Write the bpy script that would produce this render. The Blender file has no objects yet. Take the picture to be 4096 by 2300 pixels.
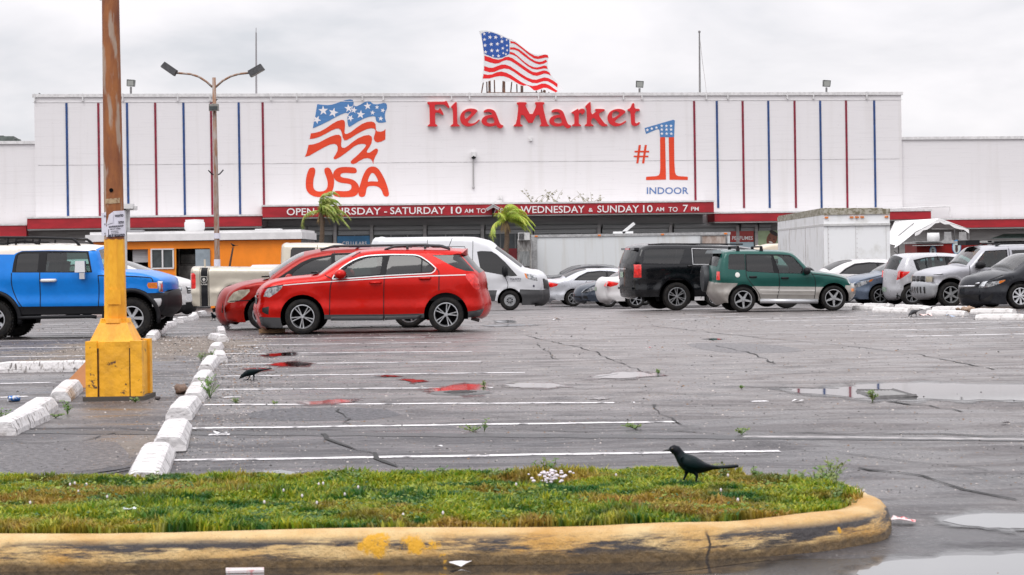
import bpy, bmesh, math, random
import numpy as np
from mathutils import Vector, Matrix
from mathutils.geometry import delaunay_2d_cdt
random.seed(7); rng = np.random.default_rng(7)
scene = bpy.context.scene
COL = scene.collection

# ------------------------------------------------------------------ camera
EYE = 1.5; FPX = 7842.0; CX = 2048.0; HY = 1018.0; ROLL = 0.0145
cr, sr = math.cos(ROLL), math.sin(ROLL)
cam_d = bpy.data.cameras.new('camera'); cam = bpy.data.objects.new('camera', cam_d); COL.objects.link(cam)
cam_d.sensor_width = 36.0; cam_d.sensor_fit = 'HORIZONTAL'; cam_d.lens = FPX/4096*36
cam_d.shift_y = -(1150-HY)/4096
cam_d.clip_start = 0.1; cam_d.clip_end = 6000
cam.matrix_world = Matrix(((cr, sr, 0, 0), (0, 0, -1, 0), (-sr, cr, 0, EYE), (0, 0, 0, 1)))
cam_d.dof.use_dof = True; cam_d.dof.focus_distance = 36; cam_d.dof.aperture_fstop = 9.0
scene.camera = cam

# ------------------------------------------------------------------ world: overcast sky with soft clouds
world = bpy.data.worlds.new('World'); scene.world = world; world.use_nodes = True
wn, wl = world.node_tree.nodes, world.node_tree.links
wn.clear()
SUN_EL, SUN_AZ = math.radians(52), math.radians(200)
w_out = wn.new('ShaderNodeOutputWorld')
bg_sky = wn.new('ShaderNodeBackground'); bg_cloud = wn.new('ShaderNodeBackground'); w_add = wn.new('ShaderNodeAddShader')
sky = wn.new('ShaderNodeTexSky'); sky.sky_type = 'NISHITA'; sky.sun_disc = False
sky.sun_elevation = SUN_EL; sky.sun_rotation = SUN_AZ
wl.new(sky.outputs[0], bg_sky.inputs[0]); bg_sky.inputs[1].default_value = 0.006
tc = wn.new('ShaderNodeTexCoord'); sep = wn.new('ShaderNodeSeparateXYZ'); wl.new(tc.outputs['Generated'], sep.inputs[0])
mp = wn.new('ShaderNodeMapping'); mp.inputs['Scale'].default_value = (4.0, 4.0, 11.0); mp.inputs['Rotation'].default_value = (0.0, 0.5, 0.0)
wl.new(tc.outputs['Generated'], mp.inputs[0])
nz = wn.new('ShaderNodeTexNoise'); nz.inputs['Scale'].default_value = 1.7; nz.inputs['Detail'].default_value = 5; nz.inputs['Roughness'].default_value = 0.52
nz.inputs['Distortion'].default_value = 0.25
wl.new(mp.outputs[0], nz.inputs[0])
rmp = wn.new('ShaderNodeValToRGB'); e = rmp.color_ramp.elements
e[0].position = 0.33; e[0].color = (0.67, 0.68, 0.72, 1); e[1].position = 0.60; e[1].color = (0.93, 0.905, 0.93, 1)
m_ = rmp.color_ramp.elements.new(0.47); m_.color = (0.83, 0.815, 0.845, 1)
wl.new(nz.outputs[0], rmp.inputs[0]); wl.new(rmp.outputs[0], bg_cloud.inputs[0])
# an overcast sky is brighter overhead than at the horizon
zr = wn.new('ShaderNodeMapRange'); zr.inputs['From Min'].default_value = 0.10; zr.inputs['From Max'].default_value = 1.0
zr.inputs['To Min'].default_value = 1.03; zr.inputs['To Max'].default_value = 2.3
wl.new(sep.outputs[2], zr.inputs[0]); wl.new(zr.outputs[0], bg_cloud.inputs[1])
wl.new(bg_sky.outputs[0], w_add.inputs[0]); wl.new(bg_cloud.outputs[0], w_add.inputs[1]); wl.new(w_add.outputs[0], w_out.inputs[0])

sun_d = bpy.data.lights.new('sun', 'SUN'); sun = bpy.data.objects.new('sun', sun_d); COL.objects.link(sun)
sun_d.energy = 1.3; sun_d.angle = math.radians(35); sun_d.color = (1.0, 0.975, 0.94)
sd = Vector((math.cos(SUN_EL)*-0.35, math.cos(SUN_EL)*-0.94, math.sin(SUN_EL)))
sun.rotation_euler = sd.to_track_quat('Z', 'Y').to_euler()
scene.view_settings.view_transform = 'Standard'; scene.view_settings.look = 'None'
scene.view_settings.exposure = 0.0; scene.view_settings.gamma = 1.0
scene.cycles.max_bounces = 6; scene.cycles.diffuse_bounces = 3; scene.cycles.glossy_bounces = 3
scene.cycles.transparent_max_bounces = 12; scene.cycles.transmission_bounces = 4
scene.cycles.caustics_reflective = False; scene.cycles.caustics_refractive = False

# ------------------------------------------------------------------ projection helpers (photograph pixels -> world)
def ray(px, py):
    dx, dy = px-CX, HY-py
    u, v = dx*cr+dy*sr, -dx*sr+dy*cr
    return u/FPX, v/FPX
_GY = [0, 36, 44, 51, 57, 63, 68, 78, 90, 140, 3000]
_GZ = [0, 0, -.05, -.11, -.18, -.30, -.44, -.60, -.70, -.85, -.9]
def G(Y): return float(np.interp(Y, _GY, _GZ))
def unp(px, py, Y):
    a, b = ray(px, py); return Vector((a*Y, Y, EYE+b*Y))
def gnd(px, py, h=0.0):
    a, b = ray(px, py); b = min(b, -1e-4); t = EYE/-b
    for _ in range(40): t = 0.5*t+0.5*(EYE-G(t)-h)/-b
    return Vector((a*t, t, G(t)+h))
K = 4096/2575.0
def gv(x, y, h=0.0): return gnd(x*K, y*K, h)       # from the 2575-wide view
def crop(x0, y0, sc): return lambda p: (x0+p[0]/sc, y0+p[1]/sc)

# ------------------------------------------------------------------ object helpers
def tag(o, label=None, cat=None, group=None, kind=None):
    if label: o['label'] = label
    if cat: o['category'] = cat
    if group: o['group'] = group
    if kind: o['kind'] = kind
    return o
def thing(name, label, cat, loc=(0, 0, 0), rotz=0.0, group=None):
    o = bpy.data.objects.new(name, None); COL.objects.link(o); o.empty_display_size = .2
    o.location = loc; o.rotation_euler = (0, 0, rotz)
    o['_m'] = 0
    del o['_m']
    return tag(o, label, cat, group)
def wmat(o):
    m = Matrix.Identity(4)
    while o is not None:
        m = (Matrix.Translation(o.location) @ o.rotation_euler.to_matrix().to_4x4()) @ m; o = o.parent
    return m
class MB:
    """collects polygons; build() links them as one mesh object"""
    def __init__(s): s.v = []; s.f = []; s.mi = []; s.m = 0
    def add(s, vs, fs):
        n = len(s.v); s.v += [tuple(p) for p in vs]; s.f += [tuple(i+n for i in f) for f in fs]; s.mi += [s.m]*len(fs); return s
    def box(s, c, d, rz=0.0, taper=1.0, ry=0.0):
        hx, hy, hz = d[0]/2, d[1]/2, d[2]/2; vs = []
        R = Matrix.Rotation(rz, 3, 'Z') @ Matrix.Rotation(ry, 3, 'Y')
        for sz in (-1, 1):
            k = taper if sz > 0 else 1
            for sx, sy in ((-1, -1), (1, -1), (1, 1), (-1, 1)):
                vs.append(Vector(c)+R @ Vector((sx*hx*k, sy*hy*k, sz*hz)))
        return s.add(vs, [(3, 2, 1, 0), (4, 5, 6, 7), (0, 1, 5, 4), (1, 2, 6, 5), (2, 3, 7, 6), (3, 0, 4, 7)])
    def tube(s, pts, r, n=8, cap=True):
        pts = [Vector(p) for p in pts]; rs = r if hasattr(r, '__len__') else [r]*len(pts); vs = []; fs = []
        up = Vector((0, 0, 1)); prev = None
        for i, p in enumerate(pts):
            t = (pts[min(i+1, len(pts)-1)]-pts[max(i-1, 0)]).normalized()
            a = (prev - t*prev.dot(t)) if prev is not None else t.cross(up if abs(t.z) < .95 else Vector((0, 1, 0)))
            if a.length < 1e-6: a = t.orthogonal()
            a.normalize(); b = t.cross(a); prev = a
            for k in range(n):
                w = 2*math.pi*k/n; vs.append(p+(a*math.cos(w)+b*math.sin(w))*rs[i])
        for i in range(len(pts)-1):
            for k in range(n):
                fs.append((i*n+k, i*n+(k+1) % n, (i+1)*n+(k+1) % n, (i+1)*n+k))
        if cap: fs.append(tuple(range(n-1, -1, -1))); fs.append(tuple((len(pts)-1)*n+k for k in range(n)))
        return s.add(vs, fs)
    def lathe(s, prof, c=(0, 0, 0), axis='Z', n=24, ang=2*math.pi):
        vs = []; fs = []
        for i in range(n):
            w = ang*i/n; cw, sw = math.cos(w), math.sin(w)
            for r, h in prof:
                p = (r*cw, r*sw, h) if axis == 'Z' else ((r*cw, h, r*sw) if axis == 'Y' else (h, r*cw, r*sw))
                vs.append((c[0]+p[0], c[1]+p[1], c[2]+p[2]))
        m = len(prof)
        for i in range(n):
            j = (i+1) % n
            for k in range(m-1): fs.append((i*m+k, j*m+k, j*m+k+1, i*m+k+1))
        return s.add(vs, fs)
    def ball(s, c, r, n=10, m=7, sc=(1, 1, 1)):
        prof = [(max(1e-4, math.sin(math.pi*i/m))*r, -math.cos(math.pi*i/m)*r) for i in range(m+1)]
        n0 = len(s.v); s.lathe(prof, (0, 0, 0), 'Z', n)
        for i in range(n0, len(s.v)):
            q = s.v[i]; s.v[i] = (c[0]+q[0]*sc[0], c[1]+q[1]*sc[1], c[2]+q[2]*sc[2])
        return s
    def build(s, name, mats, parent=None, world=False, smooth=False, kind=None, auto=None):
        me = bpy.data.meshes.new(name)
        vs = s.v
        if world and parent is not None:
            im = wmat(parent).inverted(); vs = [im @ Vector(p) for p in vs]
        me.from_pydata([tuple(p) for p in vs], [], s.f)
        if not hasattr(mats, '__len__'): mats = [mats]
        for m in mats: me.materials.append(m)
        if len(mats) > 1: me.polygons.foreach_set('material_index', s.mi)
        if smooth: me.polygons.foreach_set('use_smooth', [True]*len(s.f))
        me.update(); me.validate()
        if smooth and auto is not None: me.set_sharp_from_angle(angle=math.radians(auto))
        o = bpy.data.objects.new(name, me); COL.objects.link(o)
        if parent is not None: o.parent = parent
        if kind: o['kind'] = kind
        return o
def copy_tree(o, parent=None):
    c = o.copy(); COL.objects.link(c); c.parent = parent
    for ch in [x for x in bpy.data.objects if x.parent == o]: copy_tree(ch, c)
    return c
def chaikin(pts, it=1, closed=True):
    for _ in range(it):
        q = []; n = len(pts)
        for i in range(n if closed else n-1):
            a, b = pts[i], pts[(i+1) % n]
            q += [(a[0]*.75+b[0]*.25, a[1]*.75+b[1]*.25), (a[0]*.25+b[0]*.75, a[1]*.25+b[1]*.75)]
        pts = q if closed else [pts[0]]+q+[pts[-1]]
    return pts
def area(p): return 0.5*sum(p[i][0]*p[(i+1) % len(p)][1]-p[(i+1) % len(p)][0]*p[i][1] for i in range(len(p)))
def inpoly(P, poly):
    P = np.asarray(P, float); x, y = P[:, 0], P[:, 1]; q = np.asarray(poly, float); n = len(q); r = np.zeros(len(P), bool); j = n-1
    for i in range(n):
        xi, yi, xj, yj = q[i, 0], q[i, 1], q[j, 0], q[j, 1]
        c = ((yi > y) != (yj > y)) & (x < (xj-xi)*(y-yi)/((yj-yi) if abs(yj-yi) > 1e-12 else 1e-12)+xi)
        r ^= c; j = i
    return r
def tri2d(outer, holes=()):
    vs = []; es = []
    for loop in [outer]+list(holes):
        n0 = len(vs); vs += [Vector(p) for p in loop]; es += [(n0+i, n0+(i+1) % len(loop)) for i in range(len(loop))]
    r = delaunay_2d_cdt(vs, es, [], 0, 1e-7)
    V = [tuple(v) for v in r[0]]; F = [tuple(f) for f in r[2]]
    if not F: return V, F
    c = np.array([[sum(V[i][0] for i in f)/len(f), sum(V[i][1] for i in f)/len(f)] for f in F])
    ok = inpoly(c, outer)
    for h in holes: ok &= ~inpoly(c, h)
    return V, [f for f, k in zip(F, ok) if k]
_txt = {}
def text2d(s, bold=0.0):
    """outline of a string as flat triangles, normalised to width 1 (ty: 0 baseline, in units of cap height)"""
    key = (s, bold)
    if key in _txt: return _txt[key]
    cu = bpy.data.curves.new('t', 'FONT'); cu.body = s; cu.size = 1; cu.resolution_u = 3; cu.offset = bold
    ob = bpy.data.objects.new('t', cu); me = bpy.data.meshes.new_from_object(ob)
    V = [(v.co.x, v.co.y) for v in me.vertices]; F = [tuple(p.vertices) for p in me.polygons]
    bpy.data.objects.remove(ob); bpy.data.curves.remove(cu); bpy.data.meshes.remove(me)
    x0 = min(v[0] for v in V); x1 = max(v[0] for v in V); cap = 0.73
    _txt[key] = ([((x-x0)/(x1-x0), y/cap) for x, y in V], F); return _txt[key]

# ------------------------------------------------------------------ materials
def lin(c):
    return tuple(((x/255)/12.92 if x/255 <= .04045 else ((x/255+.055)/1.055)**2.4) for x in c)
_m = {}
def mat(name, col, rough=0.6, metal=0.0, coat=0.0, var=0.0, vs=3.0, col2=None, bump=0.0, bs=40.0, spec=0.5, stretch=(1, 1, 1), lo=.4, hi=.6, srgb=False, rvar=0.0):
    if name in _m: return _m[name]
    if srgb: col = lin(col); col2 = lin(col2) if col2 else None
    m = bpy.data.materials.new(name); m.use_nodes = True; n, l = m.node_tree.nodes, m.node_tree.links
    b = n['Principled BSDF']; b.inputs['Roughness'].default_value = rough; b.inputs['Metallic'].default_value = metal
    b.inputs['Coat Weight'].default_value = coat; b.inputs['Coat Roughness'].default_value = 0.04
    b.inputs['Specular IOR Level'].default_value = spec
    b.inputs['Base Color'].default_value = (*col, 1)
    if var or col2 or bump or rvar:
        t = n.new('ShaderNodeTexCoord'); mp = n.new('ShaderNodeMapping'); mp.inputs['Scale'].default_value = stretch
        l.new(t.outputs['Object'], mp.inputs[0])
    if var or col2 or rvar:
        z = n.new('ShaderNodeTexNoise'); z.inputs['Scale'].default_value = vs; z.inputs['Detail'].default_value = 8; z.inputs['Roughness'].default_value = .62
        l.new(mp.outputs[0], z.inputs[0])
    if var or col2:
        r = n.new('ShaderNodeValToRGB'); r.color_ramp.elements[0].position = lo; r.color_ramp.elements[1].position = hi
        c2 = col2 if col2 else tuple(x*(1-var) for x in col)
        r.color_ramp.elements[0].color = (*c2, 1); r.color_ramp.elements[1].color = (*col, 1)
        l.new(z.outputs[0], r.inputs[0]); l.new(r.outputs[0], b.inputs['Base Color'])
    if rvar:
        q = n.new('ShaderNodeMapRange'); q.inputs['From Min'].default_value = .35; q.inputs['From Max'].default_value = .65
        q.inputs['To Min'].default_value = max(0.02, rough-rvar); q.inputs['To Max'].default_value = min(1, rough+rvar)
        l.new(z.outputs[0], q.inputs[0]); l.new(q.outputs[0], b.inputs['Roughness'])
    if bump:
        z2 = n.new('ShaderNodeTexNoise'); z2.inputs['Scale'].default_value = bs; z2.inputs['Detail'].default_value = 4
        l.new(mp.outputs[0], z2.inputs[0]); bp = n.new('ShaderNodeBump'); bp.inputs['Strength'].default_value = bump; bp.inputs['Distance'].default_value = 0.02
        l.new(z2.outputs[0], bp.inputs['Height']); l.new(bp.outputs[0], b.inputs['Normal'])
    _m[name] = m; return m
def paint(name, col, metal=0.25, rough=0.3, srgb=True):
    c = lin(col) if srgb else col
    return mat('paint_'+name, c, rough, metal, .55, var=.04, vs=6, bump=.02, bs=90, rvar=.06, spec=.3)
def glassmat(name, tint, refl=1.0):
    if name in _m: return _m[name]
    m = bpy.data.materials.new(name); m.use_nodes = True; n, l = m.node_tree.nodes, m.node_tree.links
    n.clear(); o = n.new('ShaderNodeOutputMaterial'); mx = n.new('ShaderNodeMixShader'); tr = n.new('ShaderNodeBsdfTransparent'); gl = n.new('ShaderNodeBsdfGlossy')
    gl.inputs['Roughness'].default_value = .03; tr.inputs[0].default_value = (*tint, 1)
    fr = n.new('ShaderNodeFresnel'); fr.inputs[0].default_value = 1.5
    mr = n.new('ShaderNodeMath'); mr.operation = 'MULTIPLY_ADD'; mr.inputs[1].default_value = refl; mr.inputs[2].default_value = .035
    l.new(fr.outputs[0], mr.inputs[0]); l.new(mr.outputs[0], mx.inputs[0]); l.new(tr.outputs[0], mx.inputs[1]); l.new(gl.outputs[0], mx.inputs[2]); l.new(mx.outputs[0], o.inputs[0])
    _m[name] = m; return m
M_TINT = glassmat('glass_privacy', (.055, .058, .062)); M_CLEAR = glassmat('glass_clear', (.42, .60, .56)); M_WIND = glassmat('glass_windshield', (.42, .52, .50), 1.6)
M_BLACK = mat('black_plastic', (.010, .010, .012), .5, spec=.22); M_RUB = mat('tyre_rubber', (.011, .011, .012), .7, vs=14, col2=(.022, .020, .018), bump=.3, spec=.15)
M_DARK = mat('underbody_dark', (.004, .004, .005), .9, spec=.1)
M_RIM = mat('alloy', (.52, .53, .55), .32, .75, var=.25, vs=20); M_CHR = mat('chrome', (.75, .75, .77), .15, .9)
M_WHITE = mat('white_wall', (.80, .775, .79), .75, var=.06, vs=1.0, stretch=(.4, .4, 1))
M_INT = mat('seat_grey', (.045, .045, .05), .8, var=.3)
# ================================================================== GROUND
def asphalt():
    m = bpy.data.materials.new('wet_asphalt'); m.use_nodes = True; n, l = m.node_tree.nodes, m.node_tree.links
    b = n['Principled BSDF']; t = n.new('ShaderNodeTexCoord')
    def noise(sc, st=(1, 1, 1), det=8, ro=.6, dist=0):
        mp = n.new('ShaderNodeMapping'); mp.inputs['Scale'].default_value = st; l.new(t.outputs['Object'], mp.inputs[0])
        z = n.new('ShaderNodeTexNoise'); z.inputs['Scale'].default_value = sc; z.inputs['Detail'].default_value = det; z.inputs['Roughness'].default_value = ro; z.inputs['Distortion'].default_value = dist
        l.new(mp.outputs[0], z.inputs[0]); return z.outputs[0]
    def ramp(x, a, b_, ca, cb):
        r = n.new('ShaderNodeValToRGB'); r.color_ramp.elements[0].position = a; r.color_ramp.elements[1].position = b_
        r.color_ramp.elements[0].color = (*ca, 1); r.color_ramp.elements[1].color = (*cb, 1); l.new(x, r.inputs[0]); return r.outputs[0]
    def mix(f, a, b_, mode='MIX'):
        x = n.new('ShaderNodeMixRGB'); x.blend_type = mode
        for i, s in ((0, f), (1, a), (2, b_)):
            if isinstance(s, float): x.inputs[i].default_value = s
            elif isinstance(s, tuple): x.inputs[i].default_value = (*s, 1)
            else: l.new(s, x.inputs[i])
        return x.outputs[0]
    def rng_(x, a, b_, c, d):
        r = n.new('ShaderNodeMapRange'); r.inputs[1].default_value = a; r.inputs[2].default_value = b_; r.inputs[3].default_value = c; r.inputs[4].default_value = d
        l.new(x, r.inputs[0]); return r.outputs[0]
    def spot(cx, cy, rx, ry, lo, hi):
        mp = n.new('ShaderNodeMapping'); mp.vector_type = 'POINT'; mp.inputs['Location'].default_value = (-cx/rx, -cy/ry, 0); mp.inputs['Scale'].default_value = (1/rx, 1/ry, 0)
        l.new(t.outputs['Object'], mp.inputs[0]); v = n.new('ShaderNodeVectorMath'); v.operation = 'LENGTH'; l.new(mp.outputs[0], v.inputs[0])
        ad = n.new('ShaderNodeMath'); ad.operation = 'ADD'; l.new(v.outputs['Value'], ad.inputs[0]); l.new(rng_(noise(1.6), .3, .7, -.5, .5), ad.inputs[1])
        return rng_(ad.outputs[0], lo, hi, 1, 0)
    big = noise(.16, (1, 2.2, 1), 6, .6, .6); mid = noise(.8, (1, 1.3, 1), 10, .75, .5); fine = noise(85, det=3); grit = noise(34, (1, .30, 1), det=7, ro=.85)
    c = ramp(big, .36, .66, (.024, .022, .026), (.078, .068, .071))
    lane = spot(4.0, 40.0, 6.5, 24.0, .45, 1.25); c = mix(rng_(lane, 0, 1, 0, .72), c, (.25, .222, .215))
    c = mix(rng_(mid, .42, .64, 0.0, .60), c, (.17, .148, .14))
    c = mix(rng_(grit, .53, .62, 0.0, .60), c, (.30, .275, .27)); c = mix(rng_(noise(60, (1, .25, 1), det=2), .66, .70, 0, .8), c, (.55, .52, .50))
    c = mix(rng_(grit, .47, .36, 0.0, .85), c, (.010, .010, .012))
    damp = spot(3.6, 9.2, 3.4, 2.2, .55, 1.3); c = mix(rng_(damp, 0, 1, 0, .72), c, (.028, .027, .032))
    damp2 = spot(-1.5, 14.5, 5.5, 4.0, .5, 1.3); c = mix(rng_(damp2, 0, 1, 0, .55), c, (.05, .048, .055))
    dirt = spot(-6.2, 33.5, 1.9, 4.6, .75, 1.05); dirt2 = spot(-3.0, 15.8, .35, 1.8, .5, 1.1)
    dirt3 = spot(18.5, 53.6, 9.0, 1.6, .7, 1.1)
    dsum = n.new('ShaderNodeMath'); dsum.operation = 'MAXIMUM'; l.new(dirt, dsum.inputs[0]); l.new(dirt2, dsum.inputs[1])
    ds2 = n.new('ShaderNodeMath'); ds2.operation = 'MAXIMUM'; l.new(dsum.outputs[0], ds2.inputs[0]); l.new(dirt3, ds2.inputs[1])
    dm = n.new('ShaderNodeMath'); dm.operation = 'MULTIPLY'; l.new(ds2.outputs[0], dm.inputs[0]); dm.inputs[1].default_value = .75
    c = mix(dm.outputs[0], c, mix(grit, (.06, .045, .035), (.34, .28, .22)))
    l.new(c, b.inputs['Base Color'])
    wet = noise(.55, (1, 2.6, 1), 9, .68, .8)
    r1 = rng_(wet, .42, .58, .24, .62)
    rr = n.new('ShaderNodeMath'); rr.operation = 'MULTIPLY_ADD'; l.new(ds2.outputs[0], rr.inputs[0]); rr.inputs[1].default_value = .4; l.new(r1, rr.inputs[2]); rr.use_clamp = True
    l.new(rr.outputs[0], b.inputs['Roughness']); b.inputs['Specular IOR Level'].default_value = .5
    bp = n.new('ShaderNodeBump'); bp.inputs['Strength'].default_value = .55; bp.inputs['Distance'].default_value = .012
    hm = n.new('ShaderNodeMath'); hm.operation = 'MULTIPLY_ADD'; l.new(grit, hm.inputs[0]); hm.inputs[1].default_value = 1.2; l.new(fine, hm.inputs[2])
    l.new(hm.outputs[0], bp.inputs['Height']); l.new(bp.outputs[0], b.inputs['Normal'])
    return m
M_ASPH = asphalt()
ys = [-400, -40, 0, 5, 8]+list(np.arange(10, 36, 2))+list(np.arange(36, 95, 1.0))+[100, 110, 120, 130, 140, 160, 200, 400, 900, 2500]
xs = [-2500, -900, -400, -200, -100, -60, -40, -20, -10, 0, 10, 20, 40, 60, 100, 200, 400, 900, 2500]
mb = MB(); mb.add([(x, y, G(y)) for y in ys for x in xs], [(j*len(xs)+i, j*len(xs)+i+1, (j+1)*len(xs)+i+1, (j+1)*len(xs)+i) for j in range(len(ys)-1) for i in range(len(xs)-1)])
mb.build('parking_lot_ground', M_ASPH, kind='structure', smooth=True)

M_LINE = mat('worn_road_paint', (.72, .70, .71), .6, col2=(.12, .115, .12), vs=6, lo=.38, hi=.48, bump=.3)
def line_on_ground(mb, a, b, w, h=.004, n=14, wob=.0):
    A, B = gnd(*a), gnd(*b); d = (B-A); L = d.length; d.normalize(); nrm = Vector((-d.y, d.x, 0)); vs = []
    for i in range(n+1):
        p = A+d*L*i/n; off = wob*math.sin(i*1.7)+wob*random.uniform(-.5, .5); q = p+nrm*off
        for s in (-1, 1):
            r = q+nrm*s*w/2*random.uniform(.9, 1.1); vs.append((r.x, r.y, G(r.y)+h))
    mb.add(vs, [(2*i, 2*i+1, 2*i+3, 2*i+2) for i in range(n)])
mb = MB()
V = lambda *a: [(x*K, y*K) for x, y in a]
LN = [((436, 1158.5), (1960, 1134.5)), ((478, 1078), (1705, 1061)), ((512, 1018.5), (1545, 1013)), ((552, 980), (1240, 975)), ((545, 946.5), (1320, 937)),
      ((558, 917), (1210, 909)), ((565, 890), (1188, 884)), ((590, 869), (1135, 861)), ((640, 853), (1070, 848)), ((700, 838), (1010, 834)), ((760, 826), (960, 823)),
      ((0, 1000), (70, 997)), ((0, 965), (140, 962)), ((0, 898), (215, 895)), ((0, 876), (215, 873)), ((0, 858), (215, 855)), ((110, 838), (262, 836)), ((105, 827), (262, 825)), ((100, 818), (262, 815)),
      ((1888, 1010), (1930, 1009)), ((560, 1000), (605, 998)), ((525, 1094), (578, 1093))]
for a, b in LN: line_on_ground(mb, *V(a, b), .135, wob=.012)
c3 = crop(3000, 850, 2.3504)
for a, b in [((-850, 1010), (-400, 1000)), ((-420, 985), (0, 978)), ((-160, 1006), (1350, 966)), ((130, 1022), (2050, 992)), ((495, 1063), (2620, 1028)), ((940, 1112), (2620, 1083)), ((1460, 1165), (2620, 1142)), ((-600, 960), (-100, 952))]:
    line_on_ground(mb, c3(a), c3(b), .20, wob=.01)
mb.build('parking_lines', M_LINE, kind='structure')
mb = MB(); line_on_ground(mb, *V((1870, 1098), (2620, 1106)), .16, n=30, wob=.01); mb.build('concrete_gutter_strip', mat('pale_gutter', (.36, .34, .34), .5, var=.5, vs=6), kind='structure')
# asphalt patch strip
mb = MB(); line_on_ground(mb, *V((-30, 1086), (2650, 1106)), .30, h=.003, n=60, wob=.02); mb.build('asphalt_patch_strip', mat('patch_asphalt', (.040, .038, .042), .40, var=.4, vs=8, bump=.6, bs=60), kind='structure')
# bitumen repairs of slightly different tone
for k_, (P, col_) in enumerate([([(-10, 1112), (120, 1118), (300, 1104), (330, 1150), (300, 1180), (-10, 1200)], (.060, .054, .056)), ([(620, 1028), (980, 1024), (1010, 1055), (640, 1062)], (.035, .034, .040)),
   ([(1700, 860), (1960, 866), (2050, 885), (1800, 890)], (.10, .092, .095))]):
    W = [gv(*p) for p in chaikin(P, 2)]; W = [(p.x+random.uniform(-.05, .05), p.y+random.uniform(-.06, .06)) for p in W]; vv, ff = tri2d(W); mb = MB(); mb.add([(x, y, G(y)+.0015) for x, y in vv], ff)
    mb.build('asphalt_repair', mat('repair_%d' % k_, col_, .45, col2=tuple(v*1.6 for v in col_), vs=18, lo=.44, hi=.60, bump=.8, bs=70, rvar=.15), kind='structure')
# cracks
M_CRK = mat('crack_dark', (.010, .010, .010), .7)
mb = MB()
def crack(pts, w=.018, h=.007):
    w *= .62
    P = []
    for i in range(len(pts)-1):
        a, b = gv(*pts[i]), gv(*pts[i+1]); n = max(3, int((b-a).length/.35))
        for k in range(n): P.append(a.lerp(b, k/n)+Vector((random.uniform(-.04, .04), random.uniform(-.10, .10), 0)))
    P.append(gv(*pts[-1])); vs = []
    for i, p in enumerate(P):
        d = (P[min(i+1, len(P)-1)]-P[max(i-1, 0)]).normalized(); nn = Vector((-d.y, d.x, 0)); ww = w*random.uniform(.1, 1.5)
        for s in (-1, 1): q = p+nn*s*ww; vs.append((q.x, q.y, G(q.y)+h))
    mb.add(vs, [(2*i, 2*i+1, 2*i+3, 2*i+2) for i in range(len(P)-1)])
crack([(-10, 1078), (480, 1081), (1100, 1084), (1700, 1088), (2600, 1097)], .03)
crack([(1310, 842), (1480, 880), (1600, 928), (1640, 942)]); crack([(1640, 1020), (1680, 1052), (1730, 1076)], .02)
crack([(850, 1028), (868, 1050), (880, 1066)], .02); crack([(805, 1090), (840, 1115), (930, 1142), (1000, 1175)], .025)
crack([(1640, 820), (1800, 838), (2000, 858), (2150, 872), (2300, 890), (2450, 920), (2500, 930)], .02)
crack([(1780, 972), (1860, 974), (1980, 976), (2110, 978)], .03); crack([(2220, 1010), (2330, 1022), (2420, 1036)], .03); crack([(1600, 985), (1700, 992), (1810, 990)], .02)
crack([(1800, 870), (1890, 888), (1950, 915)], .02); crack([(2150, 1180), (2300, 1195), (2500, 1250), (2600, 1262)], .03); crack([(220, 1190), (330, 1180)], .012)
crack([(0, 1112), (120, 1116), (200, 1108), (290, 1090)], .015); crack([(2000, 940), (2080, 935)], .02); crack([(1560, 940), (1480, 950), (1640, 955)], .02)
crack([(1400, 905), (1350, 862)], .012); crack([(2500, 1185), (2100, 1140), (1900, 1120)], .01)
mb.build('asphalt_cracks', M_CRK, kind='structure')
# puddles
M_WAT = mat('puddle_water', (.020, .020, .022), .055, coat=.7, spec=.8)
def halo_mat():
    m = bpy.data.materials.new('damp_margin'); m.use_nodes = True; n, l = m.node_tree.nodes, m.node_tree.links; b = n['Principled BSDF']; b.inputs['Base Color'].default_value = (.035, .033, .036, 1); b.inputs['Roughness'].default_value = .12
    a = n.new('ShaderNodeAttribute'); a.attribute_name = 'fade'; t = n.new('ShaderNodeTexCoord'); z = n.new('ShaderNodeTexNoise'); z.inputs['Scale'].default_value = 9; z.inputs['Detail'].default_value = 6; l.new(t.outputs['Object'], z.inputs[0])
    s = n.new('ShaderNodeMath'); s.operation = 'ADD'; l.new(a.outputs['Fac'], s.inputs[0]); l.new(z.outputs[0], s.inputs[1]); r = n.new('ShaderNodeMapRange'); r.inputs[1].default_value = .75; r.inputs[2].default_value = 1.35; l.new(s.outputs[0], r.inputs[0])
    tr = n.new('ShaderNodeBsdfTransparent'); mx = n.new('ShaderNodeMixShader'); l.new(r.outputs[0], mx.inputs[0]); l.new(tr.outputs[0], mx.inputs[1]); l.new(b.outputs[0], mx.inputs[2]); l.new(mx.outputs[0], n['Material Output'].inputs[0]); return m
M_HALO = halo_mat()
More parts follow.
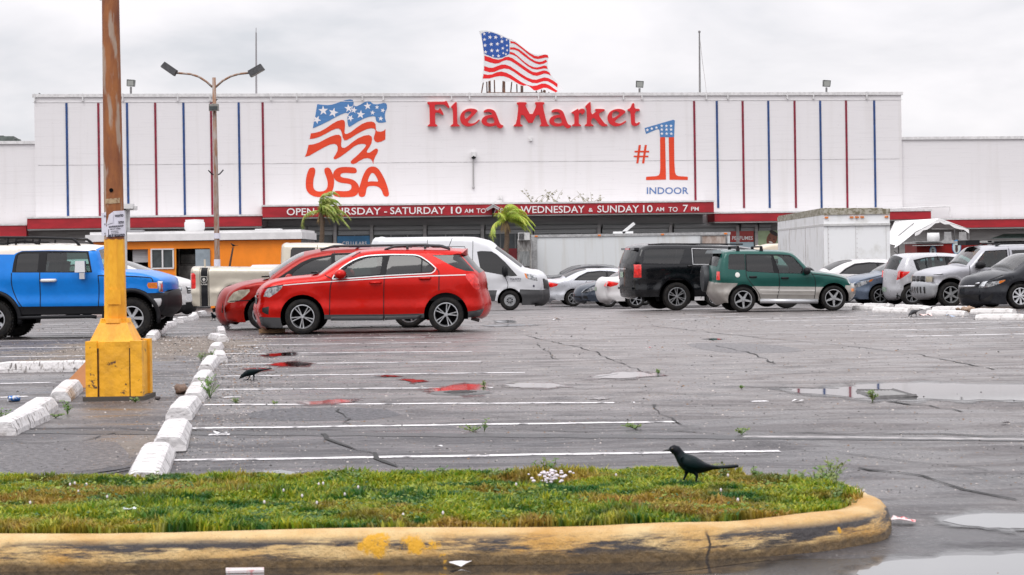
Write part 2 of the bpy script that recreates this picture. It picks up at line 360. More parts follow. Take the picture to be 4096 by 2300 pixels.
def puddle(pts, h=.006):
    P = chaikin([(x, y) for x, y in pts], 2); W = []
    for i, (x, y) in enumerate(P):
        p = gv(x, y); jj = .022 if p.y < 12 else .06; W.append((p.x+random.uniform(-jj, jj), p.y+random.uniform(-jj, jj)*1.3))
    vv, ff = tri2d(W); mb = MB(); mb.add([(x, y, G(y)+h) for x, y in vv], ff)
    o = mb.build('puddle', M_WAT, kind='structure')
    cx_, cy_ = sum(p[0] for p in W)/len(W), sum(p[1] for p in W)/len(W); n = len(W); hb = MB(); rr = []
    for k_, (x, y) in enumerate(W):
        d = math.hypot(x-cx_, y-cy_) or 1; g = min(.28, d*.35)*(1+.5*math.sin(k_*1.3)); rr.append((x+(x-cx_)/d*g, y+(y-cy_)/d*g*2.2))
    hb.add([(x, y, G(y)+.0045) for x, y in W]+[(x, y, G(y)+.0045) for x, y in rr], [(i, (i+1) % n, n+(i+1) % n, n+i) for i in range(n)])
    h_ = hb.build('damp_margin', M_HALO, kind='structure'); ca = h_.data.color_attributes.new('fade', 'FLOAT_COLOR', 'POINT')
    for i in range(2*n): f = 1.0 if i < n else 0.0; ca.data[i].color = (f, f, f, 1)
PUD = [[(1070, 980), (1120, 974), (1170, 966), (1215, 968), (1226, 978), (1222, 992), (1150, 990), (1090, 985)],
       [(755, 1013), (800, 1009), (850, 1006), (892, 1007), (880, 1013), (820, 1018), (775, 1018)],
       [(675, 917), (700, 913), (740, 911), (780, 913), (765, 920), (740, 922), (700, 921)], [(655, 895), (700, 888), (745, 887), (740, 893), (690, 897)], [(610, 929), (640, 925), (690, 932), (650, 934)],
       [(1270, 969), (1320, 963), (1380, 965), (1430, 972), (1370, 977), (1300, 975)],
       [(1475, 951), (1530, 941), (1570, 936), (1625, 938), (1660, 943), (1620, 949), (1540, 953)],
       [(1960, 978), (2060, 980), (2130, 976), (2160, 966), (2300, 964), (2450, 967), (2700, 972), (2700, 1012), (2500, 1006), (2400, 1007), (2310, 1003), (2230, 1008), (2150, 1000), (2030, 990)],
       [(2365, 1316), (2400, 1298), (2480, 1294), (2700, 1296), (2700, 1330), (2560, 1332), (2480, 1330)],
       [(2150, 1446), (2190, 1425), (2300, 1408), (2420, 1400), (2800, 1388), (2800, 1480), (2150, 1480)],
       [(1000, 955), (1050, 954), (1070, 960), (1040, 964)], [(1240, 808), (1290, 806), (1300, 812), (1250, 812)], [(1210, 818), (1330, 815), (1345, 819), (1240, 822)],
       [(940, 946), (990, 945), (1010, 947), (975, 948)], [(1770, 853), (1800, 851), (1815, 854), (1790, 856)], [(1480, 1004), (1500, 1001), (1540, 1003), (1510, 1006)],
       [(-60, 1436), (300, 1424), (700, 1420), (1100, 1428), (1500, 1421), (1900, 1400), (1960, 1412), (1700, 1440), (1300, 1462), (600, 1470), (-60, 1480)], [(500, 905), (530, 903), (545, 908), (515, 911)], [(640, 1190), (700, 1184), (760, 1190), (700, 1198)]]
for p in PUD: puddle(p)
# damp dark road stain near the kerb is water too
M_DAMP = mat('damp_asphalt', (.020, .018, .018), .22, var=.4, vs=10, bump=.4, bs=50)

mb = MB(); vs = []
for i in range(61):
    x = -5+7.2*i/60; vs += [(x, 8.0+.08*math.sin(i*.7), .003), (x, 9.47+(.0 if x < .6 else .05)+.02*math.sin(i), .003)]
mb.add(vs, [(2*i, 2*i+2, 2*i+3, 2*i+1) for i in range(60)]); mb.build('road_edge', M_DAMP, kind='structure')
# ================================================================== ISLAND
def island_pt(u, a, b, cy=10.72, cx=0.15):
    # u in [0,1]: from far left along the near side, round the tip, back along the far side
    if u < .4: return (-9+(9+cx)*u/.4, cy-b)
    if u > .6: return (cx-(9+cx)*(u-.6)/.4, cy+b)
    w = -math.pi/2+math.pi*(u-.4)/.2; s = 1 if w > 0 else 1
    return (cx+(a-.05)*abs(math.cos(w))**.80*1.0, cy+b*(1 if math.sin(w) > 0 else -1)*abs(math.sin(w))**.85)
NU = 150; us = [.4*i/50 for i in range(50)]+[.4+.2*i/60 for i in range(60)]+[.6+.4*i/40 for i in range(41)]
prof = [(0.0, -.02), (.0, .05), (-.02, .115), (-.05, .15), (-.085, .163), (-.14, .168), (-.20, .160), (-.205, .05)]
mb = MB(); vs = []
for i, u in enumerate(us):
    jit = .008*math.sin(i*.9)+.012*math.sin(i*.37)+.006*math.sin(i*2.7)
    for o_, h in prof:
        x, y = island_pt(u, 1.92+o_+jit, 1.26+o_+jit*.6); vs.append((x, y, h*(1+.03*math.sin(i*.6))))
npf = len(prof); mb.add(vs, [(i*npf+k, (i+1)*npf+k, (i+1)*npf+k+1, i*npf+k+1) for i in range(len(us)-1) for k in range(npf-1)])
def curbmat():
    m = bpy.data.materials.new('faded_yellow_kerb'); m.use_nodes = True; n, l = m.node_tree.nodes, m.node_tree.links; b = n['Principled BSDF']
    t = n.new('ShaderNodeTexCoord')
    def noise(sc, st=(1, 1, 1), det=8, ro=.6):
        mp = n.new('ShaderNodeMapping'); mp.inputs['Scale'].default_value = st; l.new(t.outputs['Object'], mp.inputs[0]); z = n.new('ShaderNodeTexNoise'); z.inputs['Scale'].default_value = sc; z.inputs['Detail'].default_value = det; z.inputs['Roughness'].default_value = ro; l.new(mp.outputs[0], z.inputs[0]); return z.outputs[0]
    def step(x, a, b_):
        r = n.new('ShaderNodeMapRange'); r.inputs[1].default_value = a; r.inputs[2].default_value = b_; l.new(x, r.inputs[0]); return r.outputs[0]
    def mix(f, a, b_):
        x = n.new('ShaderNodeMixRGB')
        for i, s in ((0, f), (1, a), (2, b_)):
            if isinstance(s, tuple): x.inputs[i].default_value = (*s, 1)
            else: l.new(s, x.inputs[i])
        return x.outputs[0]
    c = mix(step(noise(2.0, (1, 1, 2)), .38, .62), (.60, .33, .085), (.76, .55, .27))
    c = mix(step(noise(90, det=3), .60, .72), c, (.40, .28, .14))
    sp0 = n.new('ShaderNodeSeparateXYZ'); l.new(t.outputs['Object'], sp0.inputs[0]); fz = n.new('ShaderNodeMapRange'); fz.inputs[1].default_value = .150; fz.inputs[2].default_value = .118; l.new(sp0.outputs[2], fz.inputs[0])
    def onface(x):
        q = n.new('ShaderNodeMath'); q.operation = 'MULTIPLY'; l.new(x, q.inputs[0]); l.new(fz.outputs[0], q.inputs[1]); return q.outputs[0]
    c = mix(onface(step(noise(1.1, (.8, .8, 7), 10, .75), .49, .56)), c, (.055, .048, .050))
    c = mix(onface(step(noise(4.0, (.5, .5, 5), 9, .75), .52, .60)), c, (.06, .052, .05))
    # grime band along the foot of the kerb (tyre scrub and mud)
    sp = n.new('ShaderNodeSeparateXYZ'); l.new(t.outputs['Object'], sp.inputs[0]); ad = n.new('ShaderNodeMath'); ad.operation = 'MULTIPLY_ADD'; l.new(noise(3.0, (1, 1, .4), 8), ad.inputs[0]); ad.inputs[1].default_value = -.13; l.new(sp.outputs[2], ad.inputs[2])
    g = n.new('ShaderNodeMapRange'); g.inputs[1].default_value = .0; g.inputs[2].default_value = -.03; l.new(ad.outputs[0], g.inputs[0])
    c = mix(g.outputs[0], c, mix(noise(30, det=5), (.02, .018, .016), (.30, .19, .08)))
    nn_ = noise(11, (1, 1, 1), 8, .75)
    for (px_, py_, pz_, r_) in ((-.68, 9.42, .14, .10), (-.50, 9.42, .15, .09), (-.40, 9.43, .12, .06), (-.36, 9.40, .05, .07), (1.62, 9.85, .09, .018), (-2.3, 9.41, .15, .03)):
        vm = n.new('ShaderNodeVectorMath'); vm.operation = 'DISTANCE'; l.new(t.outputs['Object'], vm.inputs[0]); vm.inputs[1].default_value = (px_, py_, pz_)
        a2 = n.new('ShaderNodeMath'); a2.operation = 'MULTIPLY_ADD'; l.new(nn_, a2.inputs[0]); a2.inputs[1].default_value = r_*2.0; l.new(vm.outputs['Value'], a2.inputs[2])
        st = n.new('ShaderNodeMapRange'); st.inputs[1].default_value = r_*2.05; st.inputs[2].default_value = r_*1.9; l.new(a2.outputs[0], st.inputs[0]); c = mix(st.outputs[0], c, (.78, .40, .02))
    for jx in (.93, -2.9):
        a3 = n.new('ShaderNodeMath'); a3.operation = 'MULTIPLY_ADD'; l.new(noise(5, (.3, 1, 1.5), 4), a3.inputs[0]); a3.inputs[1].default_value = .12; l.new(sp0.outputs[0], a3.inputs[2]); a4 = n.new('ShaderNodeMath'); a4.operation = 'ADD'; a4.inputs[1].default_value = -jx-.06; l.new(a3.outputs[0], a4.inputs[0])
        a5 = n.new('ShaderNodeMath'); a5.operation = 'ABSOLUTE'; l.new(a4.outputs[0], a5.inputs[0]); a6 = n.new('ShaderNodeMapRange'); a6.inputs[1].default_value = .010; a6.inputs[2].default_value = .003; l.new(a5.outputs[0], a6.inputs[0]); c = mix(onface(a6.outputs[0]), c, (.05, .035, .025))
    l.new(c, b.inputs['Base Color']); b.inputs['Roughness'].default_value = .5
    bp = n.new('ShaderNodeBump'); bp.inputs['Strength'].default_value = 1.0; bp.inputs['Distance'].default_value = .035; l.new(noise(14, det=9, ro=.7), bp.inputs['Height']); l.new(bp.outputs[0], b.inputs['Normal'])
    return m
kerb = mb.build('kerb', curbmat(), smooth=True); tag(kerb, 'rounded yellow painted concrete kerb round the grass island, streaked with black tyre marks', 'kerb')
mb = MB(); vs = [(0, 0, 0)]
vs = [(*island_pt(u, 1.72, 1.06), .140) for u in us]; n0 = len(vs); vs += [(-9, 10.72, .15)]; vs = vs
mb.add([(x, y, z) for x, y, z in vs], [(i, i+1, n0) for i in range(n0-1)])
mb.build('soil', mat('soil', (.05, .038, .022), .9, var=.5, vs=9), kind='structure')
# grass blades
def in_island(x, y, m=0.0):
    a, b = 1.70-m, 1.04-m; yy = np.abs(y-10.72); yy = np.where((y > 10.72) & (x < 1.35), yy*.815, yy)
    return np.where(x < .15, yy < b, ((np.clip((x-.15)/a, 0, None))**2.3+(yy/b)**2.3) < 1)
def vnoise(x, y, s, seed=0):
    r = np.random.default_rng(seed); g = r.random((64, 64)); u, v = x*s+100.3, y*s+100.7; i, j = np.floor(u).astype(int), np.floor(v).astype(int); fu, fv = u-i, v-j
    fu, fv = fu*fu*(3-2*fu), fv*fv*(3-2*fv); a = lambda p, q: g[p % 64, q % 64]
    return (a(i, j)*(1-fu)+a(i+1, j)*fu)*(1-fv)+(a(i, j+1)*(1-fu)+a(i+1, j+1)*fu)*fv
def blades(name, N, region, hgt, label, wid=.0052, lean=1.5, tall=0.0):
    x = rng.uniform(-3.3, 2.1, N); y = rng.uniform(9.5, 11.9, N); k = region(x, y); x, y = x[k], y[k]; n = len(x)
    cl = .6*vnoise(x, y, 3.2, 1)+.4*vnoise(x, y, 9, 2); br = vnoise(x, y, 2.1, 5)*.6+vnoise(x, y, 7, 6)*.4
    keep = rng.random(n) < (-.05+1.9*cl); x, y, cl, br = x[keep], y[keep], cl[keep], br[keep]; n = len(x)
    h = hgt*(.35+1.25*cl)*rng.uniform(.5, 1.3, n)
    if tall: h = np.where(rng.random(n) < tall, h*2.0, h)
    az = rng.uniform(0, 2*np.pi, n); la = rng.uniform(.1, lean, n)*h; lx, ly = np.cos(az)*la, np.sin(az)*la
    wz = az+np.pi/2+rng.normal(0, .5, n); w = wid*rng.uniform(.6, 1.7, n); wx, wy = np.cos(wz)*w, np.sin(wz)*w; z0 = .148+.02*cl+.015*np.clip((y-11.62)/.12, 0, 1)*(x < 1.4)
    P = np.empty((n, 5, 3)); P[:, 0] = np.c_[x-wx, y-wy, z0-.02]; P[:, 1] = np.c_[x+wx, y+wy, z0-.02]
    P[:, 2] = np.c_[x+wx*.9+lx*.4, y+wy*.9+ly*.4, z0+h*.6]; P[:, 3] = np.c_[x-wx*.9+lx*.4, y-wy*.9+ly*.4, z0+h*.6]; P[:, 4] = np.c_[x+lx, y+ly, z0+h]
    me = bpy.data.meshes.new(name); b0 = np.arange(n)*5
    quad = np.stack([b0, b0+1, b0+2, b0+3], 1); tri = np.stack([b0+3, b0+2, b0+4], 1)
    lv = np.concatenate([quad, tri], 1).ravel(); me.vertices.add(n*5); me.vertices.foreach_set('co', P.ravel()); me.loops.add(len(lv)); me.loops.foreach_set('vertex_index', lv.astype(np.int32))
    me.polygons.add(n*2); ls = (np.arange(n)[:, None]*7+np.array([0, 4])).ravel(); me.polygons.foreach_set('loop_start', ls.astype(np.int32)); me.update()
    g0 = np.array([.11, .25, .012]); g1 = np.array([.46, .44, .03]); g2 = np.array([.38, .20, .05]); g3 = np.array([.025, .12, .015])
    t1 = np.clip((cl-.30)*2.2, 0, 1)[:, None]; t2 = np.clip((br-.46)*4.0, 0, 1)[:, None]*(1-t1*.3); r_ = rng.random((n, 1))
    c = g0*(1-r_)+g1*r_; dk = np.clip((.6*vnoise(x, y, 4.0, 9)+.4*vnoise(x, y, 13, 19)-.46)*4.5, 0, 1)[:, None]; c = c*(1-dk)+g3*dk; c = c*(1-t2)+(g2*.8+g1*.35*rng.random((n, 1)))*t2; c *= rng.uniform(.65, 1.3, (n, 1))
    ca = me.color_attributes.new('tint', 'FLOAT_COLOR', 'POINT'); cc = np.ones((n, 5, 4)); cc[:, :, :3] = c[:, None, :]; ca.data.foreach_set('color', cc.ravel())
    m = bpy.data.materials.get('grass_blade')
    if not m:
        m = bpy.data.materials.new('grass_blade'); m.use_nodes = True; nn, l = m.node_tree.nodes, m.node_tree.links; b = nn['Principled BSDF']; at = nn.new('ShaderNodeAttribute'); at.attribute_name = 'tint'
        l.new(at.outputs['Color'], b.inputs['Base Color']); b.inputs['Roughness'].default_value = .5; b.inputs['Subsurface Weight'].default_value = 0
        tr = nn.new('ShaderNodeBsdfTranslucent'); l.new(at.outputs['Color'], tr.inputs[0]); mx = nn.new('ShaderNodeMixShader'); mx.inputs[0].default_value = .35
        l.new(b.outputs[0], mx.inputs[1]); l.new(tr.outputs[0], mx.inputs[2]); l.new(mx.outputs[0], nn['Material Output'].inputs[0])
    me.materials.append(m); o = bpy.data.objects.new(name, me); COL.objects.link(o); return tag(o, label, None, None, 'stuff')
blades('grass', 190000, lambda x, y: in_island(x, y), .030, 'patchy green and yellow grass and clover on the kerbed island')
blades('grass_tufts', 60000, lambda x, y: in_island(x, y, -.03) & ((np.abs(x-1.03) > .22) | (y > 11.25) | (y < 10.5)) & ((vnoise(x, y, 3.7, 21) > .66) | ((y < 9.78) & (vnoise(x, y, 6.0, 22) > .5))), .050, 'taller ragged grass tufts standing out of the turf and over the kerb edge', .0045, .9)
def sprig(mb, c, h, n=7, spread=.5, leaf=.02):
    c = Vector(c)
    for k in range(n):
        a = random.uniform(0, 6.28); l = spread*random.uniform(.2, 1)*h; tip = c+Vector((math.cos(a)*l, math.sin(a)*l, h*random.uniform(.5, 1.1))); mid = c.lerp(tip, .5)+Vector((0, 0, .1*h))
        mb.tube([c, mid, tip], .0016+.004*h, 3, False)
        for q in range(9):
            t = random.uniform(.25, 1.05); p = c.lerp(mid, t*2) if t < .5 else mid.lerp(tip, t*2-1); b = random.uniform(0, 6.28); s = leaf*random.uniform(.6, 1.4)
            d = Vector((math.cos(b), math.sin(b), random.uniform(-.2, .7))).normalized(); e2 = d.orthogonal().normalized()
            mb.add([p, p+d*s*.5+e2*s*.28, p+d*s, p+d*s*.5-e2*s*.28], [(0, 1, 2, 3)])
M_WEED = mat('weed_leaf', (.07, .16, .03), .5, var=.6, vs=20, col2=(.17, .20, .05)); M_WEED2 = mat('weed_leaf_bright', (.13, .26, .03), .5, var=.5, vs=20)
# taller weeds standing out of the grass, each a plant
WD = [(1392, 1172, .17), (1370, 1182, .12), (1415, 1180, .11), (1100, 1180, .10), (1110, 1190, .09), (905, 1195, .09), (835, 1190, .08), (700, 1196, .07), (395, 1196, .10), (170, 1215, .10), (520, 1200, .07),
      (2090, 1190, .19), (2075, 1200, .15), (2050, 1205, .13), (2105, 1215, .13), (2000, 1195, .10), (1900, 1190, .10), (1820, 1190, .12), (1280, 1180, .09), (1240, 1188, .08), (1010, 1190, .08), (60, 1230, .08), (1960, 1205, .09), (2110, 1240, .12)]
WCNT = {}
for i, (x, y, h) in enumerate(WD):
    a, b = ray(x*K, (y+22)*K); t = (EYE-.15)/-b; t = min(t, 11.72); px_ = a*t
    if px_ > 1.55: t = min(t, 11.25)
    mb = MB(); sprig(mb, (a*t, t, .13), h, 9, .55, .022); o = mb.build('weed_plant', M_WEED)
    if h > .14: lb = {0: 'tallest leafy weed at the back edge of the grass, above the white flower patch'}.get(i, 'tall weed at the right tip of the grass island')
    else: lb = 'small leafy weed poking up from the back edge of the grass island'
    pos = ('directly above the white flower patch' if abs(x-1392) < 30 else 'near the far left of the island' if x < 300 else 'behind the nearest wheel stop' if x < 450 else 'right of the nearest wheel stop' if x < 600 else
      'left of the island middle' if x < 960 else 'near the middle of the island' if x < 1200 else 'left of the white flower patch' if x < 1340 else 'right of the large blackbird' if x < 2030 else 'at the right tip of the grass')
    k_ = WCNT.get(pos, 0); WCNT[pos] = k_+1
    tag(o, ('small leafy weed ' if h < .14 else 'tall leafy weed ')+pos+['', ', the second one', ', the third one', ', the fourth one', ', the fifth one'][k_], 'weed', 'weeds along the back of the grass island')
# weeds out on the asphalt
for (x, y, h, n, sp, lb) in [(528, 1000, .20, 16, .7, 'bright green weed clump beside the white wheel stop row, right of the rock'), (521, 975, .14, 12, .7, 'bright green weed just behind the biggest clump by the wheel stops'),
        (505, 905, .10, 10, 1.3, 'low weed growing left of a wheel stop beyond the pecking bird'), (535, 902, .13, 10, .8, 'green tuft wedged between two wheel stops beyond the pecking bird'), (140, 1051, .04, 10, 2.2, 'flat weed patch right of the tipped wheel stop on the left'),
        (594, 1014, .05, 8, 1.5, 'small weed on a parking line right of the weed clump'), (1190, 1086, .05, 12, 2.5, 'low dry weed in the long crack below the red puddle'), (1218, 1086, .10, 4, .3, 'single upright weed stem in the long crack'), (1598, 1079, .05, 14, 2.4, 'dry weed strip in the crack near the middle of the lot'),
        (1865, 1093, .05, 9, 1.8, 'low weed in the long crack behind the large bird'), (2194, 1009, .11, 14, .6, 'round green weed growing at the corner of the drain grate'), (1655, 943, .07, 8, .7, 'small tuft at the right end of a dark puddle'), (690, 1017, .04, 6, 1.0, 'tiny weed on a parking line left of the red puddle streak'),
        (340, 1012, .05, 9, 1.1, 'small weed at the foot of the yellow pole base'), (1218, 972, .06, 6, .6, 'tiny weed at the edge of the manhole puddle'), (1865, 978, .03, 6, 1.0, 'tiny weed at the crossing of two cracks'), (8, 1066, .16, 10, .6, 'thin weed at the left edge behind a wheel stop'), (170, 1042, .14, 8, .5, 'dark weed hanging over the tipped wheel stop on the left')]:
    p = gv(x, y); mb = MB(); sprig(mb, p, h, n, sp, .022); tag(mb.build('weed_plant', M_WEED2 if h > .12 else M_WEED), lb, 'weed')
# clover and broad leaved weeds spread through the turf
NL = 15000; lx = rng.uniform(-3.3, 2.1, NL); ly = rng.uniform(9.55, 12.0, NL); kk = in_island(lx, ly) & (vnoise(lx, ly, 4.2, 9)*.6+vnoise(lx, ly, 11, 3)*.4 > .52); lx, ly = lx[kk], ly[kk]; NL = len(lx)
lz = .160+.035*vnoise(lx, ly, 3.2, 1)+rng.uniform(-.01, .03, NL); la = rng.uniform(0, 6.28, NL); ls = rng.uniform(.004, .011, NL); ti = rng.uniform(-.6, .6, (NL, 2))
PV = np.empty((NL, 5, 3))
for k in range(5): a = la+k*2*np.pi/5; r = ls*(1.0 if k else 1.5); PV[:, k] = np.c_[lx+np.cos(a)*r, ly+np.sin(a)*r, lz+ti[:, 0]*np.cos(a)*r+ti[:, 1]*np.sin(a)*r]
me = bpy.data.meshes.new('ground_cover'); me.vertices.add(NL*5); me.vertices.foreach_set('co', PV.ravel()); me.loops.add(NL*5); me.loops.foreach_set('vertex_index', np.arange(NL*5, dtype=np.int32)); me.polygons.add(NL); me.polygons.foreach_set('loop_start', (np.arange(NL)*5).astype(np.int32)); me.update()
cA = np.array([.09, .20, .02]); cB = np.array([.34, .40, .05]); cC = np.array([.05, .13, .03]); q = rng.random((NL, 1)); w_ = (rng.random((NL, 1)) < .35)
cc = np.ones((NL, 5, 4)); cc[:, :, :3] = np.where(w_, cC, cA*(1-q)+cB*q)[:, None, :]; at_ = me.color_attributes.new('tint', 'FLOAT_COLOR', 'POINT'); at_.data.foreach_set('color', cc.ravel()); me.materials.append(bpy.data.materials['grass_blade'])
o = bpy.data.objects.new('ground_cover', me); COL.objects.link(o); tag(o, 'clover leaves and broad leaved ground cover among the grass', None, None, 'stuff')
# small white flowers among the grass
M_FLW = mat('petal', (.75, .68, .74), .6); mb = MB()
for _ in range(24):
    x, y = random.uniform(-3.0, 1.4), random.uniform(9.75, 11.5)
    if random.random() < .55: x = random.uniform(-3.0, -.9)
    if not in_island(np.array([x]), np.array([y]))[0]: continue
    mb.ball((x, y, .195+random.uniform(0, .01)), .0065, 6, 4, (1, 1, 1.5))
tag(mb.build('flower_buds', M_FLW), 'scattered tiny white clover buds in the grass', None, None, 'stuff')
mb = MB()
for _ in range(60):
    p = unp(random.gauss(1385, 20)*K, random.gauss(1192, 3.5)*K, 11.5); p.x += 0; mb.ball((p.x, 11.35+random.uniform(-.1, .1), .185+random.uniform(0, .055)), random.uniform(.005, .011), 6, 4, (1.2, 1, .8))
tag(mb.build('white_flower_patch', M_FLW), 'cluster of white blossoms at the back of the grass below the tall weed', None, None, 'stuff')
# ================================================================== MARKET BUILDING
TH = math.radians(8.3); BN = Vector((math.sin(TH), -math.cos(TH), 0)); BD = Vector((math.cos(TH), math.sin(TH), 0)); B0 = Vector((0, 139.5, 0))
def FP(px, py, off=0.0):
    a, b = ray(px, py); P = B0+BN*off; t = P.dot(BN)/Vector((a, 1, 0)).dot(BN); return Vector((a*t, t, EYE+b*t))
def FU(px, off=0.0, py=640): p = FP(px, py, off); return (p-B0).dot(BD)
def FZ(px, py, off=0.0): return FP(px, py, off).z
bld = thing('market_building', 'long white painted brick market hall with red and blue vertical stripes and red canopy bands', 'building', B0+Vector((0, 0, -.85)))
def bw(u, off, z): p = B0+BD*u+BN*off; return Vector((p.x, p.y, z))
def bbox(mb, u0, u1, o0, o1, z0, z1):
    vs = [bw(u, o, z) for z in (z0, z1) for u, o in ((u0, o0), (u1, o0), (u1, o1), (u0, o1))]
    return mb.add(vs, [(0, 1, 2, 3), (7, 6, 5, 4), (1, 0, 4, 5), (2, 1, 5, 6), (3, 2, 6, 7), (0, 3, 7, 4)])
M_BRICK = mat('painted_brick', (.755, .735, .745), .7, col2=(.71, .69, .70), vs=1.3, stretch=(.25, .25, 9), lo=.34, hi=.46, bump=.35, bs=6)
_b = M_BRICK.node_tree.nodes['Principled BSDF']; _n, _l = M_BRICK.node_tree.nodes, M_BRICK.node_tree.links; _s = _b.inputs['Base Color'].links[0].from_socket; _t = _n.new('ShaderNodeTexCoord')
for _sc, _a, _b2, _f, _c in (((1.6, 1.6, .10), .54, .70, .20, (.55, .52, .49)), ((.35, .35, .5), .60, .72, .10, (.62, .60, .60)), ((9, 9, 9), .68, .72, .35, (.45, .42, .42))):
    _m2 = _n.new('ShaderNodeMapping'); _m2.inputs['Scale'].default_value = _sc; _l.new(_t.outputs['Object'], _m2.inputs[0]); _z = _n.new('ShaderNodeTexNoise'); _z.inputs['Scale'].default_value = 1; _z.inputs['Detail'].default_value = 6; _l.new(_m2.outputs[0], _z.inputs[0])
    _r = _n.new('ShaderNodeMapRange'); _r.inputs[1].default_value = _a; _r.inputs[2].default_value = _b2; _r.inputs[4].default_value = _f; _l.new(_z.outputs[0], _r.inputs[0]); _x = _n.new('ShaderNodeMixRGB'); _l.new(_r.outputs[0], _x.inputs[0]); _l.new(_s, _x.inputs[1]); _x.inputs[2].default_value = (*_c, 1); _s = _x.outputs[0]
_l.new(_s, _b.inputs['Base Color'])
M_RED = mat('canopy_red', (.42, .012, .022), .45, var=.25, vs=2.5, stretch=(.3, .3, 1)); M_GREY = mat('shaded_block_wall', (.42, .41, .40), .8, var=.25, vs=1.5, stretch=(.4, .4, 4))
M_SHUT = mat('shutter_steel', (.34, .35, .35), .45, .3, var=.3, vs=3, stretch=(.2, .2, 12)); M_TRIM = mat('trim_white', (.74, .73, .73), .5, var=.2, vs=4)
uL, uR = FU(140), FU(3608); zT = 0.5*(FZ(140, 386)+FZ(3608, 381)); zBot = -1.0
uLw = uL-60; uRw = uR+70; zLw = FZ(60, 575); zRw = FZ(3900, 556)
mb = MB(); bbox(mb, uL, uR, -30, 0, zBot, zT); mb.build('main_wall', M_BRICK, bld, True)
mb = MB(); bbox(mb, uLw, uL, -30, -.25, zBot, zLw); mb.build('side_wing', M_BRICK, bld, True); mb = MB(); bbox(mb, uR, uRw, -30, -.25, zBot, zRw); mb.build('side_wing', M_BRICK, bld, True)
mb = MB(); bbox(mb, uL-.12, uR+.12, -.3, .12, zT-.02, zT+.20); bbox(mb, uL-.1, uR+.1, .0, .03, zT-.38, zT-.35)
for k in range(20): u = uL+(uR-uL)*(k+.3*math.sin(k*3))/20; bbox(mb, u, u+.09, -.1, .17, zT-.30, zT+.22)
mb.build('roof_coping', M_TRIM, bld, True)
mb = MB(); bbox(mb, uLw, uL-.01, -.5, -.12, zLw-.01, zLw+.20); mb.build('wing_coping', M_TRIM, bld, True); mb = MB(); bbox(mb, uR+.01, uRw, -.5, -.12, zRw-.01, zRw+.20); mb.build('wing_coping', M_TRIM, bld, True)
mb = MB(); bbox(mb, uLw, uL-1.6, -6, -2, zLw+.15, zLw+.65)
for k in range(9): u = uL-6+k*.55; bbox(mb, u, u+.3, -4, -2.9, zLw+.2, zLw+.5+.25*(k % 3 == 0))
mb.build('rooftop_ducts', mat('duct', (.10, .12, .11), .6, var=.4), bld, True)
M_SB = mat('stripe_blue', (.018, .065, .22), .55, var=.35, vs=3, stretch=(1, 1, 1)); M_SR = mat('stripe_red', (.25, .010, .035), .55, var=.35, vs=3)
for i, (x, xb, c, yb) in enumerate([(167, 171, 'b', 543), (247, 251, 'r', 543), (319, 323, 'b', 543), (390, 394, 'r', 541), (461, 465, 'b', 541), (530, 534.5, 'r', 541), (600, 604, 'b', 541), (660, 664, 'r', 517),
        (1745, 1749, 'r', 506), (1802, 1806, 'b', 523), (1867, 1871, 'r', 523), (1931.5, 1935.5, 'b', 523), (1997.5, 2001.5, 'r', 523), (2062, 2066, 'b', 523), (2127, 2131, 'r', 523), (2198, 2201.5, 'b', 521)]):
    u = 0.5*(FU(x*K, 0, 250*K)+FU(xb*K, 0, yb*K)); z0 = FZ(xb*K, yb*K); mb = MB()
    bbox(mb, u-.075, u+.075, 0, .04, z0, zT-.42); mb.build('stripe', M_SB if c == 'b' else M_SR, bld, True)
# thin horizontal joint in the brick and lower ledge
mb = MB(); zj = FZ(1400, 652); bbox(mb, uL+.2, uR-.2, 0, .012, zj-.02, zj+.02); mb.build('brick_joint', mat('joint', (.58, .56, .57), .8, var=.3, vs=2), bld, True)
def band(name, x0, x1, yt0, yb0, yt1, yb1, off):
    # a canopy: red fascia standing off the wall, soffit and pale top flashing
    u0, u1 = FU(x0*K, off, yt0*K), FU(x1*K, off, yt1*K); zt = .5*(FZ(x0*K, yt0*K, off)+FZ(x1*K, yt1*K, off)); zb = .5*(FZ(x0*K, yb0*K, off)+FZ(x1*K, yb1*K, off))
    mb = MB(); bbox(mb, u0, u1, .06, off, zb, zt); o = mb.build(name, M_RED, bld, True)
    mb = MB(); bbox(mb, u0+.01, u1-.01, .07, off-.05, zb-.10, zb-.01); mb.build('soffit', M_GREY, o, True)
    mb = MB(); bbox(mb, u0-.05, u1+.05, .06, off+.06, zt+.005, zt+.12); mb.build('flashing', M_TRIM, o, True)
    return u0, u1, zb, zt
cb = band('canopy', 660, 1795, 518.5, 545.5, 509, 535, 3.0)
lb = band('canopy', 68, 658, 548, 574, 545, 570, 2.2)
rb = band('canopy', 1797, 2341, 537, 557, 531, 551, 2.2)
fl = band('canopy', -60, 66, 568, 597, 567, 596, 1.6); fr = band('canopy', 2343, 2640, 553, 573, 550, 570, 1.6)
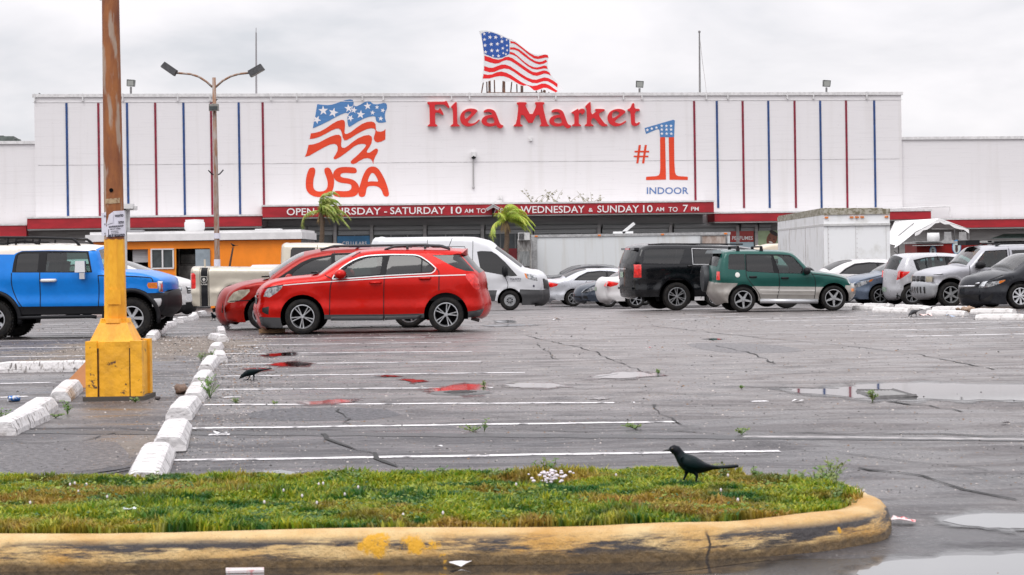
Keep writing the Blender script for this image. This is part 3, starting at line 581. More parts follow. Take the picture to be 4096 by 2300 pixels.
# storefront below the canopies
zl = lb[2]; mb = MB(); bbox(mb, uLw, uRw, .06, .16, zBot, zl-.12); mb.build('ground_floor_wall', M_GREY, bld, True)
mb = MB(); zc = cb[2]; zd = FZ(1500*1.59, 571*K, .3)
bbox(mb, cb[0]+.4, cb[1]-.2, .17, .45, zd, zc-.12); mb.build('lintel_wall', mat('lintel_grey', (.36, .36, .36), .8, var=.2, vs=1, stretch=(.3, .3, 5)), bld, True)
x = 770
def sheet(name, m, x0, x1, y0, y1, off, th=.05, parent=None):
    u0, u1 = FU(x0*K, off, y0*K), FU(x1*K, off, y0*K); xm = (x0+x1)/2
    mb = MB(); bbox(mb, u0, u1, off-th, off, FZ(xm*K, y1*K, off), FZ(xm*K, y0*K, off)); return mb.build(name, m, parent or bld, True)
M_GLD = mat('dark_shop_glass', (.06, .075, .08), .08, var=.6, vs=1.2); M_MUL = mat('mullion', (.16, .17, .17), .5)
for a, b in [(664, 768), (772, 835), (848, 930), (938, 1064), (1073, 1208), (1218, 1330), (1340, 1500), (1512, 1680), (1692, 1850), (1860, 1900), (1905, 1935)]:
    dy = -(a-900)*.0075
    s = sheet('shop_window', M_GLD, a, b, 574+dy, 640+dy, .42)
    mb = MB(); n = 10; u0, u1 = FU(a*K, .6), FU(b*K, .6); z1 = FZ((a+b)/2*K, (572+dy)*K, .6); z0 = FZ((a+b)/2*K, (590+dy)*K, .6)
    for k in range(9): zz = z0+(z1-z0)*k/9; bbox(mb, u0, u1, .5, .62+.03*(k % 2), zz, zz+(z1-z0)/9-.004)
    mb.lathe([(.0, 0), (.2, 0), (.2, u1-u0), (0, u1-u0)], (0, 0, 0), 'X', 10)
    nn = 40; 
    for i in range(len(mb.v)-nn, len(mb.v)): q = mb.v[i]; mb.v[i] = tuple(bw(u0+q[0], .62+q[1], z1-.05+q[2]))
    mb.build('roller_shutter', M_SHUT, bld, True)
    mb = MB()
    for k in range(1, max(2, int((b-a)/35))): xx = a+(b-a)*k/max(2, int((b-a)/35)); u = FU(xx*K, .5); bbox(mb, u-.05, u+.05, .43, .5, zBot, z0-.01)
    mb.build('window_mullions', M_MUL, s, True)
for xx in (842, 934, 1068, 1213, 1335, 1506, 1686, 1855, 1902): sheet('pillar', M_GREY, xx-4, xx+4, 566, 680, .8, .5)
# painted / lettered items on the facade ---------------------------------
def flat(mb, tr, outer, holes=(), off=.03, it=0):
    P = [tr(p) for p in (chaikin(outer, it) if it else outer)]; H = [[tr(p) for p in (chaikin(h, it) if it else h)] for h in holes]
    V_, F_ = tri2d(P, H); W = [FP(x, y, off) for x, y in V_]
    mb.add(W, [f if area([(V_[i][0], -V_[i][1]) for i in f]) > 0 else f[::-1] for f in F_])
def inset(P, d):
    n = len(P); s = 1 if area(P) > 0 else -1; R = []
    for i in range(n):
        a, b, c = Vector(P[i-1]), Vector(P[i]), Vector(P[(i+1) % n]); e1 = (b-a); e2 = (c-b)
        if e1.length < 1e-9 or e2.length < 1e-9: R.append(P[i]); continue
        e1.normalize(); e2.normalize(); n1 = Vector((e1.y, -e1.x))*s; n2 = Vector((e2.y, -e2.x))*s; m = n1+n2
        m = m/max(.5, m.length_squared)*2 if m.length > 1e-6 else n1
        m *= .5*2/ max(1e-6, 1); m = (n1+n2).normalized()/max(.5, math.sqrt(max(0.05, (1+n1.dot(n2))/2)))
        R.append((b.x+m.x*d, b.y+m.y*d))
    return R
def solid(mb, tr, outer, holes=(), o0=.0, o1=.3, it=0, grow=0.0):
    P = chaikin(outer, it) if it else list(outer); H = [chaikin(h, it) if it else list(h) for h in holes]
    if grow: P = inset(P, grow); H = [inset(h, -grow) for h in H]
    P = [tr(p) for p in P]; H = [[tr(p) for p in h] for h in H]
    V_, F_ = tri2d(P, H); W = [FP(x, y, o1) for x, y in V_]; mb.add(W, F_)
    for L in [P]+H:
        n = len(L); mb.add([FP(x, y, o1) for x, y in L]+[FP(x, y, o0) for x, y in L], [(i, (i+1) % n, n+(i+1) % n, n+i) for i in range(n)])
def star(cx, cy, r, rot=0): return [(cx+(r if k % 2 == 0 else r*.40)*math.sin(rot+math.pi*k/5), cy-(r if k % 2 == 0 else r*.40)*math.cos(rot+math.pi*k/5)) for k in range(10)]
def stars(mb, tr, L, off, rot=0.0, sq=1.0):
    for s in L:
        P = star(s[0], s[1], s[2], s[3] if len(s) > 3 else rot); c = [tr(p) for p in P]+[tr((s[0], s[1]))]
        mb.add([FP(x, y, off) for x, y in c], [(k, (k+1) % 10, 10) for k in range(10)])
M_PB = mat('mural_blue', (.075, .215, .47), .65, var=.16, vs=2, stretch=(.4, .4, 8)); M_PO = mat('mural_orange_red', (.72, .050, .008), .6, var=.14, vs=2, stretch=(.4, .4, 8)); M_PW = mat('mural_white', (.78, .755, .77), .7)
U = crop(1200, 380, 3.4425)
mur = thing('mural', 'painted waving flag, blue with white stars over orange red stripes, above large letters USA', 'mural', FP(1400, 790))
mb = MB(); flat(mb, U, [(238,125),(300,133),(380,140),(450,130),(540,100),(620,72),(690,60),(725,68),(738,90),(737,125),(748,150),(780,155),(830,132),(880,103),(930,80),(960,82),(985,105),(1010,125),(1060,128),(1110,120),(1150,108),(1185,115),(1198,140),(1198,185),(1180,220),(1168,265),(1170,320),(1187,372),(1130,382),(1080,380),(1050,360),(1042,325),(1040,300),(1010,290),(950,300),(880,325),(800,365),(730,410),(680,440),(665,425),(655,380),(652,330),(655,290),(665,262),(650,248),(625,246),(570,265),(500,300),(400,355),(300,405),(220,440),(177,458),(184,412),(205,320)], off=.02)
mb.build('painted_flag_field', M_PB, mur, True)
mb = MB(); stars(mb, U, [(320,215,70,-.05),(458,242,70,.25),(668,182,60,-.1),(742,208,48,.2),(695,318,50,.5),(835,268,62,.1),(930,152,55,-.1),(1060,168,32,0),(1140,212,34,.3),(1000,243,36,.1),(1112,325,38,.1),(232,340,62,.5)], .026)
flat(mb, U, [(735,130),(741,130),(720,180),(700,230),(672,262),(655,300),(648,296),(665,255),(695,225),(713,178)], off=.029)
mb.build('painted_stars', M_PW, mur, True)
mb = MB()
flat(mb, U, [(150,528),(200,522),(280,500),(360,455),(440,400),(510,360),(570,342),(600,345),(616,365),(620,410),(615,470),(612,515),(622,535),(650,535),(700,510),(770,455),(850,400),(920,372),(980,365),(1020,375),(1040,400),(1044,440),(1045,480),(1065,500),(1110,505),(1150,495),(1177,468),(1175,612),(1120,640),(1070,652),(1035,640),(1015,605),(1020,570),(1033,530),(1040,485),(1020,462),(980,457),(920,470),(850,500),(770,545),(700,590),(640,622),(610,622),(590,590),(578,530),(560,480),(530,460),(490,465),(430,490),(350,535),(270,575),(200,597),(133,607)], off=.02)
flat(mb, U, [(118,687),(180,680),(260,655),(340,612),(420,572),(490,548),(540,548),(568,575),(572,620),(566,670),(568,705),(580,725),(615,728),(660,700),(720,650),(800,595),(880,560),(950,550),(985,570),(993,610),(985,660),(960,710),(930,755),(918,780),(930,795),(960,792),(1000,765),(1040,738),(1065,738),(1075,760),(1065,800),(1035,850),(1015,900),(1008,955),(995,905),(970,880),(930,868),(880,875),(820,905),(770,940),(730,952),(700,940),(698,915),(730,880),(790,830),(850,770),(895,720),(912,690),(890,675),(850,672),(800,680),(740,710),(680,760),(620,805),(550,855),(490,885),(465,882),(462,860),(490,820),(515,770),(520,720),(505,685),(470,672),(420,680),(350,710),(270,755),(190,800),(130,835),(66,852),(90,800),(105,740)], off=.02)
mb.build('painted_flag_stripes', M_PO, mur, True)
for P, H in (([(165,997),(195,1000),(212,1030),(208,1080),(190,1140),(182,1200),(182,1260),(195,1300),(230,1325),(290,1330),(340,1318),(370,1290),(382,1240),(378,1180),(355,1110),(335,1060),(335,1020),(360,998),(400,1000),(425,1030),(450,1085),(470,1160),(468,1240),(455,1300),(430,1350),(385,1385),(320,1405),(230,1405),(160,1385),(105,1340),(80,1280),(78,1200),(88,1120),(108,1050),(130,1010)], []),
             ([(453,1085),(480,1030),(530,1000),(600,990),(700,992),(765,1002),(785,1040),(775,1072),(740,1080),(640,1072),(580,1075),(555,1095),(560,1125),(600,1140),(680,1150),(750,1175),(795,1220),(815,1265),(808,1330),(790,1370),(740,1400),(650,1408),(530,1405),(470,1392),(452,1360),(465,1330),(510,1318),(600,1325),(670,1320),(700,1300),(712,1260),(700,1232),(660,1220),(580,1212),(520,1195),(480,1165),(462,1130)], []),
             ([(820,1262),(850,1160),(880,1080),(920,1015),(970,985),(1030,985),(1080,1015),(1130,1090),(1180,1190),(1215,1300),(1228,1370),(1210,1398),(1175,1400),(1145,1375),(1125,1310),(1090,1270),(1040,1252),(970,1252),(930,1262),(915,1290),(905,1360),(890,1395),(850,1408),(815,1395),(802,1350),(808,1300)], [[(930,1200),(945,1140),(975,1080),(1000,1070),(1030,1090),(1065,1150),(1080,1195),(1030,1190),(970,1188)]])):
    mb = MB(); flat(mb, U, P, H, off=.021, it=1); mb.build('painted_letter', M_PO, mur, True)
# raised red channel letters
M_LET = mat('sign_red', (.60, .0, .006), .35, coat=.3); M_EDGE = mat('letter_edge', (.80, .62, .58), .5)
sgn = thing('wall_sign', 'raised red serif letters reading Flea Market on the white wall', 'sign', FP(2140, 515))
e_o = [(1200,365),(1190,345),(1140,318),(1060,308),(960,320),(880,365),(830,420),(802,500),(808,580),(840,650),(900,700),(970,722),(1050,715),(1130,685),(1200,635),(1250,580),(1248,565),(1232,560),(1190,605),(1130,645),(1060,655),(1010,645),(970,615),(1180,395)]
a_o = [(1345,375),(1360,350),(1420,322),(1490,320),(1560,340),(1610,380),(1640,450),(1700,620),(1730,675),(1780,690),(1795,705),(1780,740),(1740,762),(1700,760),(1660,735),(1620,690),(1560,712),(1480,722),(1400,710),(1330,675),(1295,620),(1295,570),(1330,515),(1400,470),(1480,455),(1540,450),(1530,415),(1490,388),(1430,385),(1375,400),(1350,395)]
a_h = [(1405,590),(1425,545),(1480,520),(1560,515),(1598,632),(1540,650),(1470,648),(1420,625)]
L1, L2 = crop(1700, 380, 5.7244), crop(2130, 380, 5.7244)
D = 2461.5
LET = [(L1, [(50,170),(75,157),(440,153),(465,140),(485,132),(500,145),(560,275),(560,295),(540,300),(520,290),(450,225),(420,215),(235,218),(222,240),(225,340),(305,345),(322,330),(330,305),(345,297),(360,310),(425,430),(420,455),(400,460),(335,410),(300,400),(245,402),(230,430),(232,650),(245,670),(285,695),(285,720),(65,720),(65,695),(105,670),(112,650),(102,240),(90,220),(60,205)], []),
 (L1, [(598,265),(690,170),(710,160),(730,170),(738,650),(750,670),(795,700),(795,720),(585,720),(585,700),(635,670),(645,645),(638,320),(620,300),(600,288)], []),
 (L1, e_o, [[(930,562),(905,500),(905,440),(930,395),(980,375),(1030,375),(1080,405)]]), (L1, a_o, [a_h]),
 (L1, [(2100,185),(2115,165),(2310,165),(2330,185),(2320,210),(2290,235),(2435,500),(2556,240),(2525,205),(2517,180),(2535,162),(D+255,162),(D+272,185),(D+260,210),(D+230,235),(D+330,660),(D+385,695),(D+382,717),(D+170,717),(D+168,695),(D+210,660),(D+125,385),(2418,722),(2210,385),(2172,655),(2235,695),(2235,720),(2030,720),(2030,695),(2095,655),(2145,240),(2110,215)], []),
 (L2, [(x-910, y) for x, y in a_o], [[(x-918, y) for x, y in a_h]]),
 (L2, [(892,400),(1035,315),(1048,320),(1052,360),(1075,330),(1120,312),(1170,315),(1200,345),(1195,395),(1145,450),(1125,440),(1110,415),(1085,410),(1060,440),(1058,650),(1070,665),(1110,690),(1110,715),(905,715),(905,690),(950,665),(962,650),(955,440),(930,425),(895,415)], []),
 (L2, [(1202,265),(1290,175),(1318,158),(1332,175),(1340,465),(1455,385),(1460,370),(1435,350),(1435,325),(1455,318),(1640,320),(1655,345),(1640,370),(1595,375),(1500,445),(1640,640),(1665,660),(1710,675),(1715,700),(1705,715),(1560,715),(1410,510),(1340,560),(1340,650),(1355,665),(1398,690),(1395,715),(1195,715),(1195,690),(1230,668),(1248,645),(1240,310),(1215,290)], []),
 (L2, [(2130,380),(2110,355),(2060,328),(1970,315),(1880,328),(1790,370),(1740,430),(1716,500),(1722,580),(1760,650),(1830,700),(1900,718),(1980,710),(2060,680),(2120,635),(2145,605),(2140,592),(2120,590),(2060,635),(1990,655),(1920,640),(1868,600),(2120,410)], [[(1838,545),(1820,490),(1825,430),(1850,385),(1900,368),(1960,380),(2008,425)]]),
 (L2, [(2172,345),(2185,325),(2225,312),(2250,280),(2285,195),(2310,185),(2332,198),(2335,312),(2440,315),(2457,340),(2445,368),(2340,375),(2345,620),(2365,650),(2400,645),(2440,618),(2460,630),(2450,665),(2400,700),(2340,712),(2285,695),(2255,650),(2245,375),(2190,368)], [])]
for tr, P, H in LET:
    mb = MB(); solid(mb, tr, P, H, .16, .34, 1); o = mb.build('letter', M_LET, sgn, True)
    mb = MB(); solid(mb, tr, P, H, .0, .17, 1, grow=8); mb.build('letter_backing', M_EDGE, o, True)
# the figure one
N = crop(2500, 460, 4.2533)
one = thing('mural', 'painted number one with starred blue top, orange bars, hash mark and word INDOOR', 'mural', FP(2670, 720))
mb = MB(); flat(mb, N, [(333,222),(820,80),(848,92),(835,375),(597,375),(588,270),(575,240),(550,240),(357,322)], off=.02); mb.build('painted_flag_field', M_PB, one, True)
mb = MB(); stars(mb, N, [(x, y, 31) for x, y in ((380,255),(455,232),(535,212),(625,185),(705,185),(783,185),(626,247),(706,247),(784,247),(628,317),(708,317),(787,317))], .026); mb.build('painted_stars', M_PW, one, True)
mb = MB(); flat(mb, N, [(597,378),(683,378),(698,1098),(362,1108),(358,1095),(360,1055),(375,1050),(530,1040),(575,1025),(592,990),(600,900)], off=.02)
flat(mb, N, [(743,378),(835,378),(840,800),(850,970),(870,1020),(910,1040),(1060,1050),(1070,1060),(1068,1105),(757,1100)], off=.02); mb.build('painted_bars', M_PO, one, True)
mb = MB()
for k, P in enumerate(([(232,510),(272,510),(228,823),(192,823)], [(335,510),(373,510),(328,823),(290,823)], [(162,608),(411,608),(411,636),(162,636)], [(148,692),(399,692),(399,718),(148,718)])): flat(mb, N, P, off=.02+.004*(k > 1))
mb.build('painted_hash_mark', M_PO, one, True)
def textbox(mb, s, x0, x1, yb0, yb1, cap, fn, bold=0.0):
    V_, F_ = text2d(s, bold); mb.add([fn(x0+(x1-x0)*tx, yb0+(yb1-yb0)*tx-cap*ty) for tx, ty in V_], F_)
mb = MB(); textbox(mb, 'INDOOR', 2500+372/4.2533, 2500+1080/4.2533, 460+1342/4.2533, 460+1342/4.2533, 27.5, lambda x, y: FP(x, y, .02), .012)
mb.build('painted_word', mat('mural_slate_blue', (.10, .18, .40), .6), one, True)
# opening hours lettering on the central canopy fascia
M_LW = mat('letter_white', (.82, .80, .80), .5)
hrs = thing('canopy_lettering', 'white raised opening hours lettering on the red central canopy', 'lettering', FP(2000, 850, 3.1))
for s, a, b, ya, yb, cp in [('OPEN', 721, 790, 541, 540.5, 18), ('THURSDAY', 803, 958, 539.8, 539, 18), ('-', 966, 973, 538.5, 538.5, 18), ('SATURDAY', 981, 1119, 538.3, 537.3, 18), ('10', 1134, 1161, 537, 537, 18), ('AM', 1168, 1190, 535, 535, 10.5), ('TO', 1198, 1222, 535.5, 535.5, 12),
        ('7', 1240, 1252, 536, 536, 17), ('PM', 1258, 1280, 534, 534, 10.5), ('WEDNESDAY', 1309, 1470, 535.5, 534.5, 18), ('&', 1480, 1491, 532.5, 532.5, 10), ('SUNDAY', 1502, 1607, 534, 533.5, 18), ('10', 1617, 1641, 533, 533, 18), ('AM', 1649, 1670, 531, 531, 10.5), ('TO', 1681, 1704, 532, 532, 12), ('7', 1717, 1730, 532, 532, 18), ('PM', 1738, 1757, 530, 530, 10.5)]:
    mb = MB(); textbox(mb, s, a*K, b*K, ya*K, yb*K, cp*K*1.0, lambda x, y: FP(x, y, 3.10), .008); mb.build('letters', M_LW, hrs, True)
# shop signs
def shopsign(s, x0, x1, y0, y1, col, tx0, tx1, tb, cap, lb, low=None):
    o = sheet('shop_sign', mat('sign_'+s, col, .4, var=.3, vs=1.5), x0, x1, y0, y1, .78, .06, parent=None); o.parent = None
    o.matrix_world = bld.matrix_world.copy(); o.location = bld.location; tag(o, lb, 'sign')
    mb = MB(); textbox(mb, s, tx0*K, tx1*K, tb*K, tb*K, cap*K, lambda x, y: FP(x, y, .80), .014); mb.build('lettering', M_LW, o, True)
    return o
shopsign('CELLULARS', 848, 930, 593.5, 634, (.035, .20, .40), 861, 922, 616, 9, 'blue shop window sign reading CELLULARS')
o = shopsign('PERFUMES', 1836, 1895, 581, 608, (.40, .035, .03), 1841, 1893, 603, 9.5, 'dark red shop window sign reading PERFUMES')
sheet('shop_window', mat('pale_window', (.35, .45, .50), .2), 1836, 1895, 609, 650, .78)
# poster of a smiling child's head
po = sheet('poster', mat('poster_green', (.35, .45, .26), .5, var=.15), 1906, 1960, 580, 640, .78); po.parent = None; po.location = bld.location; tag(po, 'pale green window poster showing a smiling brown face', 'poster')
def FEl(mb, cx, cy, rx, ry, off, n=18, rot=0.0):
    P = [(cx+rx*math.cos(t)*math.cos(rot)-ry*math.sin(t)*math.sin(rot), cy+rx*math.cos(t)*math.sin(rot)+ry*math.sin(t)*math.cos(rot)) for t in [2*math.pi*k/n for k in range(n)]]
    mb.add([FP(x*K, y*K, off) for x, y in P], [tuple(range(n))])
mb = MB(); FEl(mb, 1941, 601, 13, 19, .79, rot=.35); mb.build('printed_face', mat('print_brown', (.22, .075, .04), .5, var=.5, vs=2), po, True)
mb = MB(); FEl(mb, 1938, 609, 5, 2.0, .80, rot=.3); mb.build('printed_smile', mat('print_white', (.75, .7, .65), .5), po, True)
mb = MB(); FEl(mb, 1937, 599, 2, 1, .80); FEl(mb, 1946, 602, 2, 1, .80); FEl(mb, 1946, 586, 12, 5, .80, rot=.5); mb.build('printed_hair_and_eyes', mat('print_dark', (.02, .012, .01), .5), po, True)
# surveillance camera and conduit on the wall, camera cluster on the canopy
sc = thing('security_camera', 'white dome security camera on the blank wall with a thin conduit below', 'camera', FP(1893, 625))
mb = MB(); p = FP(1893, 618); mb.box(p+BN*.2, (.35, .4, .35)); mb.build('housing', M_TRIM, sc, True)
mb = MB(); mb.ball(FP(1893, 628)+BN*.25, .17); mb.build('dome', M_BLACK, sc, True, smooth=True)
mb = MB(); mb.tube([FP(1893, 632, .08), FP(1893, 700, .08), FP(1893.5, 750, .08)], .05, 6); mb.ball(FP(1893.5, 750, .1), .1); mb.build('conduit', mat('conduit_grey', (.35, .34, .34), .5), sc, True)
cc = thing('security_camera_cluster', 'cluster of white security cameras over the middle of the red canopy', 'camera', FP(1240*K, 535*K, 3.2))
for dx, dy, r in ((1231, 523, -.5), (1247, 521, .5)):
    mb = MB(); mb.box(FP(dx*K, dy*K, 3.4), (.50, .45, .18), ry=r); mb.box(FP(dx*K, (dy-3)*K, 3.42), (.6, .6, .04), ry=r); mb.build('camera_head', M_TRIM, cc, True)
mb = MB(); mb.tube([FP(1240*K, 524*K, 3.2), FP(1240*K, 545*K, 3.2)], .07, 6); mb.build('bracket', M_BLACK, cc, True)
for x_, y_ in ((1334.5, 350), (1259, 496), (1259, 506), (1251, 508)):
    mb = MB(); mb.box(FP(x_*K, y_*K, .1), (.22, .2, .25)); tag(mb.build('junction_box', M_TRIM), {350: 'small white junction box alone below the word Market', 496: 'upper small white box on the wall above the camera cluster', 506: 'lower right small white box on the wall above the camera cluster', 508: 'lower left small white box on the wall above the camera cluster'}[y_], 'box', 'wall junction boxes')
# dry branches on top of the canopy
mb = MB(); random.seed(3)
for cx_, n_ in ((1350, 8), (1410, 5), (1480, 6)):
    for k in range(n_):
        a = FP((cx_+random.uniform(-30, 30))*K, 509*K, 2.6); b = a+Vector((random.uniform(-.9, .9), 0, random.uniform(.1, 1.0))); mb.tube([a, a.lerp(b, .5)+Vector((0, 0, .1)), b], [.018, .012, .008], 4)
        for q in range(5): r = a.lerp(b, random.random()); mb.add([r, r+Vector((.1, 0, .06)), r+Vector((.16, 0, -.02))], [(0, 1, 2)])
tag(mb.build('weed_plant', mat('dry_weed', (.26, .24, .14), .8)), 'dry straggly weeds growing on top of the red central canopy', 'weed')
# conduit runs on the right
mb = MB(); mb.tube([FP(1946*K, 532*K, .1), FP(2110*K, 530*K, .1), FP(2325*K, 521*K, .15), FP(2388*K, 519*K, .15), FP(2390*K, 545*K, .15)], .06, 6); mb.build('conduit_run', M_TRIM, bld, True)

# ---- rooftop flag sign
FS = crop(1880, 100, 4.82)
fg = thing('rooftop_flag_sign', 'big flat flag shaped sign with stars and stripes on a steel frame above the roof', 'sign', FP(2080, 385, -1.5))
def boardoff(o): return -1.5+o
mb = MB(); board = [(172,122),(230,108),(310,105),(400,120),(500,150),(600,190),(700,240),(800,270),(900,330),(1000,420),(1100,500),(1200,550),(1300,575),(1400,570),(1470,568),(1500,580),(1517,630),(1500,700),(1505,830),(1550,950),(1620,1030),(1700,1110),(1805,1250),(1700,1262),(1690,1280),(1640,1315),(1580,1315),(1500,1280),(1430,1248),(1380,1243),(1300,1265),(1235,1262),(1150,1190),(1100,1165),(1010,1175),(900,1140),(800,1095),(700,1095),(600,1070),(480,1058),(400,1070),(300,1100),(195,1122),(235,1000),(258,850),(265,700),(255,500),(230,300),(200,190)]
solid(mb, FS, board, (), boardoff(-.25), boardoff(0)); V_, F_ = tri2d([FS(p) for p in board]); mb.add([FP(x, y, boardoff(-.25)) for x, y in V_], F_)
mb.build('board', mat('board_white', (.74, .74, .75), .5, var=.06), fg, True)
mb = MB(); flat(mb, FS, [(218,165),(280,135),(340,132),(420,142),(520,175),(620,220),(700,255),(757,285),(762,555),(700,590),(620,628),(550,638),(460,625),(360,590),(275,555),(250,400),(230,250)], off=boardoff(.01)); mb.build('blue_canton', mat('flag_blue', (.018, .085, .36), .5, var=.1), fg, True)
mb = MB(); stars(mb, FS, [(275,172,34),(385,235,44,.2),(495,237,44,.2),(610,228,38,.2),(707,288,27),(280,280,38),(615,318,42),(290,393,42),(410,372,42,-.15),(528,365,42,.25),(712,395,28,.2),(632,448,36,.2),(420,493,42),(530,493,42),(717,487,28,.2),(300,520,38),(642,543,28,.3),(693,562,28,-.2),(443,592,28),(550,597,38),(370,138,28)], boardoff(.016)); mb.build('white_stars', M_PW, fg, True)
M_FR = mat('flag_red', (.72, .004, .006), .45, var=.06)
for tp, bt in (([(780,308),(860,325),(950,385),(1050,460),(1150,540),(1250,595),(1310,605),(1380,585),(1440,568),(1500,578)], [(1513,630),(1450,628),(1380,645),(1300,655),(1230,640),(1130,570),(1000,460),(900,385),(840,355),(780,350)]),
  ([(770,430),(860,432),(950,470),(1050,545),(1150,630),(1250,690),(1330,712),(1400,700),(1465,668)], [(1490,710),(1420,745),(1340,760),(1250,735),(1150,675),(1020,580),(930,505),(860,475),(770,470)]),
  ([(768,512),(850,540),(950,620),(1050,710),(1150,780),(1230,812),(1300,818),(1370,800),(1430,780),(1480,790)], [(1498,845),(1430,835),(1360,850),(1290,860),(1200,845),(1100,785),(1000,700),(900,610),(830,575),(768,560)]),
  ([(278,590),(360,615),(450,650),(540,668),(610,655),(680,618),(740,612),(820,640),(920,710),(1020,780),(1120,850),(1200,900),(1280,915),(1350,895),(1420,875),(1480,885),(1535,920)], [(1560,975),(1500,945),(1430,935),(1350,965),(1290,980),(1220,970),(1120,920),(1000,835),(880,750),(780,690),(700,675),(630,695),(560,735),(480,745),(380,720),(278,682)]),
  ([(275,790),(360,820),(440,825),(520,795),(600,765),(680,762),(780,800),(900,880),(1000,950),(1100,1010),(1200,1050),(1280,1055),(1360,1030),(1430,1010),(1500,1020),(1600,1070),(1688,1135)], [(1685,1205),(1600,1140),(1500,1085),(1430,1080),(1360,1100),(1290,1122),(1200,1115),(1080,1060),(960,985),(850,905),(750,850),(660,838),(570,860),(470,905),(380,912),(270,880)]),
  ([(262,945),(340,960),(430,950),(520,910),(600,897),(700,920),(800,970),(900,1040),(1000,1105),(1100,1155),(1200,1175),(1290,1165),(1380,1130),(1450,1128),(1530,1160),(1620,1225),(1692,1272)], [(1655,1300),(1560,1250),(1480,1212),(1420,1210),(1350,1235),(1290,1258),(1235,1260),(1150,1188),(1100,1163),(1030,1170),(950,1140),(850,1080),(750,1020),(660,990),(570,985),(480,1000),(380,1030),(245,1032)])):
    mb = MB(); flat(mb, FS, tp+bt, off=boardoff(.01)); mb.build('red_stripe', M_FR, fg, True)
M_STL = mat('rusty_steel', (.05, .035, .03), .6, col2=(.20, .09, .05), vs=4); mb = MB()
def FB(x, y, o): q = FS((x, y)); return FP(q[0], q[1], boardoff(o))
for xt, xb, yt, r in ((375, 380, 1060, .09), (655, 658, 1060, .09), (1003, 1005, 1150, .09), (1438, 1438, 1240, .09)): mb.tube([FB(xt, yt, -.35), FB(xb, 1390, -.35)], r, 6)
for xt, xb, yt in ((255, 208, 1110), (322, 328, 1090), (468, 476, 1060), (635, 628, 1080), (805, 775, 1090), (900, 908, 1130), (985, 985, 1160), (1278, 1280, 1260), (1378, 1382, 1240), (1520, 1518, 1290)): mb.tube([FB(xt, yt, -.9), FB(xb, 1390, -.9)], .05, 5)
mb.tube([FB(315, 1308, -.6), FB(1390, 1310, -.6)], .05, 5)
for a, b in (((330, 1308), (370, 1270)), ((985, 1310), (1005, 1290)), ((1020, 1330), (1060, 1365)), ((950, 1370), (1000, 1340)), ((1380, 1310), (1430, 1265))): mb.tube([FB(*a, -.6), FB(*b, -.4)], .03, 4)
mb.build('steel_frame', M_STL, fg, True)
# ---- roof floodlights, masts, pigeons
M_POST = mat('grey_post', (.22, .215, .215), .5, var=.3, vs=5); M_FLD = mat('floodlight_body', (.10, .105, .10), .45, var=.3, vs=8)
def flood(x, y, yb, lb):
    t = thing('floodlight', lb, 'floodlight', FP(x*K, yb*K, -.4), 0, 'floodlights along the roof edge'); mb = MB()
    mb.tube([FP(x*K, yb*K, -.4)-Vector((0, 0, .3)), FP((x+.2)*K, (y+10)*K, -.4)], .075, 8); mb.build('post', M_POST, t, True)
    c = FP((x+.5)*K, y*K, -.4); mb = MB(); mb.box(c, (.52, .38, .46), taper=1.06, ry=.08); h = mb.build('lamp_head', M_FLD, t, True)
    mb = MB(); mb.box(c+Vector((.0, -.20, -.02)), (.42, .03, .36)); mb.build('lens', mat('flood_lens', (.30, .31, .29), .15), t, True)
flood(329, 209, 241, 'floodlight on the roof edge between the leaning rusty pole and the lamp post'); flood(1608, 212, 238, 'floodlight on the roof edge above the letter t of Market'); flood(2078, 210, 237, 'floodlight on the roof edge above the right hand stripes')
m1 = thing('flagpole', 'bare thin mast on the roof left of the painted flag mural', 'mast', FP(644*K, 241*K, -2)); mb = MB(); mb.tube([FP(644.5*K, 245*K, -2), FP(644*K, 82*K, -2)], [.075, .05], 8); mb.tube([FP(644*K, 84*K, -2), FP(644*K, 70*K, -2)], .025, 5); mb.build('mast', mat('mast_grey', (.25, .24, .25), .5), m1, True)
m2 = thing('flagpole', 'bare dark flagpole with slack halyard on the roof right of the Market lettering', 'flagpole', FP(1760*K, 238*K, -2)); mb = MB(); mb.tube([FP(1760*K, 242*K, -2), FP(1758.6*K, 83*K, -2)], [.08, .05], 8); mb.ball(FP(1758.6*K, 80*K, -2), .10); mb.build('mast', M_POST, m2, True)
mb = MB(); mb.tube([FP(1759.3*K, 92*K, -2.3), FP(1767*K, 160*K, -2.3), FP(1774*K, 210*K, -2.3), FP(1777*K, 240*K, -2.3)], .018, 4); mb.build('halyard', mat('rope', (.45, .43, .42), .8), m2, True)
# ================================================================== VEHICLES
def catmull(pts, step=.05, sharp=38):
    out = []; n = len(pts); P = [Vector(p) for p in pts]
    def corner(i):
        if i <= 0 or i >= n-1: return True
        a, b = (P[i]-P[i-1]), (P[i+1]-P[i]); return a.length < 1e-6 or b.length < 1e-6 or math.degrees(a.angle(b)) > sharp
    for i in range(n-1):
        p1, p2 = P[i], P[i+1]; p0 = P[i-1] if i > 0 and not corner(i) else p1-(p2-p1); p3 = P[i+2] if i+2 < n and not corner(i+1) else p2+(p2-p1)
        L = (p2-p1).length; m = max(1, int(math.ceil(L/step)))
        m1 = (p2-p0)*.5; m2 = (p3-p1)*.5
        if m1.length > L: m1 *= L/m1.length
        if m2.length > L: m2 *= L/m2.length
        for k in range(m):
            t = k/m; t2, t3 = t*t, t*t*t; out.append(p1*(2*t3-3*t2+1)+m1*(t3-2*t2+t)+p2*(-2*t3+3*t2)+m2*(t3-t2))
    out.append(P[-1]); return [(p.x, p.y) for p in out]
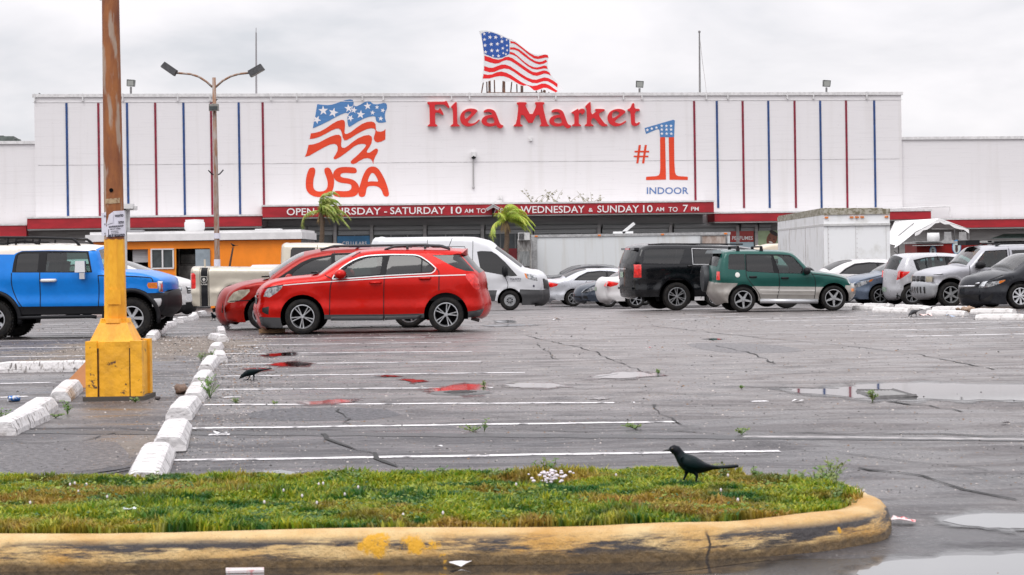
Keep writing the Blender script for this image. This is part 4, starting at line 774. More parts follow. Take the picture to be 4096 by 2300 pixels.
def dist_poly(P, L):
    P = np.asarray(P, float); L = np.asarray(L, float); d = np.full(len(P), 1e9)
    for a, b in zip(L[:-1], L[1:]):
        ab = b-a; q = max(1e-12, ab@ab); t = np.clip(((P-a)@ab)/q, 0, 1); d = np.minimum(d, np.hypot(*(P-(a+t[:, None]*ab)).T))
    return d
def rim_mb(R, n, style, hub=.16):
    """alloy wheel face looking along -Y at y=0, outer radius R"""
    f = MB(); f.lathe([(R*1.0, .02), (R*1.0, -.012), (R*.93, -.014), (R*.90, .004), (R*.88, .05), (R*.86, .12)], (0, 0, 0), 'Y', 36)
    f.lathe([(.0001, -.014), (R*hub, -.012), (R*hub*1.15, .01), (R*hub*1.1, .04)], (0, 0, 0), 'Y', 18)
    def spoke(a, w0, w1, da=0.0):
        c, s = math.cos(a), math.sin(a); c2, s2 = math.cos(a+da), math.sin(a+da)
        p0 = Vector((c, 0, s))*R*hub*.9; p1 = Vector((c2, 0, s2))*R*.93; d = (p1-p0).normalized(); nn = Vector((-d.z, 0, d.x)); vs = []
        for p, w, y in ((p0, w0, -.004), (p0.lerp(p1, .5), (w0+w1)/2*.95, .004), (p1, w1, -.006)):
            for sg, yy in ((-1, .035), (-.8, 0), (.8, 0), (1, .035)): q = p+nn*w*R*sg; vs.append((q.x, y+yy, q.z))
        f.add(vs, [(r*4+k, r*4+k+1, r*4+5+k, r*4+4+k) for r in range(2) for k in range(3)])
    for k in range(n):
        a = math.pi/2+2*math.pi*k/n
        if style == 'double': spoke(a-.09, .045, .055, -.07); spoke(a+.09, .045, .055, .07)
        elif style == 'wide': spoke(a, .13, .17)
        elif style == 'star': spoke(a, .17, .10)
        elif style == 'cap': spoke(a, .09, .15)
        else: spoke(a, .06, .08)
    if style == 'steel':
        f.lathe([(R*.55, -.004), (R*.9, .0)], (0, 0, 0), 'Y', 36)
    for k in range(5):
        a = math.pi/2+.3+2*math.pi*k/5; f.lathe([(.0001, -.024), (R*.045, -.022), (R*.045, 0)], (math.cos(a)*R*hub*.62, 0, math.sin(a)*R*hub*.62), 'Y', 6)
    return f
def make_wheel(parent, x, y, z, R, rr, n, style, rimmat, side=-1, knob=False, w=.22, cap=None):
    e = bpy.data.objects.new('wheel', None); COL.objects.link(e); e.parent = parent; e.location = (x, y, z); e.empty_display_size = .1
    e.rotation_euler = (0, random.uniform(0, 1.2), math.pi if side > 0 else 0)
    t = MB(); s = R-rr
    prof = [(rr*.97, .03), (rr, -.005), (rr+s*.25, -.022), (rr+s*.55, -.026), (rr+s*.85, -.012), (R-.004, .02), (R, .05), (R, w-.05), (R-.02, w-.01), (rr, w), (rr*.9, w-.02)]
    t.lathe(prof, (0, 0, 0), 'Y', 48)
    if knob:
        for k in range(44):
            a = 2*math.pi*k/44
            for yy in ((.02 if k % 2 else .045), w-.05): t.box((math.cos(a)*(R+.002), yy, math.sin(a)*(R+.002)), (.035, .05, .026), ry=-a+math.pi/2)
    t.build('tyre', M_RUB, e, smooth=True, auto=40)
    r = rim_mb(rr, n, style); r.build('rim', rimmat, e, smooth=True, auto=35)
    b = MB(); b.lathe([(.0001, .07), (rr*.62, .07), (rr*.62, .09), (rr*.9, .11), (rr*.9, .2)], (0, 0, 0), 'Y', 20); b.build('brake_disc', M_DARK, e)
    return e
def build_car(name, label, cat, spec, Y0=None, px0=None, yaw=0.0, tr=None, loc=None, flip=False, group=None):
    """spec shapes are polygons on the near side of the body: traced (tr: crop -> photograph px, unprojected on to the side plane) or in metres (loc)"""
    S = spec; W = S['W']; th = math.radians(yaw); d = Vector((math.cos(th), math.sin(th))); n2 = Vector((-math.sin(th), math.cos(th)))
    if tr is not None:
        a0, _ = ray(px0, 1000); P0 = Vector((a0*Y0, Y0)); zg = G(Y0)
        def T(p):
            q = tr(p); a, b = ray(*q); t = n2.dot(P0)/n2.dot(Vector((a, 1))); x = (Vector((a*t, t))-P0).dot(d); return (x, t*b+EYE-zg)
    else:
        P0 = Vector(loc); zg = G(loc[1]); T = (lambda p: (-p[0], p[1])) if flip else (lambda p: (p[0], p[1]))
    TT = lambda L: [T(p) for p in L]
    wh = [T((w[0], w[1])) for w in S['wheels']]
    if tr is not None:
        wr = []
        for w, c in zip(S['wheels'], wh): e_ = T((w[0], w[1]+w[2])); wr.append(abs(c[1]-e_[1]))
        R = S.get('R') or sum(wr)/len(wr); wh = [(c[0], R) for c in wh]
    else: R = S['R']; wh = [(c[0], R) for c in wh]
    xs_ = [p[0] for p in TT(S['top'])]; xc = (min(xs_)+max(xs_))/2
    T0 = T; dl = dr = 0.0
    if tr is not None and yaw <= 5:
        bu = .9*S.get('bulge', .12); e0, e1 = min(xs_)-xc, max(xs_)-xc; X0 = P0[0]+min(xs_)*d[0]; X1 = P0[0]+max(xs_)*d[0]
        dr = max(0.0, bu-X1*(W/2)/P0[1]); dl = max(0.0, bu+X0*(W/2)/P0[1])
    def T(p):
        x, z = T0(p); x -= xc
        if dr: x -= dr*min(1, max(0, (x-(e1-1.0))/1.0))**2
        if dl: x += dl*min(1, max(0, ((e0+1.0)-x)/1.0))**2
        return (x, z) 
    TT = lambda L: [T(p) for p in L]
    wh = sorted([(w[0]-xc, w[1]) for w in wh]); RA = S.get('ra', R*1.22)
    c3_ = P0+d*xc+n2*W/2
    car = thing(name, label, cat, (c3_.x, c3_.y, zg), th, group)
    top = TT(S['top'])
    if top[0][0] > top[-1][0]: top = top[::-1]
    top = catmull(top, .06); zr = S.get('rocker', .26)
    # bottom run, right to left, with wheel arches
    bot = []; xr, zr_ = top[-1]; xl, zl_ = top[0]; cur = zr_
    segz = [zr_]+[zr]*(len(wh)-1)+[zl_]
    for k, (wx, wz) in enumerate(sorted(wh, reverse=True)):
        za, zb_ = segz[k], segz[k+1]
        a0 = math.asin(max(-1, min(1, (za-wz)/RA))); a1 = math.pi-math.asin(max(-1, min(1, (zb_-wz)/RA)))
        if wx+RA*math.cos(a0) > xr-.03: a0 = math.acos(max(-1, min(1, (xr-.03-wx)/RA)))
        if wx+RA*math.cos(a1) < xl+.03: a1 = math.acos(max(-1, min(1, (xl+.03-wx)/RA)))
        m = 16
        for q in range(m+1): a = a0+(a1-a0)*q/m; bot.append((wx+RA*math.cos(a), wz+RA*math.sin(a)))
    dense = []
    loop = top+bot
    arcs = bot
    # boundary loop densified
    for i in range(len(loop)):
        a, b = Vector(loop[i]), Vector(loop[(i+1) % len(loop)]); m = max(1, int((b-a).length/.12))
        for k in range(m): q = a.lerp(b, k/m); dense.append((q.x, q.y))
    loop = dense
    x0, x1 = min(p[0] for p in top), max(p[0] for p in top); z1 = max(p[1] for p in top)
    zb = S.get('belt'); zb = T(zb)[1] if isinstance(zb, tuple) else (zb or .62*z1); rs = S.get('rs', .09); tum = S.get('tumble', .13); fr = S.get('fr', .38)
    topA = np.array(top)
    def hw(P):
        P = np.asarray(P, float); x, z = P[:, 0], P[:, 1]; w = np.full(len(P), W/2)
        up = np.clip((z-zb)/(z1-zb), 0, 1.1); w -= tum*up**1.15
        w += .022*np.exp(-((z-zr-.20)/.07)**2)-.012*np.exp(-((z-zr-.38)/.08)**2); lo = np.clip((zb-z)/zb, 0, 1); w -= .055*np.clip(lo-.25, 0, 1)**1.3*1.2
        w += .018*np.exp(-((z-(zb-.12))/.10)**2)                       # shoulder line
        for wx, wz in wh:
            r = np.hypot(x-wx, z-wz); w += .022*np.exp(-((r-RA-.03)/.09)**2)*(z < zb+.1)
        for e_, sg in ((x0, 1), (x1, -1)):
            q = np.clip((fr-(x-e_)*sg)/fr, 0, 1); w -= S.get('frd', .30)*W/2*q**2.4
        dd = np.clip(dist_poly(P, topA), 0, rs); w -= rs*(1-np.sqrt(np.clip(1-(1-dd/rs)**2, 0, 1)))
        return w
    # regions
    regs = []
    for r in S.get('regions', []):
        regs.append((r[0], r[1], catmull(TT(r[2])+[T(r[2][0])], .10, 50)[:-1] if len(r) > 3 and r[3] else TT(r[2])))
    vs = [Vector(p) for p in loop]; es = [(i, (i+1) % len(loop)) for i in range(len(loop))]
    cons = [loop+[loop[0]]]
    for nm, m_, P in regs:
        n0 = len(vs); Q = []
        for i in range(len(P)):
            a, b = Vector(P[i]), Vector(P[(i+1) % len(P)]); k_ = max(1, int((b-a).length/.12))
            for k in range(k_): Q.append(a.lerp(b, k/k_))
        vs += Q; es += [(n0+i, n0+(i+1) % len(Q)) for i in range(len(Q))]; cons.append([(q.x, q.y) for q in Q]+[(Q[0].x, Q[0].y)])
    grid = []
    g = S.get('grid', .085)
    for i, x in enumerate(np.arange(x0, x1, g)):
        for z in np.arange(.15, z1, g): grid.append((x+random.uniform(-.004, .004), z+(g/2 if i % 2 else 0)))
    for k in range(1, len(top)-1):
        t = Vector(top[k+1])-Vector(top[k-1]); t.normalize(); nn = Vector((t.y, -t.x))
        for o in (.18, .5, 1.0):
            q = Vector(top[k])+nn*o*rs; grid.append((q.x, q.y))
    for wx, wz in wh:
        for rr_ in (RA+.035, RA+.08, RA+.14):
            for k in range(26): a = math.pi*(-.1+1.2*k/25); grid.append((wx+rr_*math.cos(a), wz+rr_*math.sin(a)))
    grid = np.array(grid); ok = inpoly(grid, loop)
    for L in cons: ok &= dist_poly(grid, L) > .011
    grid = grid[ok]
    vs += [Vector(p) for p in grid]
    r_ = delaunay_2d_cdt(vs, es, [], 0, 1e-6); V2 = np.array([(v.x, v.y) for v in r_[0]]); F2 = [tuple(f) for f in r_[2]]
    C2 = np.array([V2[list(f)].mean(0) for f in F2]); ok = inpoly(C2, loop); F2 = [f for f, k in zip(F2, ok) if k]; C2 = C2[ok]
    own = np.full(len(F2), -1)
    for i, (nm, m_, P) in enumerate(regs): own[inpoly(C2, P)] = i
    Hw = hw(V2)
    # orient all faces the same way
    F2 = [f if area([V2[i] for i in f]) > 0 else f[::-1] for f in F2]
    paintm = S['paint']
    body = MB(); mats = [paintm, M_BLACK, M_DARK]+S.get('extra_mats', [])
    def side_faces(mb, sel, sgn, off=0.0, shrink=0.0):
        used = sorted({i for f in sel for i in f}); ix = {v: k for k, v in enumerate(used)}
        mb.add([(V2[i][0], sgn*(Hw[i]+off), V2[i][1]) for i in used], [tuple(ix[i] for i in (f if sgn < 0 else f[::-1])) for f in sel])
    mset = {}
    for i in range(len(regs)): mset.setdefault(regs[i][0], []).append(i)
    bodyside = [f for f, o in zip(F2, own) if o < 0 or regs[o][0] == 'body']
    body.m = 0; side_faces(body, [f for f, o in zip(F2, own) if o < 0], -1); side_faces(body, [f for f, o in zip(F2, own) if o < 0 or regs[o][0].startswith('door')], 1)
    for i, (nm, m_, P) in enumerate(regs):
        sel = [f for f, o in zip(F2, own) if o == i]
        if not sel: continue
        glass = 'window' in nm
        p_ = MB(); side_faces(p_, sel, -1, -.012 if glass else 0.0); 
        if nm.startswith('body:'):
            if m_ not in mats: mats.append(m_)
            body.m = mats.index(m_); side_faces(body, sel, -1); side_faces(body, sel, 1); body.m = 0; continue
        ob = p_.build(nm, m_, car, smooth=True)
        if not nm.startswith('door'):
            if glass: p2 = MB(); side_faces(p2, sel, 1, -.012); p2.build(nm, m_, car, smooth=True)
            elif not nm.startswith(('head', 'tail', 'turn')):
                if m_ not in mats: mats.append(m_)
                body.m = mats.index(m_); side_faces(body, sel, 1); body.m = 0
            else: p2 = MB(); side_faces(p2, sel, 1, 0); p2.build(nm, m_, car, smooth=True)
    # skin over nose, bonnet, roof and tail
    NY = 12; tt = [-1, -.97, -.9, -.78, -.55, -.28, 0, .28, .55, .78, .9, .97, 1]; w_top = hw(topA); cb = S.get('bulge', .12)
    nrm = []
    for i in range(len(top)):
        t = Vector(top[min(i+1, len(top)-1)])-Vector(top[max(0, i-1)]); t.normalize(); nrm.append(Vector((-t.y, t.x)))
    def skinpt(i, t, off=0.0):
        c = (S.get('crown', .035)+cb*abs(nrm[i].x))*(1-abs(t)**2.2)+off; return (top[i][0]+nrm[i].x*c, t*w_top[i], top[i][1]+nrm[i].y*c)
    SK = [[skinpt(i, t) for t in tt] for i in range(len(top))]
    gl = [(a, b, nm, m_) for a, b, nm, m_ in [(T((g_[0], g_[1] if len(g_) > 4 else 0))[0] if False else g_[0], g_[1], g_[2], g_[3]) for g_ in S.get('skin', [])]]
    seg = {}
    for nm, m_, pa, pb in S.get('skin', []):
        A, B = T(pa), T(pb); ia = min(range(len(top)), key=lambda i: (top[i][0]-A[0])**2+(top[i][1]-A[1])**2); ib = min(range(len(top)), key=lambda i: (top[i][0]-B[0])**2+(top[i][1]-B[1])**2)
        seg[(min(ia, ib), max(ia, ib))] = (nm, m_)
    segs = {}
    for i in range(len(top)-1):
        for k in range(len(tt)-1):
            key = 0
            for (ia, ib), (nm, m_) in seg.items():
                full = nm.startswith('body:')
                if ia <= i < ib and (full or .85 > abs((tt[k]+tt[k+1])/2)): key = (ia, ib)
            segs.setdefault(key, []).append((i, k))
    for key, L in segs.items():
        used = sorted({(i+a, k+b) for i, k in L for a in (0, 1) for b in (0, 1)}); ix = {u: j for j, u in enumerate(used)}
        fs = [(ix[(i, k)], ix[(i, k+1)], ix[(i+1, k+1)], ix[(i+1, k)]) for i, k in L]; vv = [SK[i][k] for i, k in used]
        if key == 0: body.m = 0; body.add(vv, [f[::-1] for f in fs])
        else:
            nm, m_ = seg[key]
            if nm.startswith('body:'):
                if m_ not in mats: mats.append(m_)
                body.m = mats.index(m_); body.add(vv, [f[::-1] for f in fs]); body.m = 0
            else: p_ = MB(); p_.add(vv, [f[::-1] for f in fs]); p_.build(nm, m_, car, smooth=True)
    # underside, wheel wells, cabin
    body.m = 2
    zf = zr+.03; fl_ = [(x0+.35, zf), (x1-.35, zf)]
    xb = sorted([wh[0][0]-RA, wh[0][0]+RA, wh[-1][0]-RA, wh[-1][0]+RA])
    wi = W/2-.08
    def plate(xa, xb_, z): body.add([(xa, -wi, z), (xb_, -wi, z), (xb_, wi, z), (xa, wi, z)], [(0, 3, 2, 1)])
    plate(xb[1]-.02, xb[2]+.02, zr+.01); 
    if xb[0] > x0+.25: plate(x0+.2, xb[0]+.02, min(zl_+.02, .5))
    if xb[3] < x1-.25: plate(xb[3]-.02, x1-.2, min(zr_+.02, .5))
    for wx, wz in wh:
        A = [(wx+RA*1.0*math.cos(math.pi*q/14-.25*(1-q/7)), wz+RA*math.sin(math.pi*q/14-.25*(1-q/7))) for q in range(15)]
        for sg in (-1, 1):
            hwA = [h_-.015 for h_ in hw(A)]; body.add([(x, sg*h_, z) for (x, z), h_ in zip(A, hwA)]+[(x, sg*(W/2-.42), z) for x, z in A], [(i, i+1, 16+i-0-0, 15+i) if False else (i, i+1, 15+i+1, 15+i) for i in range(14)])
            body.add([(x, sg*(W/2-.42), z) for x, z in A], [tuple(range(15))])
        body.tube([(wx, -W/2+.2, wz), (wx, W/2-.2, wz)], .06, 6)
    body.box(((wh[0][0]+wh[-1][0])/2, 0, zr+.06), (wh[-1][0]-wh[0][0]-.9, W-.5, .16))
    body.m = 1
    def onside(P, off=.004):
        h_ = hw(P); return [(x, -(w_+off), z) for (x, z), w_ in zip(P, h_)]
    for s in S.get('seams', []):
        w_ = .0085 if len(s) < 2 or not isinstance(s, dict) else s['w']; pts = s['p'] if isinstance(s, dict) else s; P = catmull(TT(pts), .07, 60)
        mi = 1
        if isinstance(s, dict) and 'm' in s:
            if s['m'] not in mats: mats.append(s['m'])
            mi = mats.index(s['m'])
        body.m = mi; a = []; 
        for i in range(len(P)):
            t = Vector(P[min(i+1, len(P)-1)])-Vector(P[max(i-1, 0)]); t = t.normalized() if t.length > 0 else Vector((1, 0)); nn = Vector((-t.y, t.x))*w_
            a += [(P[i][0]+nn.x, P[i][1]+nn.y), (P[i][0]-nn.x, P[i][1]-nn.y)]
        body.add(onside(a, .005 if mi == 1 else .009), [(2*i, 2*i+2, 2*i+3, 2*i+1) for i in range(len(P)-1)])
    b_ = body.build('body', mats, car, smooth=True)
    bm = bmesh.new(); bm.from_mesh(b_.data); bmesh.ops.remove_doubles(bm, verts=bm.verts, dist=.0006); bm.to_mesh(b_.data); bm.free(); b_.data.set_sharp_from_angle(angle=math.radians(48))
    # cabin
    ci = MB(); cx0 = S.get('cabin'); 
    if cx0:
        ca, cb_ = sorted((T(cx0[0])[0], T(cx0[1])[0])); zfl = zb-.10
        ci.box(((ca+cb_)/2, 0, zfl-.25), (cb_-ca, W-.35, .2)); nose = 1 if S['face'] == 'R' else -1
        front = cb_ if nose > 0 else ca
        for dx in ([.95, 1.85] if cb_-ca > 2.2 else [.95]):
            for sy in (-.36, .36):
                X = front-nose*dx; ci.box((X, sy, zfl+.02), (.16, .46, .62), ry=nose*.18); ci.box((X-nose*.05, sy, zfl+.42), (.10, .24, .2)); ci.box((X+nose*.25, sy, zfl-.2), (.45, .46, .12))
        ci.box((front-nose*.15, 0, zfl-.02), (.35, W-.4, .16)); ci.build('seats', M_INT, car)
    # wheels
    rm = S.get('rimmat', M_RIM); 
    for wx, wz in wh:
        yy = float(hw([(wx, wz+RA+.02)])[0])-.03
        for sg in (-1, 1): make_wheel(car, wx, sg*yy, wz, R, R*S.get('rimf', .66), S.get('spokes', 5), S.get('style', 'std'), rm, sg, S.get('knob', False))
    # lens / trim patches on the nose or tail: given as (y,z) polygons
    def end_patch(end, nm, m_, yz, off=.012, parent=None, sub=6):
        idx = range(0, len(top)//2) if end == 'L' else range(len(top)-1, len(top)//2, -1); idx = list(idx)
        zs = [top[i][1] for i in idx]
        def pt(y, z):
            j = 0
            for q in range(len(idx)-1):
                if (zs[q]-z)*(zs[q+1]-z) <= 0: j = q; break
            else: j = 0 if z < min(zs) else len(idx)-2
            i0, i1 = idx[j], idx[j+1]; f = (z-zs[j])/((zs[j+1]-zs[j]) or 1e-6); f = max(0, min(1, f)); w_ = w_top[i0]*(1-f)+w_top[i1]*f; t = max(-1, min(1, y/w_))
            a, b = skinpt(i0, t, off), skinpt(i1, t, off); return (a[0]*(1-f)+b[0]*f, y, z)
        P = []
        for i in range(len(yz)):
            a, b = yz[i], yz[(i+1) % len(yz)]; k_ = max(1, int(math.hypot(a[0]-b[0], a[1]-b[1])/.06))
            P += [(a[0]+(b[0]-a[0])*k/k_, a[1]+(b[1]-a[1])*k/k_) for k in range(k_)]
        G_ = [(y, z) for y in np.arange(-1.1, 1.1, .07) for z in np.arange(.1, 2.0, .07)]; G_ = np.array(G_); k_ = inpoly(G_, P) & (dist_poly(G_, P+[P[0]]) > .015)
        v2 = [Vector(p) for p in P]+[Vector(p) for p in G_[k_]]; r2 = delaunay_2d_cdt(v2, [(i, (i+1) % len(P)) for i in range(len(P))], [], 0, 1e-6)
        vv = [tuple(v) for v in r2[0]]; ff = [tuple(f) for f in r2[2]]; cc = np.array([np.mean([vv[i] for i in f], 0) for f in ff]); kk = inpoly(cc, P)
        mb_ = MB(); sgn = -1 if end == 'L' else 1
        mb_.add([pt(*v) for v in vv], [(f if (area([vv[i] for i in f]) > 0) == (sgn > 0) else f[::-1]) for f, q in zip(ff, kk) if q])
        return mb_.build(nm, m_, parent or car, smooth=True)
    for e_ in S.get('ends', []): end_patch(*e_)
    car_api = dict(car=car, T=T, hw=hw, W=W, top=top, wh=wh, R=R, z1=z1, x0=x0, x1=x1, body=b_, end_patch=end_patch, onside=onside, skinpt=skinpt)
    return car_api
def side_prism(api, name, m_, P, out, inn=0.0, tr=True, parent=None, bev=True):
    """a piece standing proud of the near side: polygon P, from the panel out by `out`"""
    Q = [api['T'](p) for p in P] if tr else P; h = api['hw'](Q); mb = MB(); n = len(Q); c = (sum(q[0] for q in Q)/n, sum(q[1] for q in Q)/n)
    L0 = [(x, -(w_-inn), z) for (x, z), w_ in zip(Q, h)]; L1 = [(c[0]+(x-c[0])*.97, -(w_+out*.75), c[1]+(z-c[1])*.97) for (x, z), w_ in zip(Q, h)]; L2_ = [(c[0]+(x-c[0])*.8, -(w_+out), c[1]+(z-c[1])*.8) for (x, z), w_ in zip(Q, h)]
    V2, F2 = tri2d(Q); mb.add(L0+L1+L2_, [(i, (i+1) % n, n+(i+1) % n, n+i) for i in range(n)]+[(n+i, n+(i+1) % n, 2*n+(i+1) % n, 2*n+i) for i in range(n)]+[tuple(range(2*n, 3*n))])
    return mb.build(name, m_, parent or api['car'], smooth=True, auto=50)
def door_handle(api, a, b, th=.028, m_=None, off=.045, parent=None):
    A, B = api['T'](a), api['T'](b); hA = float(api['hw']([A])[0]); mb = MB(); x0, x1 = min(A[0], B[0]), max(A[0], B[0]); z = (A[1]+B[1])/2
    mb.tube([(x0, -hA+.01, z), (x0+.02, -hA-off*.8, z), ((x0+x1)/2, -hA-off, z), (x1-.02, -hA-off*.8, z), (x1, -hA+.01, z)], th*.6, 6); return mb.build('handle', m_ or api['body'].data.materials[0], parent or api['car'], smooth=True)
def mirror_part(api, p, w, h, m_, stalk=True, far=True, glassside=None, d=.14):
    x, z = api['T'](p); y = float(api['hw']([(x, z)])[0]); 
    for sg in ((-1, 1) if far else (-1,)):
        mb = MB(); mb.ball((x, sg*(y+.14), z), 1, 12, 8, (w/2, d, h/2)); mb.box((x, sg*(y+.03), z-h*.25), (w*.35, .12, h*.3)); mb.build('mirror', m_, api['car'], smooth=True)
M_SATIN = mat('satin_trim', (.50, .50, .51), .3, .5)
M_HL = mat('headlight_lens', (.62, .64, .66), .08, .35, coat=1, col2=(.18, .19, .20), vs=14, lo=.42, hi=.56); M_HLF = mat('hazed_headlight', (.55, .50, .38), .3, .1, coat=.6, col2=(.32, .29, .22), vs=9)
M_TL = mat('taillight_red', (.90, .02, .012), .12, .0, coat=1, col2=(.55, .006, .006), vs=12, lo=.4, hi=.6); M_AMB = mat('indicator_amber', (.85, .22, .01), .15, 0, coat=1, var=.4, vs=16)
M_GRIL = mat('grille_black', (.012, .012, .013), .35); M_PLATE = mat('licence_plate', (.50, .55, .50), .4, col2=(.12, .25, .14), vs=22); M_CLAD = mat('grey_cladding', (.045, .045, .048), .5, bump=.15)
M_STEEL = mat('steel_wheel', (.42, .43, .44), .4, .55, var=.3, vs=15)
# ---- red crossover in the foreground
E1 = crop(1000, 960, 2.576)
M_REDP = mat('paint_bright_red', (.52, .006, .002), .24, .30, .28, var=.08, vs=5, spec=.15)
S = dict(W=1.84, paint=M_REDP, face='L', belt=(1300, 400), tumble=.20, R=.352, ra=.435, rocker=.30, rs=.10, spokes=5, style='double', rimf=.68, bulge=.10,
 top=[(150,905),(95,880),(70,800),(48,740),(50,690),(72,640),(75,580),(85,545),(118,500),(160,465),(240,430),(400,400),(600,378),(700,366),(770,330),(870,262),(960,205),(1050,160),(1130,128),(1250,110),(1400,100),(1600,97),(1850,97),(2050,103),(2150,112),(2210,124),(2205,140),(2170,158),(2230,215),(2320,300),(2385,350),(2412,440),(2415,500),(2440,570),(2462,640),(2466,690),(2445,745),(2405,790),(2300,800)],
 wheels=[(540,808,178),(2020,786,178)], cabin=((800,400),(2250,400)),
 skin=[('windshield', M_WIND, (705,365), (1070,152)), ('rear_window', M_TINT, (2180,165), (2375,345))],
 seams=[[(770,362),(845,400),(825,520),(820,770)],[(1400,150),(1385,370),(1378,560),(1378,835)],[(1912,290),(1945,325),(1947,520)],[(1040,172),(1130,122)],[(120,505),(340,462)],
   dict(p=[(345,466),(560,447),(830,428),(1380,392),(1800,372),(2240,358)], w=.009, m=mat('pinstripe_white', (.75,.72,.72), .4)),
   dict(p=[(848,400),(880,340),(960,268),(1080,198),(1200,163),(1400,150),(1600,150),(1700,154),(1760,172),(1850,232),(1915,290),(1900,322),(1870,342),(1600,356),(1380,368),(1100,388),(848,402)], w=.010, m=M_SATIN)],
 regions=[('body:frame', M_BLACK, [(855,398),(885,342),(965,270),(1082,201),(1200,166),(1400,154),(1600,154),(1700,158),(1755,177),(1843,235),(1903,292),(1890,318),(1865,336),(1600,352),(1380,363),(1100,383)]),
  ('window', M_CLEAR, [(955,320),(1000,280),(1090,222),(1200,182),(1362,168),(1352,260),(1338,352),(1150,368),(1000,378),(960,378)]),
  ('window', M_TINT, [(1436,160),(1600,158),(1690,163),(1750,185),(1762,200),(1758,330),(1600,344),(1397,356),(1412,250)]),
  ('quarter_window', M_TINT, [(1776,205),(1838,242),(1893,294),(1880,314),(1862,326),(1772,330)]),
  ('rear_quarter_window', M_TINT, [(1868,156),(2000,152),(2165,152),(2220,200),(2345,325),(2240,318),(2130,288),(2030,240),(1940,190)]),
  ('headlight', M_HL, [(340,462),(325,500),(280,540),(200,592),(135,583),(150,540),(175,505),(215,480),(280,465)]),
  ('taillight', M_TL, [(2235,352),(2290,345),(2340,345),(2392,400),(2412,505),(2365,512),(2330,490),(2290,440),(2245,390)]),
  ('body:bumper', M_CLAD, [(60,795),(330,800),(390,850),(380,940),(60,940)]), ('body:sill', M_CLAD, [(740,770),(1500,765),(1800,757),(1830,850),(740,860)]),
  ('body:bumper', M_CLAD, [(2230,738),(2350,728),(2480,708),(2480,820),(2230,820)]), ('fog_light', M_GRIL, [(120,700),(195,685),(190,772),(150,760),(118,740)])])
eq = build_car('parked_suv', 'bright red crossover parked broadside nearest the camera with a white pinstripe', 'suv', S, Y0=38.6, px0=1500, yaw=0, tr=E1)
side_prism(eq, 'door_sill_trim', M_CLAD, [(830,790),(1375,786),(1375,828),(830,832)], .02); side_prism(eq, 'door_sill_trim', M_CLAD, [(1385,786),(1770,775),(1740,812),(1385,826)], .02)
door_handle(eq, (1240,442), (1348,436), .045); door_handle(eq, (1748,398), (1856,392), .045)
mirror_part(eq, (935,352), .24, .19, M_REDP)
for sg in (-1, 1):
    mb = MB(); y = sg*.62; z = eq['z1']+.02; xa, xb_ = eq['T']((1375, 100))[0], eq['T']((2060, 105))[0]
    mb.tube([(xa, y, z-.02), (xa+.22, y, z+.045), (xa+.6, y, z+.065), (xb_-.55, y, z+.062), (xb_-.2, y, z+.04), (xb_, y, z-.03)], [.02, .03, .026, .026, .035, .02], 6)
    for fx in (.35, .62): mb.box((xa+(xb_-xa)*fx, y, z+.02), (.05, .04, .07))
    mb.build('roof_rail', M_CLAD, eq['car'], smooth=True)
eq['end_patch']('L', 'grille', M_GRIL, [(-.55,.80),(.55,.80),(.62,.92),(-.62,.92)]); eq['end_patch']('L', 'grille', M_GRIL, [(-.5,.60),(.5,.60),(.55,.72),(-.55,.72)]); eq['end_patch']('L', 'chrome_bar', M_CHR, [(-.5,.735),(.5,.735),(.5,.78),(-.5,.78)], .02)
eq['end_patch']('R', 'licence_plate', M_PLATE, [(-.16,.82),(.16,.82),(.16,.96),(-.16,.96)])
mb = MB(); xx, zz = eq['T']((2015, 90)); mb.tube([(xx, 0, zz-.05), (xx+.11, 0, zz+.22)], .006, 4); mb.build('antenna', M_BLACK, eq['car'])
mb = MB(); xx, zz = eq['T']((640, 372)); mb.box((xx, 0, zz+.07), (.12, 1.1, .03)); mb.build('wiper', M_BLACK, eq['car'])
mb = MB(); xx, zz = eq['T']((2300, 820)); mb.tube([(xx, -.5, zz+.01), (xx+.16, -.52, zz-.03)], .035, 8); mb.build('exhaust_pipe', mat('exhaust', (.12,.11,.11), .5, .6), eq['car'])

# ---- maroon minivan behind
V1 = crop(700, 850, 1.84)
M_MAR = mat('paint_maroon', (.32, .008, .003), .30, .2, .28, var=.12, vs=5, spec=.15)
S = dict(W=1.95, paint=M_MAR, face='L', belt=(900, 490), tumble=.20, R=.345, ra=.42, rocker=.26, spokes=7, style='std', rimf=.68, bulge=.22, fr=.6, frd=.36,
 top=[(400,810),(345,800),(322,760),(320,715),(328,670),(340,635),(362,600),(420,565),(500,535),(600,512),(690,500),(720,470),(800,408),(870,360),(940,322),(1010,300),(1080,285),(1180,274),(1300,268),(1500,266),(1750,268),(1950,278),(2020,300),(2060,400),(2085,520),(2095,640),(2090,740),(2060,790)],
 wheels=[(651,744,118),(1723,728,118)], cabin=((800,500),(2000,500)),
 skin=[('windshield', M_WIND, (695,497), (945,320))],
 seams=[[(1168,290),(1172,480),(1160,760)],[(690,520),(790,500),(800,640),(790,760)],[(380,655),(560,645)]],
 regions=[('body:frame', M_BLACK, [(735,500),(800,452),(850,420),(920,370),(1000,335),(1145,312),(1150,300),(1400,292),(1800,296),(1960,310),(2000,460),(1500,476),(1150,482),(900,494)]),
  ('window', M_TINT, [(845,472),(880,430),(950,380),(1020,348),(1145,322),(1152,468),(900,484)]), ('window', M_TINT, [(1172,312),(1400,302),(1540,302),(1540,464),(1178,472)]), ('window', M_TINT, [(1570,304),(1900,310),(1950,440),(1570,462)]),
  ('headlight', M_HLF, [(358,662),(380,625),(420,588),(470,570),(545,565),(550,580),(520,610),(470,645),(420,662),(380,665)])])
qv = build_car('parked_minivan', 'dark red minivan with scuffed nose parked right behind the bright red crossover', 'minivan', S, Y0=42.0, px0=1400, yaw=0, tr=V1)
